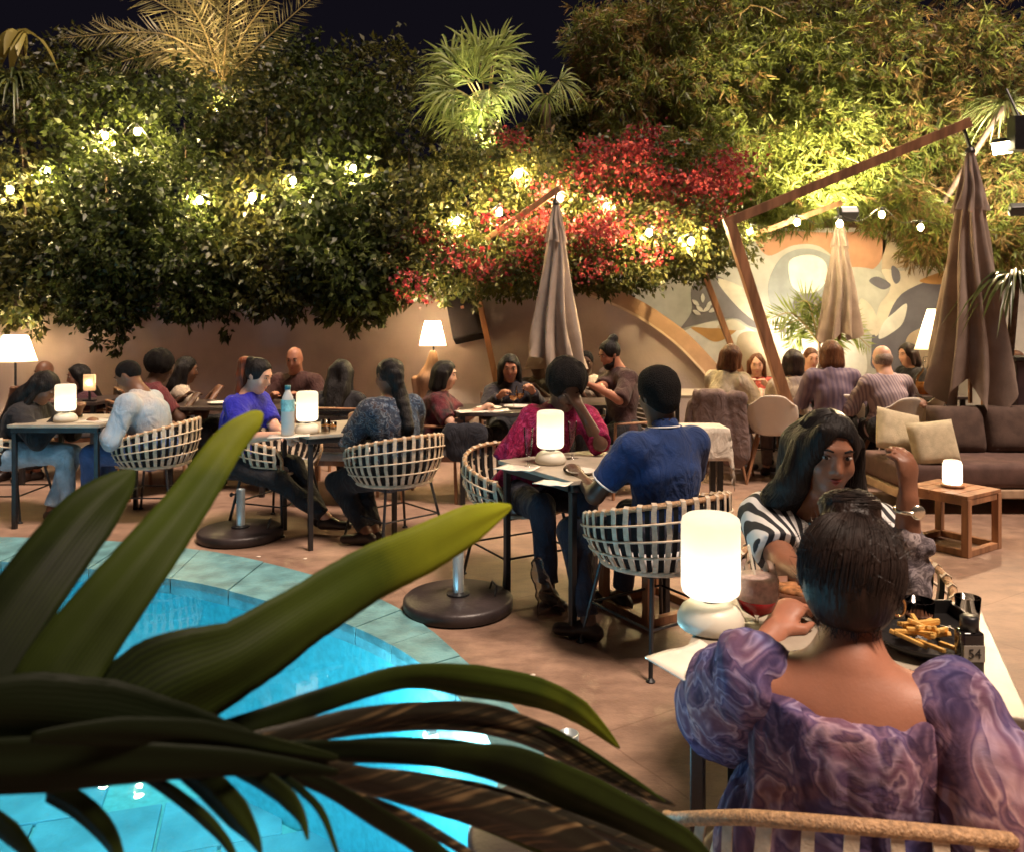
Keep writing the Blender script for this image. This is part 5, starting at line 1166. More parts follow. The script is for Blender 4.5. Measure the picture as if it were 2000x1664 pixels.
obj('wristwatch', cat([tube([T2-nrm(T2-E2)*0.03+0.031*(math.cos(a)*nrm(np.cross(T2-E2, UP))+math.sin(a)*nrm(np.cross(T2-E2, np.cross(T2-E2, UP)))) for a in np.linspace(0, 2*math.pi, 19)], 0.006, 6, False),
    ellip(T2-nrm(T2-E2)*0.03+np.array((0.012, -0.030, 0.0)), (0.020, 0.007, 0.020), 14, 8)]), mat('watch', (0.85, 0.78, 0.62), 0.2, 0.05, metal=0.9), o, True, world=True)
wr = nrm(T2-E2)
FR = swirl_mat('grey_lace', [(0.06, 0.05, 0.055), (0.24, 0.21, 0.22), (0.11, 0.095, 0.10), (0.42, 0.38, 0.38)], 8, 5, 3, ((0.7, 0.68, 0.75), (1.1, 1.0, 0.95)))
obj('ruffled_cuff', surf([cone(E2+wr*0.135, E2+wr*0.03, 0.038, 0.050, 0.02), cone(E2+wr*0.03, E2, 0.050, 0.046, 0.02), ell(E2+RT*0.045+wr*0.12, (0.022, 0.024, 0.026), k=0.02), ell(E2+RT*0.04+wr*0.05, (0.022, 0.024, 0.03), k=0.02), cone(E2, SL+(E2-SL)*0.6, 0.046, 0.05, 0.03)], 0.007, 0.0065, 55, 6), FR, o, True, world=True)
# ---- 3: man in blue polo
H3 = W(1284, 772, 3.70); f3 = np.array((math.sin(R(328)), math.cos(R(328)), 0)); r3 = np.array((f3[1], -f3[0], 0))
POLO = cl('polo_blue', (0.006, 0.026, 0.108), var=0.15)
n3 = person('man in a royal blue polo shirt with white trim seen from behind', H3, 330, 0.05, 'deep', ('flat', 'coil'), POLO, 'short', NAVY, h=0.010, sex='m', b=1.02, seat=0.44, hp=6, hy=4, face=False, group=GU, topname='polo_shirt', fold=0.004,
       hands=(W(1128, 925, 3.86), None), elbow=(-UP*0.9-r3*0.6-f3*0.5, None), feet=(W(1150, 1215, 3.72)*np.array((1, 1, 0))+UP*0.085, None))
M_TRIM = mat('white_trim', (0.7, 0.68, 0.66), 0.7, 0.05)
S, E, T = n3['HW'][-1]
def ring_at(c, axis, rad, tr, n=25, sq=1.0, sqd=None):
    axis = nrm(axis); a = nrm(np.cross(axis, (0.3, 0.2, 1) if abs(axis[2]) < 0.8 else (1, 0, 0))); b = np.cross(axis, a); pts = []
    for t in np.linspace(0, 2*math.pi, n):
        v = rad*(math.cos(t)*a+math.sin(t)*b)
        if sqd is not None: v = v+sqd*np.dot(v, sqd)*(sq-1)
        pts.append(c+v)
    return tube(pts, tr, 6, False)
for s in (-1, 1):
    S, E, T = n3['HW'][s]; obj('sleeve_trim', ring_at(S+(E-S)*0.705, E-S, 0.0665, 0.0042), M_TRIM, n3['o'], True, world=True)
obj('collar', surf([cone(n3['N']-UP*0.005, n3['N']+UP*0.032, 0.077, 0.070, 0.01), cone(n3['N']-UP*0.05, n3['N']+UP*0.05, 0.056, 0.056, 0.005, op='-')], 0.007), POLO, n3['o'], True, world=True)
obj('collar_trim', ring_at(n3['N']+UP*0.034+f3*0.004, UP*1.0+f3*0.1, 0.074, 0.0042), M_TRIM, n3['o'], True, world=True)
# ---- 4: maroon shirt, head bowed
MAR = swirl_mat('maroon_print', [(0.10, 0.005, 0.025), (0.28, 0.012, 0.06), (0.07, 0.01, 0.04), (0.36, 0.04, 0.12)], 6, 6, 3, ((0.7, 0.6, 0.8), (1.2, 0.9, 0.9)))
H4 = W(1106, 757, 4.42); f4 = np.array((math.sin(R(150)), math.cos(R(150)), 0)); r4 = np.array((f4[1], -f4[0], 0))
n4 = person('bowed dark haired person in a maroon print shirt resting head on hand', H4, 150, 0.20, 'deep', ('afro', 'coil'), MAR, 'elbow', NAVY, h=0.011, sex='m', b=0.98, seat=0.42, hp=38, hy=14, group=GU, hipoff=(-0.14, 0.06),
       hands=(H4+np.array((0.062, -0.06, -0.09)), W(1050, 915, 4.25)), elbow=(-UP*1.0+np.array((0.55, -0.1, 0)), None), handn=(np.array((0.6, -0.8, 0)), None), curl=(0.7, 0.4))
# ---- 5: woman in royal blue
H5 = W(506, 733, 5.62)
person('woman with long ponytail in a royal blue top looking down', H5, 105, 0.16, 'fair', ('tail', 'black'), cl('royal', (0.014, 0.013, 0.30), var=0.1), 'short', BLACK, h=0.011, hp=24, seat=0.43, group=GU,
       hands=(W(560, 850, 5.45), W(545, 850, 5.3)), feet=(W(630, 995, 5.6)*np.array((1, 1, 0))+UP*0.12, W(655, 1005, 5.5)*np.array((1, 1, 0))+UP*0.10), hipoff=(-0.06, 0.05))
# ---- 6: feather print jacket
FEA = swirl_mat('feather_print', [(0.02, 0.022, 0.035), (0.05, 0.085, 0.12), (0.025, 0.02, 0.025), (0.20, 0.26, 0.30), (0.05, 0.03, 0.025)], 5, 8, 2.5, ((0.6, 0.75, 1.0), (1.2, 0.9, 0.75)))
H6 = W(757, 735, 5.42)
n6 = person('woman with a long dark braid in a wide feather print jacket seen from behind', H6, 318, 0.10, 'dark', ('crop', 'black'), FEA, 'elbow', BLACK, h=0.011, b=1.14, hp=10, seat=0.43, group=GU, face=False, topname='jacket', fold=0.008,
       feet=(W(715, 1020, 5.3)*np.array((1, 1, 0))+UP*0.085, W(732, 1030, 5.35)*np.array((1, 1, 0))+UP*0.085))
Q = n6['Q']; bk = n6['chest']-n6['f']*0.165
obj('braid', surf([cone(Q(0.0, -0.09, -0.02), Q(0.02, -0.10, -0.14), 0.055, 0.045, 0.03), cone(Q(0.02, -0.10, -0.14), bk+UP*0.02, 0.045, 0.035, 0.02), cone(bk+UP*0.02, bk-UP*0.14, 0.035, 0.015, 0.02), ell(Q(0, -0.05, 0.03), (0.085, 0.085, 0.085), n6['A'], 0.02)], 0.01, 0.006, 60, 5), HAIRM['black'], n6['o'], True, world=True)
# ---- 7, 8: left edge table
H7 = W(250, 735, 6.0)
person('man in a pale denim shirt leaning over the left table', H7, 272, 0.22, 'dark', ('crop', 'coil'), cl('pale_denim', (0.24, 0.33, 0.42), col2=(0.40, 0.36, 0.34), scale=5), 'long', DENIM, h=0.012, sex='m', b=1.05, hp=30, seat=0.44, group=GU, face=True, fold=0.007,
       hands=(W(190, 830, 5.85), W(195, 825, 6.15)))
H8 = W(88, 757, 6.02)
person('woman with long black hair in black bowed over the left lamp', H8, 88, 0.22, 'dark', ('long', 'black'), BLACK, 'long', LTDENIM, h=0.012, hp=36, seat=0.43, group=GU, feet=(W(100, 960, 5.9)*np.array((1, 1, 0))+UP*0.09, None))
# ---- back rows
def back(px, py, Y, phi, lb, chairlb=None, **k):
    C_ = W(px, py, Y); q = person(lb, C_, phi, group=k.pop('group', GBK), h=0.015, seed=int(px) % 50, **k)
    if chairlb: p_ = q['P']; armc(p_[0], p_[1], phi, chairlb)
    return q
back(86, 728, 7.75, 190, 'bald guest far left behind the bowed woman', 'woven armchair of the bald guest far left', skin='dark', hair=('bald', 'black'), top=cl('umber', (0.10, 0.05, 0.04)), bottom=BLACK, sex='m', seat=0.42)
back(152, 735, 7.75, 235, 'woman in dark red turned towards the left floor lamp', 'woven armchair of the dark red dressed woman far left', skin='mid', hair=('long', 'black'), top=cl('wine', (0.05, 0.012, 0.02)), bottom=BLACK, seat=0.42)
back(314, 718, 6.95, 50, 'guest with a round afro in a dark maroon shirt', 'woven armchair of the afro haired guest', skin='deep', hair=('afro', 'coil'), top=cl('maroon', (0.10, 0.015, 0.02)), bottom=BLACK, sex='m', hp=18)
back(366, 722, 7.55, 65, 'guest in a pale top beside the round afro', 'woven armchair of the pale topped guest', skin='dark', hair=('long', 'black'), top=cl('oat', (0.42, 0.34, 0.26)), bottom=BLACK, seat=0.42)
back(575, 702, 7.55, 182, 'bald man in a brown shirt facing us by the wall', 'woven armchair of the bald man in brown', skin='mid', hair=('bald', 'black'), top=cl('brown', (0.06, 0.022, 0.018)), sleeve='short', bottom=BLACK, sex='m', hp=16, beard=None)
back(668, 730, 6.65, 8, 'guest in black with long dark hair seen from behind', 'woven armchair of the long haired guest in black', skin='mid', hair=('long', 'black'), top=BLACK, sleeve='long', bottom=BLACK, face=False)
q = back(870, 732, 6.75, 92, 'dark haired woman in profile in a black top beside the driftwood lamp', 'woven armchair of the woman in profile', skin='fair', hair=('bob', 'black'), top=cl('black_red', (0.02, 0.011, 0.014), col2=(0.12, 0.012, 0.02)), sleeve='short', bottom=BLACK, hp=10, hands=(W(940, 800, 6.6), W(935, 802, 6.5)))
o = obj('handbag', surf([cone(W(885, 850, 6.4), W(930, 850, 6.4), 0.10, 0.10, 0.05, ((0, 1, 0), 0.5)), cone(W(890, 880, 6.4), W(925, 885, 6.4), 0.085, 0.09, 0.05, ((0, 1, 0), 0.5))], 0.014, 0.006, 26, 2), cl('bag', (0.015, 0.016, 0.024)), None, True, loc=W(907, 890, 6.4)); tag(o, 'dark shoulder bag hanging from the profile woman chair', 'bag')
back(996, 718, 7.25, 178, 'woman with wavy dark hair facing us behind the heaped table', 'woven armchair of the wavy haired woman', skin='mid', hair=('long', 'black'), top=cl('ink', (0.02, 0.016, 0.022)), sleeve='long', bottom=BLACK, hp=16, hands=(W(1040, 765, 6.95), W(975, 775, 6.95)))
back(1050, 712, 8.25, 205, 'guest in grey with dark hair left of the centre umbrella', 'woven armchair of the guest in grey', skin='deep', hair=('crop', 'coil'), top=cl('greige', (0.10, 0.09, 0.075)), bottom=BLACK, sex='m', face=False, seat=0.40)
back(1106, 716, 8.35, 180, 'dark haired guest in front of the umbrella hem', 'woven armchair of the guest before the umbrella', skin='deep', hair=('afro', 'coil'), top=BLACK, bottom=BLACK, face=False, seat=0.40)
back(1145, 708, 8.2, 190, 'guest in a cream top right of the centre umbrella', 'woven armchair of the cream topped guest', skin='deep', hair=('crop', 'coil'), top=cl('cream', (0.5, 0.4, 0.29)), bottom=BLACK, seat=0.40)
back(1190, 692, 6.9, 250, 'bearded man with a topknot in a dark brown shirt', 'woven armchair of the bearded topknot man', skin='mid', hair=('bun', 'black'), top=cl('cocoa', (0.045, 0.018, 0.016)), sleeve='elbow', bottom=BLACK, sex='m', hp=24, beard='black', b=1.05,
     hands=(W(1160, 755, 6.5), W(1165, 760, 6.45)), lean=0.12)
G2 = GR
back(1430, 697, 7.55, 55, 'brown bobbed guest in a cream shirt at the left shell chair', None, skin='fair', hair=('bob', 'brown'), top=cl('ivory', (0.60, 0.50, 0.36)), sleeve='elbow', bottom=cl('grey_trouser', (0.12, 0.085, 0.08)), hp=14, group=G2, sex='m')
back(1478, 712, 8.75, 195, 'woman in red with light brown hair behind the long table', 'woven armchair of the woman in red', skin='fair', hair=('long', 'brown'), top=cl('red', (0.34, 0.05, 0.03)), bottom=BLACK, seat=0.41, group=G2)
back(1550, 706, 7.85, 25, 'dark bobbed guest in cream and slate seen from behind', None, skin='fair', hair=('bob', 'dusk'), top=cl('sand', (0.58, 0.48, 0.36), col2=(0.13, 0.10, 0.12), scale=3.5), sleeve='elbow', bottom=BLACK, face=False, group=G2)
back(1584, 700, 8.8, 178, 'smiling guest facing us between two dark heads', 'woven armchair of the guest facing us', skin='fair', hair=('crop', 'brown'), top=cl('rust', (0.22, 0.06, 0.04)), bottom=BLACK, sex='m', seat=0.41, group=G2)
back(1622, 690, 7.45, 8, 'light brown bobbed guest in a violet checked jacket from behind', None, skin='fair', hair=('bob', 'brown'), top=stripes_mat('violet_check', (0.12, 0.085, 0.13), (0.17, 0.12, 0.16), 0.04, (1, 0.1, 0), 0.01), sleeve='long', bottom=BLACK, face=False, b=1.1, group=G2)
LIL = stripes_mat('lilac_stripe', (0.34, 0.26, 0.27), (0.19, 0.14, 0.17), 0.028, (0.95, 0.1, 0.3), 0.02, 0.2)
back(1722, 700, 7.2, 352, 'balding man in a lilac striped shirt seen from behind', None, skin='fair', hair=('rim', 'grey'), top=LIL, sleeve='long', bottom=BLACK, sex='m', face=False, group=G2, hands=(None, W(1795, 782, 7.1)), fold=0.008)
back(1772, 692, 8.55, 258, 'woman in profile with dark hair left of the big lamp shade', 'woven armchair of the woman by the big lamp', skin='fair', hair=('bob', 'dusk'), top=BLACK, bottom=BLACK, group=G2, seat=0.42)
back(1985, 706, 8.6, 200, 'guest half cut off at the right edge behind the umbrella', 'woven armchair of the guest at the right edge', skin='fair', hair=('crop', 'brown'), top=cl('teal', (0.06, 0.14, 0.16)), bottom=BLACK, sex='m', group=G2)
# ---- jacket on the left shell chair, bag and shawl
c_ = W(1420, 800, 7.35); u_ = np.array((math.sin(R(25)), math.cos(R(25)), 0)); rr_ = np.array((u_[1], -u_[0], 0))
b0 = np.array((2.03, 7.55, 0))-u_*0.285
o = obj('hung_jacket', surf([cone(b0-rr_*0.2+UP*0.80, b0+rr_*0.2+UP*0.80, 0.045, 0.045, 0.04), cone(b0-rr_*0.15+UP*0.74-u_*0.02, b0-rr_*0.19+UP*0.30-u_*0.04, 0.085, 0.11, 0.06, (u_, 0.4)), cone(b0+rr_*0.15+UP*0.74-u_*0.02, b0+rr_*0.17+UP*0.28-u_*0.04, 0.085, 0.11, 0.06, (u_, 0.4)), cone(b0+UP*0.7-u_*0.02, b0+UP*0.34-u_*0.04, 0.10, 0.12, 0.06, (u_, 0.4)),
    cone(b0-rr_*0.24+UP*0.72, b0-rr_*0.30+UP*0.38-u_*0.03, 0.05, 0.045, 0.03)], 0.014, 0.016, 24, 3, (1, 1, 0.3)), cl('taupe_jacket', (0.15, 0.10, 0.09)), None, True, loc=b0); tag(o, 'grey brown jacket hung over the left shell chair', 'jacket')
tcl = []
for i_ in range(25):
    for j_ in range(25):
        x_, y_ = (i_/24-0.5)*0.76, (j_/24-0.5)*0.76; ox, oy = max(0, abs(x_)-0.155), max(0, abs(y_)-0.155); dr_ = ox+oy
        wv_ = 0.018*math.sin(9*(x_+y_)*3+i_*0.6)*min(1, dr_*8)
        tcl.append((1.345+math.copysign(min(abs(x_), 0.155+0.12*ox), x_)+(wv_ if oy > ox else 0), 5.62+math.copysign(min(abs(y_), 0.155+0.12*oy), y_)+(wv_ if ox >= oy else 0), 0.754-dr_*0.97))
o = obj('tablecloth', (tcl, [(i_*25+j_, (i_+1)*25+j_, (i_+1)*25+j_+1, i_*25+j_+1) for i_ in range(24) for j_ in range(24)]), cl('white_cloth', (0.55, 0.49, 0.41)), None, True, loc=(1.345, 5.62, 0.5)); tag(o, 'white cloth draped over a small table behind the blue polo', 'tablecloth')
md_ = o.modifiers.new('thick', 'SOLIDIFY'); md_.thickness = 0.002
b0 = W(1072, 1160, 4.0)
o = obj('plastic_bag', surf([cone(b0+np.array((-0.05, 0.0, 0.10)), b0+np.array((0.02, 0, -0.12)), 0.035, 0.075, 0.04, ((0, 1, 0), 0.6)), cone(b0+np.array((-0.04, 0, 0.1)), b0+np.array((-0.055, 0, 0.16)), 0.02, 0.03, 0.02)], 0.009, 0.010, 40, 8), glassmat('clear_film', (0.95, 0.9, 0.88), 0.12, 0.8), None, True, loc=(b0[0], b0[1], 0)); tag(o, 'clear plastic bag hanging by the maroon shirt chair legs', 'bag')
# ================================================================== PLANTS
def unit(a): return a/(np.linalg.norm(a, axis=1)[:, None]+1e-9)
def leafset(c, d, nv, L_, W_, tint, fold=0.25):
    """one folded diamond per leaf"""
    d = unit(d); nv = unit(nv-d*(nv*d).sum(1)[:, None]); s = np.cross(d, nv); L_ = L_[:, None]; W_ = W_[:, None]
    V = np.stack([c, c+d*L_*0.42+s*W_*0.5+nv*W_*fold, c+d*L_-nv*W_*fold*0.6, c+d*L_*0.42-s*W_*0.5+nv*W_*fold], 1).reshape(-1, 3)
    F = np.arange(len(V)).reshape(-1, 4)
    return V, F, np.repeat(tint, 4)
def leafobj(name, sets, m, parent):
    V, F, T, o_ = [], [], [], 0
    for v, f, t in sets: V.append(v); F.append(f+o_); T.append(t); o_ += len(v)
    V = np.concatenate(V)-ORG[parent]; F = np.concatenate(F); T = np.concatenate(T)
    me = mesh_of(V, F, False, name); at = me.attributes.new('tint', 'FLOAT', 'POINT'); at.data.foreach_set('value', T.astype(np.float32))
    me.materials.append(m); o = bpy.data.objects.new(name, me); COL.objects.link(o); o.parent = parent; return o
def lobe_pts(rs, c, rad, n, shell=0.5):
    v = unit(rs.randn(n, 3)); q = (shell+(1-shell)*rs.rand(n)**0.6)[:, None]
    wob = 1+0.22*np.sin(v @ np.array((5.1, 3.3, 4.7))+rs.rand()*6)[:, None]+0.12*np.sin(v @ np.array((11.0, 9.0, -12.0))+rs.rand()*6)[:, None]
    return c+v*rad*q*wob, v
def broad(rs, lobes, size, droop=0.5, cl_=3):
    sets = []
    for c, rad, n in lobes:
        p, v = lobe_pts(rs, np.asarray(c), np.asarray(rad), n)
        for k in range(cl_):
            d = unit(v*0.6+rs.randn(n, 3)*0.75+np.array((0, -0.25, -droop))); L_ = size*rs.uniform(0.6, 1.35, n)
            sets.append(leafset(p+rs.randn(n, 3)*size*0.35, d, rs.randn(n, 3)+np.array((0, -0.7, 0.5)), L_, L_*rs.uniform(0.36, 0.58, n), rs.rand(n)))
    return sets
def lobe(px, py, Y, rx, ry, dep, n): s = Y/FPX; return (W(px, py, Y), (rx*s, dep, ry*s), n)
def trunk(t, pts, r0, r1, m, name='trunk'): return obj(name, tube(spline(pts, 4), np.linspace(r0, r1, (len(pts)-1)*4+1), 8), m, t, True, world=True)
M_BARK = mat('bark', (0.10, 0.065, 0.045), 0.9, 0.4, 20, 0.8, 40)
LM_DARK = leafmat('hedge_leaf', (0.013, 0.022, 0.006), (0.060, 0.078, 0.016), 0.40, 0.35)
LM_MIX = leafmat('shrub_leaf', (0.015, 0.024, 0.007), (0.085, 0.080, 0.018), 0.45, 0.4)
LM_BOU = leafmat('bougain_leaf', (0.022, 0.035, 0.007), (0.12, 0.11, 0.025), 0.5, 0.4)
LM_RED = leafmat('red_bract', (0.09, 0.011, 0.018), (0.33, 0.036, 0.038), 0.6, 0.35, (0.44, 0.14, 0.06))
LM_BAM = leafmat('bamboo_leaf', (0.06, 0.090, 0.016), (0.21, 0.225, 0.045), 0.5, 0.4, (0.38, 0.25, 0.08))
LM_STRAW = leafmat('bamboo_dry', (0.10, 0.075, 0.025), (0.26, 0.15, 0.05), 0.55, 0.4)
# ---- left hanging shrubs
def shrub(lb, lobes, tx, Y, m, seed, size=0.085, name='climbing_shrub', grp='shrubs spilling over the left wall', extra=None, sc=1.0, hang=()):
    rs = np.random.RandomState(seed); base = np.array((tx, 9.9, 2.2)); t = empty(name, base, 0, lb, 'shrub', grp)
    c0 = np.mean([l[0] for l in lobes], axis=0)
    trunk(t, [base, base+np.array((0.05, -0.1, 0.4)), (base+c0)/2+UP*0.2, c0], 0.05, 0.02, M_BARK)
    for l in lobes: trunk(t, [c0, (c0+l[0])/2+UP*0.06, l[0]], 0.018, 0.006, M_BARK, 'branch')
    S_ = broad(rs, [(l[0], l[1], int(l[2]*sc)) for l in lobes], size)
    for (px, py, ln) in hang:           # trailing shoots
        a = W(px, py, Y); n = 46; q = rs.rand(n)**0.8; c = a+np.stack([rs.randn(n)*0.05*(1-q*0.6), rs.randn(n)*0.06, -q*ln], 1)
        S_.append(leafset(c, rs.randn(n, 3)*0.6+np.array((0, -0.2, -0.8)), rs.randn(n, 3)+np.array((0, -1, 0)), size*rs.uniform(0.8, 1.3, n), size*rs.uniform(0.35, 0.6, n), rs.rand(n)))
    leafobj('crown', S_, m, t)
    if extra: extra(t, rs)
shrub('dark glossy shrub over the wall at the left edge', [lobe(40, 250, 9.4, 120, 120, 0.7, 900), lobe(20, 420, 8.9, 120, 110, 0.6, 1100), lobe(110, 500, 8.75, 100, 90, 0.5, 1000), lobe(30, 575, 8.7, 90, 55, 0.4, 600)], -5.4, 8.7, LM_MIX, 11, hang=((20, 600, 0.3), (75, 610, 0.28), (120, 590, 0.2)))
shrub('dark shrub with the lowest trailing shoots near the left lamp', [lobe(200, 230, 9.4, 130, 110, 0.7, 900), lobe(215, 380, 8.9, 120, 100, 0.6, 1100), lobe(215, 500, 8.7, 110, 90, 0.55, 1100), lobe(215, 595, 8.6, 70, 50, 0.4, 600)], -4.4, 8.6, LM_DARK, 12, hang=((190, 620, 0.3), (225, 630, 0.36), (245, 610, 0.3), (160, 600, 0.2)))
shrub('deep green shrub under the date palm', [lobe(360, 240, 9.5, 130, 100, 0.7, 900), lobe(350, 390, 8.9, 120, 110, 0.6, 1100), lobe(360, 510, 8.75, 110, 85, 0.55, 1000), lobe(400, 580, 8.7, 80, 45, 0.4, 500)], -3.6, 8.7, LM_DARK, 13, hang=((440, 590, 0.4), (320, 590, 0.18), (370, 590, 0.2)))
shrub('dark shrub around the brightest left bulb', [lobe(520, 230, 9.6, 140, 110, 0.7, 800), lobe(510, 400, 9.0, 110, 100, 0.6, 1000), lobe(520, 510, 8.8, 110, 80, 0.55, 1000), lobe(540, 575, 8.7, 70, 40, 0.4, 400)], -2.8, 8.7, LM_MIX, 14, hang=((570, 590, 0.25), (500, 590, 0.15)))
shrub('broad leaved shrub with pale undersides hanging over the wall centre', [lobe(660, 250, 9.7, 130, 120, 0.7, 800), lobe(650, 410, 9.0, 110, 100, 0.6, 900), lobe(670, 520, 8.75, 100, 80, 0.55, 900), lobe(690, 580, 8.6, 70, 40, 0.4, 420)], -1.9, 8.6, LM_DARK, 15, 0.11, hang=((640, 590, 0.2), (690, 600, 0.28), (740, 590, 0.2)))
shrub('dark shrub left of the fan palm', [lobe(800, 260, 9.9, 110, 120, 0.6, 700), lobe(790, 420, 9.1, 100, 90, 0.6, 900), lobe(800, 520, 8.8, 90, 60, 0.5, 700)], -1.2, 8.7, LM_MIX, 16)
for k, (px, py, rx, ry, sd_) in enumerate(((240, 140, 200, 60, 17), (560, 150, 120, 80, 18), (740, 150, 110, 70, 19), (1090, 255, 60, 40, 20))):
    shrub(('leafy tree crown in the dark behind the left palms', 'dark tree crown right of the date palm', 'sparse pale leaved tree crown against the night sky', 'small dark crown behind the fan palm')[k],
          [lobe(px, py, 11.2, rx, ry, 0.8, 900 if k != 2 else 420), lobe(px-rx*0.4, py+70, 11, rx*0.7, ry, 0.8, 600)], W(px, py, 11)[0], 11, LM_MIX if k != 1 else LM_DARK, sd_, 0.10, 'garden_tree', 'trees in the dark behind the wall')
# ---- bougainvillea
def bougain(lb, lobes, red, tx, seed, hang=()):
    def bracts(t, rs):
        S_ = []
        for l in red:
            c, rad, n = l; k = max(2, int(n/(75 if n > 1000 else 115))); cc, _ = lobe_pts(rs, np.asarray(c), np.asarray(rad), k, 0.6)
            for q in cc:
                m_ = 70; p = q+rs.randn(m_, 3)*np.array((0.11, 0.07, 0.075)); Lf = 0.05*rs.uniform(0.7, 1.3, m_)
                S_.append(leafset(p, rs.randn(m_, 3)+np.array((0, -0.6, 0)), rs.randn(m_, 3)+np.array((0, -0.8, 0.3)), Lf, Lf*0.7, np.clip(rs.rand(m_)*0.5+rs.rand()*0.5, 0, 1)))
        leafobj('bracts', S_, LM_RED, t)
    shrub(lb, lobes, tx, 8.7, LM_BOU, seed, 0.07, 'bougainvillea', 'bougainvillea over the wall', bracts, 1.0, hang)
bougain('bougainvillea with orange red blooms left of the centre umbrella', [lobe(900, 380, 9.0, 110, 90, 0.6, 1300), lobe(870, 490, 8.8, 110, 80, 0.5, 1300), lobe(960, 520, 8.7, 100, 60, 0.5, 1100), lobe(960, 310, 9.3, 80, 60, 0.5, 700)],
        [lobe(810, 510, 8.45, 50, 60, 0.3, 500), lobe(900, 470, 8.4, 110, 70, 0.3, 600), lobe(960, 310, 9.0, 60, 50, 0.3, 350), lobe(950, 550, 8.35, 60, 30, 0.2, 250)], -0.7, 21, ((870, 560, 0.2), (930, 570, 0.2)))
bougain('bougainvillea with crimson blooms behind the centre umbrella', [lobe(1060, 350, 9.0, 110, 80, 0.6, 1300), lobe(1130, 470, 8.8, 130, 80, 0.5, 1500), lobe(1060, 520, 8.7, 100, 60, 0.5, 1000)],
        [lobe(1120, 430, 8.4, 100, 60, 0.3, 750), lobe(1190, 500, 8.35, 80, 55, 0.3, 700), lobe(1040, 470, 8.4, 60, 60, 0.3, 400)], 0.5, 22)
bougain('bougainvillea with a dark crimson top mass right of the centre umbrella', [lobe(1270, 330, 9.2, 150, 70, 0.6, 1500), lobe(1280, 450, 8.9, 150, 75, 0.5, 1600), lobe(1205, 530, 8.75, 90, 40, 0.4, 800), lobe(1400, 470, 9.2, 80, 55, 0.5, 700), lobe(1340, 515, 9.2, 60, 36, 0.4, 400)],
        [lobe(1270, 330, 8.75, 165, 65, 0.4, 3400), lobe(1390, 350, 8.9, 60, 60, 0.3, 600), lobe(1240, 470, 8.35, 120, 60, 0.3, 800), lobe(1390, 415, 8.7, 30, 15, 0.1, 200), lobe(1200, 400, 8.5, 60, 30, 0.2, 250)], 1.7, 23, ((1180, 560, 0.12),))
# ---- bamboo
def bamboo(lb, lobes, culms, seed, dry=0.25, base_z=2.5, Y=11.2, m=LM_BAM, hang=()):
    rs = np.random.RandomState(seed); x0 = np.mean([l[0][0] for l in lobes]); base = np.array((x0, Y+0.5, base_z)); t = empty('bamboo_clump', base, 0, lb, 'bamboo', 'bamboo above the mural')
    for k in range(culms):
        b = base+np.array((rs.uniform(-0.5, 0.5), rs.uniform(-0.3, 0.4), 0)); e = lobes[k % len(lobes)][0]+rs.randn(3)*0.25; e[2] = max(e[2], base_z+0.5)
        trunk(t, [b, b*0.6+e*0.4+UP*0.35, e+UP*0.25, e+np.array((rs.uniform(-.5, .5), -0.35, 0.05))], 0.016, 0.005, mat('culm', (0.25, 0.17, 0.06), 0.5, 0.3, 12), 'culm')
    S_, D_ = [], []
    for c, rad, n in lobes:
        n = int(n*1.5); p, v = lobe_pts(rs, np.asarray(c), np.asarray(rad), n, 0.45); ax_ = unit(v*0.5+rs.randn(n, 3)*0.5+np.array((0, -0.35, -0.45)))
        isdry = rs.rand(n) < dry; tn = rs.rand(n)
        for k in range(7):
            d = unit(ax_+rs.randn(n, 3)*0.55+np.array((0, 0, -0.35))); Lf = rs.uniform(0.09, 0.19, n); s = leafset(p+ax_*0.02*k, d, rs.randn(n, 3)+np.array((0, -0.5, 0.6)), Lf, Lf*rs.uniform(0.10, 0.16, n), np.clip(tn*0.6+rs.rand(n)*0.4, 0, 1), 0.2)
            vv, ff, tt_ = s; vv = vv.reshape(-1, 4, 3); tt_ = tt_.reshape(-1, 4)
            for sel, dst in ((~isdry, S_), (isdry, D_)):
                q = vv[sel].reshape(-1, 3); dst.append((q, np.arange(len(q)).reshape(-1, 4), tt_[sel].ravel()))
    leafobj('crown', S_, m, t); leafobj('dry_leaves', D_, LM_STRAW, t)
bamboo('bamboo clump with brownish leaves beside the dark sky gap', [lobe(1190, 90, 11.0, 80, 80, 0.6, 560), lobe(1240, 200, 10.8, 110, 80, 0.6, 760), lobe(1300, 60, 11.2, 120, 80, 0.6, 700)], 7, 31, 0.45)
bamboo('bamboo clump over the red bougainvillea', [lobe(1380, 170, 10.8, 120, 110, 0.6, 900), lobe(1360, 270, 10.6, 100, 60, 0.5, 560), lobe(1450, 330, 10.6, 90, 100, 0.5, 760), lobe(1420, 30, 11.2, 120, 70, 0.6, 600)], 8, 32, 0.15)
bamboo('brightest yellow green bamboo clump above the floodlight', [lobe(1570, 130, 10.9, 120, 110, 0.6, 850), lobe(1600, 280, 10.6, 120, 110, 0.6, 1100), lobe(1560, 390, 10.5, 110, 50, 0.5, 620), lobe(1680, 360, 10.6, 90, 70, 0.5, 620)], 8, 33, 0.06)
bamboo('golden tipped bamboo clump behind the long boom', [lobe(1720, 130, 10.9, 120, 110, 0.6, 850), lobe(1780, 280, 10.7, 110, 100, 0.6, 850), lobe(1760, 410, 10.5, 100, 50, 0.5, 560), lobe(1640, 20, 11.4, 140, 60, 0.6, 500)], 8, 34, 0.4)
bamboo('tall dim bamboo clump at the right edge', [lobe(1900, 120, 10.9, 110, 130, 0.6, 750), lobe(1960, 330, 10.4, 90, 120, 0.6, 850), lobe(1930, 470, 10.2, 100, 60, 0.5, 600), lobe(1820, 470, 10.3, 60, 35, 0.3, 260)], 7, 35, 0.5)
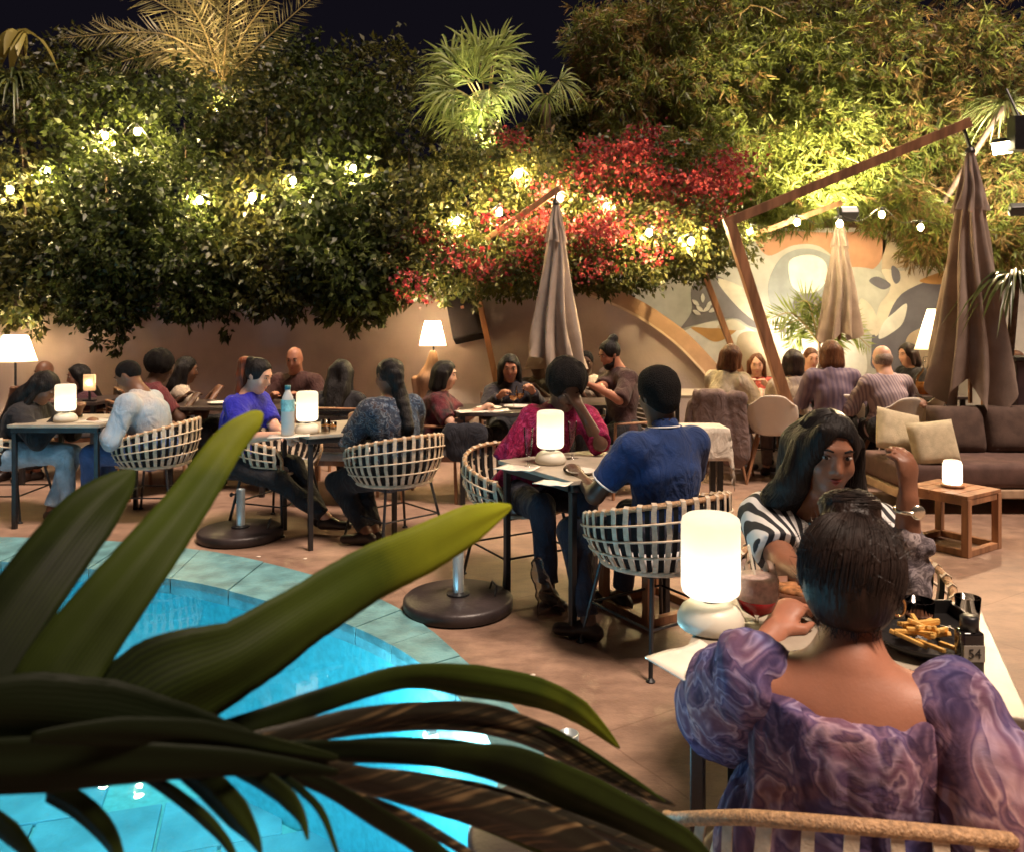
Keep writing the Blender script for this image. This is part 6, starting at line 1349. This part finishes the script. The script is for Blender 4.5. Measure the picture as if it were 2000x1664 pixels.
# ---- palms
LM_PALM = leafmat('palm_leaflet', (0.16, 0.14, 0.05), (0.34, 0.29, 0.12), 0.45, 0.25); LM_FAN = leafmat('fan_leaf', (0.12, 0.17, 0.03), (0.34, 0.38, 0.10), 0.45, 0.3); M_PET = mat('petiole', (0.32, 0.24, 0.09), 0.5, 0.3, 10)
def feather(t, pts, n, L_, seed, droop=0.5, m=LM_PALM, wid=0.075):
    rs = np.random.RandomState(seed); P = spline(pts, 10); fr = empty('frond', ORG[t]); fr.parent = t; fr.location = (0, 0, 0)
    obj('rachis', tube(P, np.linspace(0.016, 0.004, len(P)), 6), M_PET, fr, True, world=True)
    idx = np.linspace(0.12, 0.99, n)*(len(P)-1); T = np.gradient(P, axis=0); S_ = []
    for s in (-1, 1):
        i = idx.astype(int); c = P[i]+(P[np.minimum(i+1, len(P)-1)]-P[i])*(idx-i)[:, None]; tg = unit(T[i]); sd = unit(np.cross(tg, np.array((0.1, -0.9, 0.35))))*s
        d = unit(tg*0.75+sd*0.9+rs.randn(n, 3)*0.12+np.array((0, -0.15, -droop*0.5))); q = np.linspace(0, 1, n); Lf = L_*np.sin(np.pi*(0.18+0.75*q))*rs.uniform(0.85, 1.15, n)
        S_.append(leafset(c, d, np.cross(d, sd)+rs.randn(n, 3)*0.2, Lf, Lf*wid, rs.rand(n), 0.3))
    leafobj('leaflets', S_, m, fr)
cb = W(432, 168, 10.2)
dp = empty('date_palm', (cb[0], 10.6, 2.2), 0, 'date palm with floodlit feather fronds at the top left', 'palm')
trunk(dp, [(cb[0], 10.6, 2.2), (cb[0]+0.05, 10.45, 3.2), cb], 0.16, 0.12, M_BARK)
for k, (a, b_, ym) in enumerate((((330, 70), (120, 75), 9.7), ((360, 40), (215, -40), 10.0), ((390, 40), (300, -70), 9.6), ((415, 30), (375, -110), 10.3), ((445, 40), (455, -120), 9.7), ((480, 60), (560, -40), 10.0), ((500, 95), (640, -30), 10.4), ((350, 110), (180, 40), 10.5), ((470, 70), (500, -90), 10.8), ((340, 100), (150, 150), 9.8), ((405, 20), (340, -90), 10.6))):
    feather(dp, [cb, W(*a, (10.2+ym)/2), W(*b_, ym)], 58, 0.36, 40+k, wid=0.05)
def fan(t, hub, up, nrm_, L_, n, seed, spread=200, m=LM_FAN):
    """one costapalmate leaf: segments joined near the hub, splitting towards drooping tips"""
    rs = np.random.RandomState(seed); hub = np.asarray(hub); up = nrm(up); nn_ = nrm(np.asarray(nrm_)-up*np.dot(nrm_, up)); sd = np.cross(up, nn_)
    V, F, T = [], [], []
    for k in range(n):
        a = R(-spread/2+spread*k/(n-1)); d = up*math.cos(a)+sd*math.sin(a); da = R(spread/(n-1))*0.5; Lk = L_*(0.78+0.22*math.cos(a*0.8))*rs.uniform(0.62, 1.12); d = nrm(d+rs.randn(3)*0.07)
        w0 = math.tan(da); o_ = len(V); s2 = np.cross(d, nn_); dr = rs.uniform(0.05, 0.75)
        for q, w in ((0.06, 0.06*w0), (0.5, 0.5*w0), (0.78, 0.22*w0), (1.0, 0.0)):
            c = hub+d*Lk*q+nn_*0.10*Lk*q*(1-q)*2-UP*dr*Lk*max(0, q-0.45)**1.5*1.6; fz = nn_*Lk*0.022*(1 if k % 2 else -1)
            V += [c-s2*Lk*w, c+fz*(1-q), c+s2*Lk*w]
        for i in range(3): F += [(o_+3*i, o_+3*i+1, o_+3*i+4, o_+3*i+3), (o_+3*i+1, o_+3*i+2, o_+3*i+5, o_+3*i+4)]
        T += [rs.rand()]*12
    return np.array(V), np.array(F), np.array(T)
def fan_palm(lb, base, crown, leaves, seed, tr=0.11):
    t = empty('fan_palm', base, 0, lb, 'palm', 'fan palms above the wall'); base = np.asarray(base, float); crown = np.asarray(crown)
    trunk(t, [base, (base+crown)/2+np.array((0.03, 0, 0)), crown], tr, tr*0.9, M_BARK)
    rs = np.random.RandomState(seed)
    for k in range(16):
        a = rs.rand()*6.3; z = rs.rand(); c = base+(crown-base)*(0.45+0.5*z)+np.array((math.cos(a), math.sin(a), 0))*tr*0.95
        obj('leaf_boot', tube([c, c+np.array((math.cos(a)*0.07, math.sin(a)*0.07, 0.13))], [0.035, 0.012], 6), mat('boot', (0.42, 0.32, 0.20), 0.8, 0.3), t, world=True)
    for k, (hub, up, nv, L_) in enumerate(leaves):
        hub = np.asarray(hub); lf = empty('frond', base); lf.parent = t; lf.location = (0, 0, 0)
        obj('petiole', tube(spline([crown, (crown+hub)/2+UP*0.06, hub], 4), 0.010, 6), M_PET, lf, True, world=True)
        leafobj('blade', [fan(t, hub, up, nv, L_, 30, seed*7+k)], LM_FAN, lf)
cr = W(952, 232, 9.7)
fan_palm('tall fan palm with floodlit fans against the night sky', (cr[0]+0.03, 9.8, 2.2), cr, [
    (W(935, 118, 9.6), (0.15, 0, 1), (0.1, -1, 0.3), 0.66), (W(905, 140, 9.5), (-0.75, -0.1, 0.75), (-0.1, -1, 0.25), 0.62), (W(890, 175, 9.4), (-1, -0.2, 0.1), (0, -0.9, 0.5), 0.55), (W(960, 130, 9.7), (0.5, 0.2, 1), (0.2, -1, 0.2), 0.60),
    (W(920, 190, 9.3), (-0.3, -0.3, -1), (0, -1, 0.2), 0.50), (W(955, 175, 9.4), (0.3, -0.3, -0.5), (0.2, -1, 0.3), 0.48), (W(985, 165, 9.6), (0.9, 0, -0.1), (0.2, -0.9, 0.4), 0.45), (W(900, 215, 9.4), (-0.6, -0.2, -0.9), (-0.3, -1, 0.2), 0.5), (W(930, 160, 9.4), (0, -0.2, 0.5), (0, -1, 0.35), 0.58), (W(880, 120, 9.8), (-0.6, 0.3, 1), (-0.2, -1, 0.1), 0.55), (W(900, 240, 9.2), (-0.2, -0.2, -1), (-0.1, -1, 0.1), 0.42), (W(940, 215, 9.2), (0.1, -0.2, -1), (0, -1, 0.1), 0.45), (W(870, 195, 9.3), (-1, 0, -0.4), (-0.1, -1, 0.2), 0.45), (W(970, 100, 9.7), (0.8, 0, 0.8), (0.1, -1, 0.2), 0.5)], 3)
cr = W(1065, 205, 10.1)
fan_palm('small dim fan palm right of the tall one', (cr[0], 10.2, 2.2), cr, [(W(1092, 158, 10), (0.8, 0, -0.5), (0.1, -1, 0.4), 0.42), (W(1050, 165, 10), (-0.2, 0, 1), (0, -1, 0.2), 0.32), (W(1070, 185, 9.9), (0.1, 0, -1), (0, -1, 0.2), 0.35)], 5, 0.07)
# strap-leaved rosettes
LM_STRAP = leafmat('strap_leaf', (0.03, 0.045, 0.012), (0.10, 0.12, 0.035), 0.35, 0.2)
def straps(t, c, n, L_, wd, seed, m, droop=0.9, up=0.4):
    rs = np.random.RandomState(seed); c = np.asarray(c); V, F, T = [], [], []
    for k in range(n):
        a = rs.rand()*6.3; d = nrm((math.cos(a), math.sin(a), rs.uniform(-0.2, 1.2)*up*2)); s = nrm(np.cross(d, UP+rs.randn(3)*0.2)); o_ = len(V); Lk = L_*rs.uniform(0.6, 1.15)
        for q in (0, 0.25, 0.5, 0.75, 1.0):
            w = wd*(1-q**2.2)*(0.6+q*0.8); p = c+d*Lk*q-UP*droop*Lk*q**2.2; V += [p-s*w/2, p-UP*w*0.2, p+s*w/2]
        for i in range(4): F += [(o_+3*i, o_+3*i+1, o_+3*i+4, o_+3*i+3), (o_+3*i+1, o_+3*i+2, o_+3*i+5, o_+3*i+4)]
        T += [rs.rand()]*15
    return leafobj('leaves', [(np.array(V), np.array(F), np.array(T))], m, t)
c = W(28, 150, 9.2); t = empty('dracaena', (c[0], 9.9, 2.2), 0, 'spiky dracaena drooping at the upper left edge', 'dracaena', 'strap leaved plants'); trunk(t, [(c[0], 9.9, 2.2), (c[0], 9.5, 3.0), c], 0.05, 0.035, M_BARK); straps(t, c, 90, 0.62, 0.035, 51, LM_STRAP, 1.0)
c = W(40, 62, 9.6); t = empty('broad_leaf_plant', (c[0], 10.2, 2.2), 0, 'yellowish broad leaf plant at the top left corner', 'plant'); trunk(t, [(c[0], 10.2, 2.2), (c[0], 9.9, 3.2), c], 0.04, 0.02, M_BARK)
straps(t, c, 9, 0.50, 0.17, 52, leafmat('broad_leaf', (0.20, 0.16, 0.04), (0.34, 0.29, 0.07), 0.5, 0.3), 1.2, 0.2)
c = W(1985, 545, 6.9); t = empty('dracaena', (c[0], 7.35, 0), 0, 'dracaena with hanging strap leaves at the right edge before the umbrella', 'dracaena', 'strap leaved plants'); trunk(t, [(c[0], 7.35, 0), (c[0]+0.1, 7.2, 1.0), c], 0.05, 0.03, M_BARK); straps(t, c, 120, 0.62, 0.034, 53, LM_STRAP, 0.9)
c = W(1962, 205, 9.0); t = empty('dracaena', (c[0], 10.9, 2.5), 0, 'dracaena rosette above the right floodlight', 'dracaena', 'strap leaved plants'); trunk(t, [(c[0], 10.9, 2.5), (c[0], 10.3, 3.0), c], 0.05, 0.03, M_BARK); straps(t, c, 80, 0.6, 0.034, 54, leafmat('strap_leaf_lit', (0.08, 0.10, 0.03), (0.22, 0.24, 0.08), 0.4, 0.2), 0.7)  # paler copy of the strap leaf, floodlit brightness put into its colour
c = W(1600, 640, 9.9); t = empty('potted_palm', (c[0], 9.9, 0), 0, 'potted palm with arching fronds behind the group before the mural', 'palm')
obj('pot', lathe([(0.14, 0), (0.19, 0.4), (0.17, 0.4), (0.15, 0.34), (0.001, 0.34)], 24, (c[0], 9.9, 0)), mat('clay_pot', (0.25, 0.12, 0.07), 0.8, 0.2), t, True, world=True)
trunk(t, [(c[0], 9.9, 0.34), (c[0], 9.9, 0.9), (c[0], 9.9, 1.25)], 0.03, 0.02, M_BARK)
for k, (ex, ey) in enumerate(((1500, 625), (1520, 650), (1560, 590), (1650, 590), (1680, 640), (1590, 600), (1540, 680), (1640, 690), (1700, 680))):
    e = W(ex, ey, 9.75+0.03*k); s0 = np.array((c[0], 9.9, 1.2)); feather(t, [s0, (s0+e)/2+UP*0.22, e], 26, 0.30, 60+k, 0.6, LM_FAN, 0.09)
# ---- garden floodlights and uplighters
flood(W(1655, 412, 9.35), W(1590, 150, 10.6), 1600, (1.0, 0.82, 0.50), 120, 'bright floodlight shining up into the bamboo over the mural', 0.2)
flood(W(1957, 290, 8.0), (1.0, 4.4, 0.0), 330, (1.0, 0.70, 0.42), 80, 'bright floodlight on the black box at the right edge', 0.2)
flood(W(1985, 405, 8.8), W(1900, 200, 10.6), 700, (1.0, 0.85, 0.62), 110, 'lower floodlight at the right edge under the bamboo', 0.16)
flood(W(945, 318, 9.25), W(930, 100, 9.6), 800, (1.0, 0.92, 0.62), 80, 'uplighter at the foot of the tall fan palm', 0.12)
flood(W(430, 222, 9.55), W(400, -10, 10.1), 560, (1.0, 0.72, 0.42), 110, 'uplighter at the crown of the date palm', 0.12)
flood(W(1540, 715, 9.9), W(1600, 560, 10.6), 85, (1.0, 0.85, 0.60), 150, 'low wall washer glowing on the mural behind the group', 0.14)
o = empty('equipment_box', W(1990, 262, 7.9), 0, 'black box hanging above the right floodlight', 'box'); obj('case', bbox_((0, 0, 0), (0.16, 0.14, 0.34), 0.012), M_BLK, o); obj('bracket', tube([(0, 0, 0.17), (0, 0.2, 0.5)], 0.012, 6), M_BLK, o)
# ---- foreground palm
def fg_mat():
    m = bpy.data.materials.new('foreground_leaf'); nt = nodes_of(m); N, L = nt.nodes, nt.links
    out = N.new('ShaderNodeOutputMaterial'); b = N.new('ShaderNodeBsdfPrincipled'); at = N.new('ShaderNodeAttribute'); at.attribute_name = 'tint'
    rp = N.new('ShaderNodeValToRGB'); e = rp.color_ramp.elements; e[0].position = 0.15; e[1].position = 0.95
    e[0].color = (0.008, 0.012, 0.004, 1); e[1].color = (0.36, 0.39, 0.022, 1); x = e.new(0.58); x.color = (0.055, 0.082, 0.010, 1)  # leaf green with light painted in: shaded near-black bases, bright yellow-green tips
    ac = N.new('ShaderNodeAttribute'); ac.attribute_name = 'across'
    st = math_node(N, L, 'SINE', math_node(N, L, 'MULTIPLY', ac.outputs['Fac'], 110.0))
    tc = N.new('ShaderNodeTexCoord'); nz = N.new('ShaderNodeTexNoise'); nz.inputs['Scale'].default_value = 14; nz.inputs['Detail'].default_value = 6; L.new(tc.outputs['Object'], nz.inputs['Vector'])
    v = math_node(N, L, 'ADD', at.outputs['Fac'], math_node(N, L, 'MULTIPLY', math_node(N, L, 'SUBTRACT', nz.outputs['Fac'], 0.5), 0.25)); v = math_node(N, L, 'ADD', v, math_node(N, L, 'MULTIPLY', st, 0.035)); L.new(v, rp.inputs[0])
    L.new(rp.outputs[0], b.inputs['Base Color']); b.inputs['Roughness'].default_value = 0.55; b.inputs['Specular IOR Level'].default_value = 0.12
    bp = N.new('ShaderNodeBump'); bp.inputs['Strength'].default_value = 0.10; bp.inputs['Distance'].default_value = 0.001; L.new(st, bp.inputs['Height']); L.new(bp.outputs[0], b.inputs['Normal'])
    t = N.new('ShaderNodeBsdfTranslucent'); L.new(rp.outputs[0], t.inputs[0]); mx = N.new('ShaderNodeMixShader'); mx.inputs[0].default_value = 0.35
    L.new(b.outputs[0], mx.inputs[1]); L.new(t.outputs[0], mx.inputs[2]); L.new(mx.outputs[0], out.inputs[0]); return m
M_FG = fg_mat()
def fg_dry():
    m = mat('dry_streak_leaf', (0.014, 0.012, 0.007), 0.45, 0.3, 7, 0.2, 60, stretch=(1.2, 1, 26), col2=(0.16, 0.105, 0.05), ramp=(0.52, 0.70), spec=0.2); return m
fp = empty('foreground_palm', (-0.70, 0.42, 0), 0, 'dark broad palm fronds close to the camera over the pool', 'palm')
obj('pot', lathe([(0.15, 0), (0.20, 0.38), (0.18, 0.38), (0.16, 0.33), (0.001, 0.33)], 28), mat('dark_pot', (0.05, 0.035, 0.03), 0.6, 0.3), fp, True)
obj('stem', tube(spline([(-0.70, 0.42, 0.33), (-0.72, 0.45, 0.7), (-0.60, 0.62, 0.93)], 6), 0.022, 10), mat('palm_stem', (0.02, 0.022, 0.009), 0.6, 0.3), fp, True, world=True)
def leaflet(pts, hw, t0, t1, name='leaflet', m=None, vfold=0.22, seed=0):
    """pts: (px, py, depth); hw: half width in px along the leaf"""
    C = spline([W(*p) for p in pts], 8); n = len(C); hw = np.interp(np.linspace(0, len(pts)-1, n), np.arange(len(pts)), hw); T = unit(np.gradient(C, axis=0)); V = []; tn = []; ac = []
    us = np.linspace(-1, 1, 9)
    rs = np.random.RandomState(seed); ph = rs.rand()*6
    for th in (0, 1):
        for i in range(n):
            s = nrm(np.cross(T[i], (0, 1, 0.0))); nn_ = nrm(np.cross(s, T[i])); w = hw[i]*C[i][1]/FPX*(1+0.015*math.sin(i*1.7+ph)*math.sin(i*0.9+2*ph)+0.006*rs.randn())
            for u in us:
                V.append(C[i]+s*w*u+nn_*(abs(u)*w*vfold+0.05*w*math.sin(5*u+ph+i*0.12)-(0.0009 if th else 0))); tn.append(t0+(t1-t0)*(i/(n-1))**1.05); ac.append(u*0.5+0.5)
    k = len(us); q = n*k; F = []
    for i in range(n-1):
        for j in range(k-1):
            a = i*k+j; F += [(a, a+1, a+k+1, a+k), (q+a, q+a+k, q+a+k+1, q+a+1)]
        F += [(i*k, (i+1)*k, q+(i+1)*k, q+i*k), (i*k+k-1, q+i*k+k-1, q+(i+1)*k+k-1, (i+1)*k+k-1)]
    F += [tuple(range(k-1, -1, -1))+tuple(q+j for j in range(k)), tuple((n-1)*k+j for j in range(k))+tuple(q+(n-1)*k+j for j in range(k-1, -1, -1))]
    o = obj(name, (np.array(V), F), m or M_FG, fp, True, world=True)
    for nm_, dat in (('tint', tn), ('across', ac)): o.data.attributes.new(nm_, 'FLOAT', 'POINT').data.foreach_set('value', np.array(dat, np.float32))
    return o
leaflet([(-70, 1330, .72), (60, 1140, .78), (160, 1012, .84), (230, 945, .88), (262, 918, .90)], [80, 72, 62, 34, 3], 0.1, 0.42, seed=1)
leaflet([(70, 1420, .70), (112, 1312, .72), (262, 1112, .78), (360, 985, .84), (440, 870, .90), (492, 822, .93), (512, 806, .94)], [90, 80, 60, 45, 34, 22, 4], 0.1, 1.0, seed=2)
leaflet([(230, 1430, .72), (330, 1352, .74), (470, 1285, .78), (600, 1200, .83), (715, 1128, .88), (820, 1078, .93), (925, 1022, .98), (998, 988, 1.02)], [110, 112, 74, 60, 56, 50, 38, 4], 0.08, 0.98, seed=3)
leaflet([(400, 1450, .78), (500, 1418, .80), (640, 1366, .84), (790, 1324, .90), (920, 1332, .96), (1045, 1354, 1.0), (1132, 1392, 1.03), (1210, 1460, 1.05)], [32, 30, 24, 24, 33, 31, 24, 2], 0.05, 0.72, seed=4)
DRY = fg_dry(); SHADED = mat('shaded_leaf', (0.0075, 0.008, 0.0045), 0.6, 0.3, 12, 0.2, 60, spec=0.1)  # second colour, unused: near-black leaf with the shade of the frond bases painted in
leaflet([(480, 1462, .76), (580, 1436, .78), (700, 1408, .82), (840, 1392, .88), (960, 1402, .92), (1100, 1455, .97), (1220, 1530, 1.0), (1318, 1572, 1.02)], [28, 26, 25, 22, 25, 22, 15, 2], 0.05, 0.3, m=DRY, seed=5)
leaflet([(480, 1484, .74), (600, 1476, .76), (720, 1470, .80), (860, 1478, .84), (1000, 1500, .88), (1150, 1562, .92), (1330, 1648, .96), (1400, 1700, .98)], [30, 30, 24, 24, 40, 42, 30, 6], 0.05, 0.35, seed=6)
leaflet([(500, 1492, .72), (600, 1500, .74), (720, 1528, .78), (840, 1556, .82), (970, 1592, .85), (1110, 1645, .88), (1260, 1720, .90)], [22, 24, 28, 34, 40, 40, 20], 0.05, 0.3, m=DRY, seed=7)
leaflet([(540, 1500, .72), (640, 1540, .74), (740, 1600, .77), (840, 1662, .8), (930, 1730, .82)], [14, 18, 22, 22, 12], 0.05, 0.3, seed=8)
for k, (pp, ww, mm) in enumerate((
        (((560, 1450, .79), (720, 1425, .84), (880, 1418, .90), (1010, 1440, .94), (1140, 1500, .98), (1270, 1562, 1.0)), (8, 11, 12, 12, 9, 2), 1), (((600, 1462, .80), (760, 1450, .85), (920, 1462, .90), (1060, 1502, .94), (1190, 1560, .97), (1340, 1650, 1.0)), (7, 10, 12, 12, 10, 2), 0),
        (((620, 1500, .80), (780, 1515, .84), (940, 1545, .88), (1080, 1590, .91), (1220, 1640, .93), (1350, 1690, .95)), (6, 10, 13, 13, 10, 3), 1), (((620, 1512, .80), (760, 1545, .83), (900, 1595, .86), (1030, 1650, .88), (1120, 1700, .9)), (6, 9, 12, 11, 4), 0),
        (((600, 1440, .82), (780, 1400, .87), (940, 1395, .92), (1080, 1430, .96), (1230, 1520, .99), (1300, 1565, 1.0)), (4, 6, 8, 8, 6, 1), 0), (((640, 1530, .78), (780, 1590, .81), (900, 1660, .83), (960, 1700, .84)), (6, 10, 10, 4), 1))):
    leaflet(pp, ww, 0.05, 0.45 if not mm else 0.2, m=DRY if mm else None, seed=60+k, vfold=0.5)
for k, (pp, ww) in enumerate(((((90, 1545), (150, 1575), (200, 1620), (228, 1665), (240, 1710)), (22, 28, 26, 16, 3)), (((-40, 1590), (20, 1630), (80, 1690)), (28, 24, 6)), (((270, 1508), (335, 1548), (400, 1600), (445, 1650), (470, 1700)), (10, 14, 14, 10, 3)),
        (((350, 1500), (410, 1540), (460, 1590), (492, 1630), (512, 1668)), (18, 32, 32, 18, 2)), (((460, 1502), (520, 1530), (565, 1565), (590, 1600), (602, 1640)), (14, 22, 20, 10, 2)), (((540, 1508), (590, 1545), (630, 1590), (662, 1675)), (7, 9, 8, 3)))):
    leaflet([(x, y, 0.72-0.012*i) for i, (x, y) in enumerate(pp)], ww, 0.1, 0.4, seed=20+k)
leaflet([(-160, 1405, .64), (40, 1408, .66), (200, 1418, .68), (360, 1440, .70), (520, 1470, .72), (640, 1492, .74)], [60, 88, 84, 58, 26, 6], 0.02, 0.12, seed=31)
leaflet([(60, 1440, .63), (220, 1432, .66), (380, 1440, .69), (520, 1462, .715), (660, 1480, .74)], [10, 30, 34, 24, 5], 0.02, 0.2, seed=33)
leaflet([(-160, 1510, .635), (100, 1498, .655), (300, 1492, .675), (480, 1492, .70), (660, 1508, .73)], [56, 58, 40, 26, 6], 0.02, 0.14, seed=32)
obj('rachis', tube(spline([(-0.60, 0.62, 0.93), W(-60, 1490, .72), W(150, 1490, .74), W(350, 1484, .76), W(560, 1486, .78)], 8), np.linspace(0.014, 0.004, 33), 8), MATS['palm_stem'], fp, True, world=True)
# fallen petals on the terrace
for k, (x, y) in enumerate(((505, 1088), (596, 1092), (352, 1078), (802, 1052), (885, 1075), (1115, 1190), (1590, 1130), (1040, 1320))):
    p = G(x, y); M3 = np.array(Matrix.Rotation(k, 3, 'Z')); V, F = ellip((0, 0, 0), (0.016, 0.011, 0.004), 8, 5); o = obj('fallen_petal', (V @ M3.T, F), mat('petal', (0.7, 0.6, 0.5), 0.6, 0.1), None, True); o.location = (p[0], p[1], 0.005); tag(o, ('tiny pale petal before the left parasol base', 'tiny pale petal right of the left parasol base', 'tiny pale petal on the coping edge between leaves', 'tiny pale petal on the floor behind the green leaf tip', 'tiny pale petal beside the centre parasol sleeve', 'tiny pale petal under the middle table', 'tiny pale petal behind the near woman', 'tiny pale petal on the open floor before the middle table')[k], 'petal', 'fallen petals')
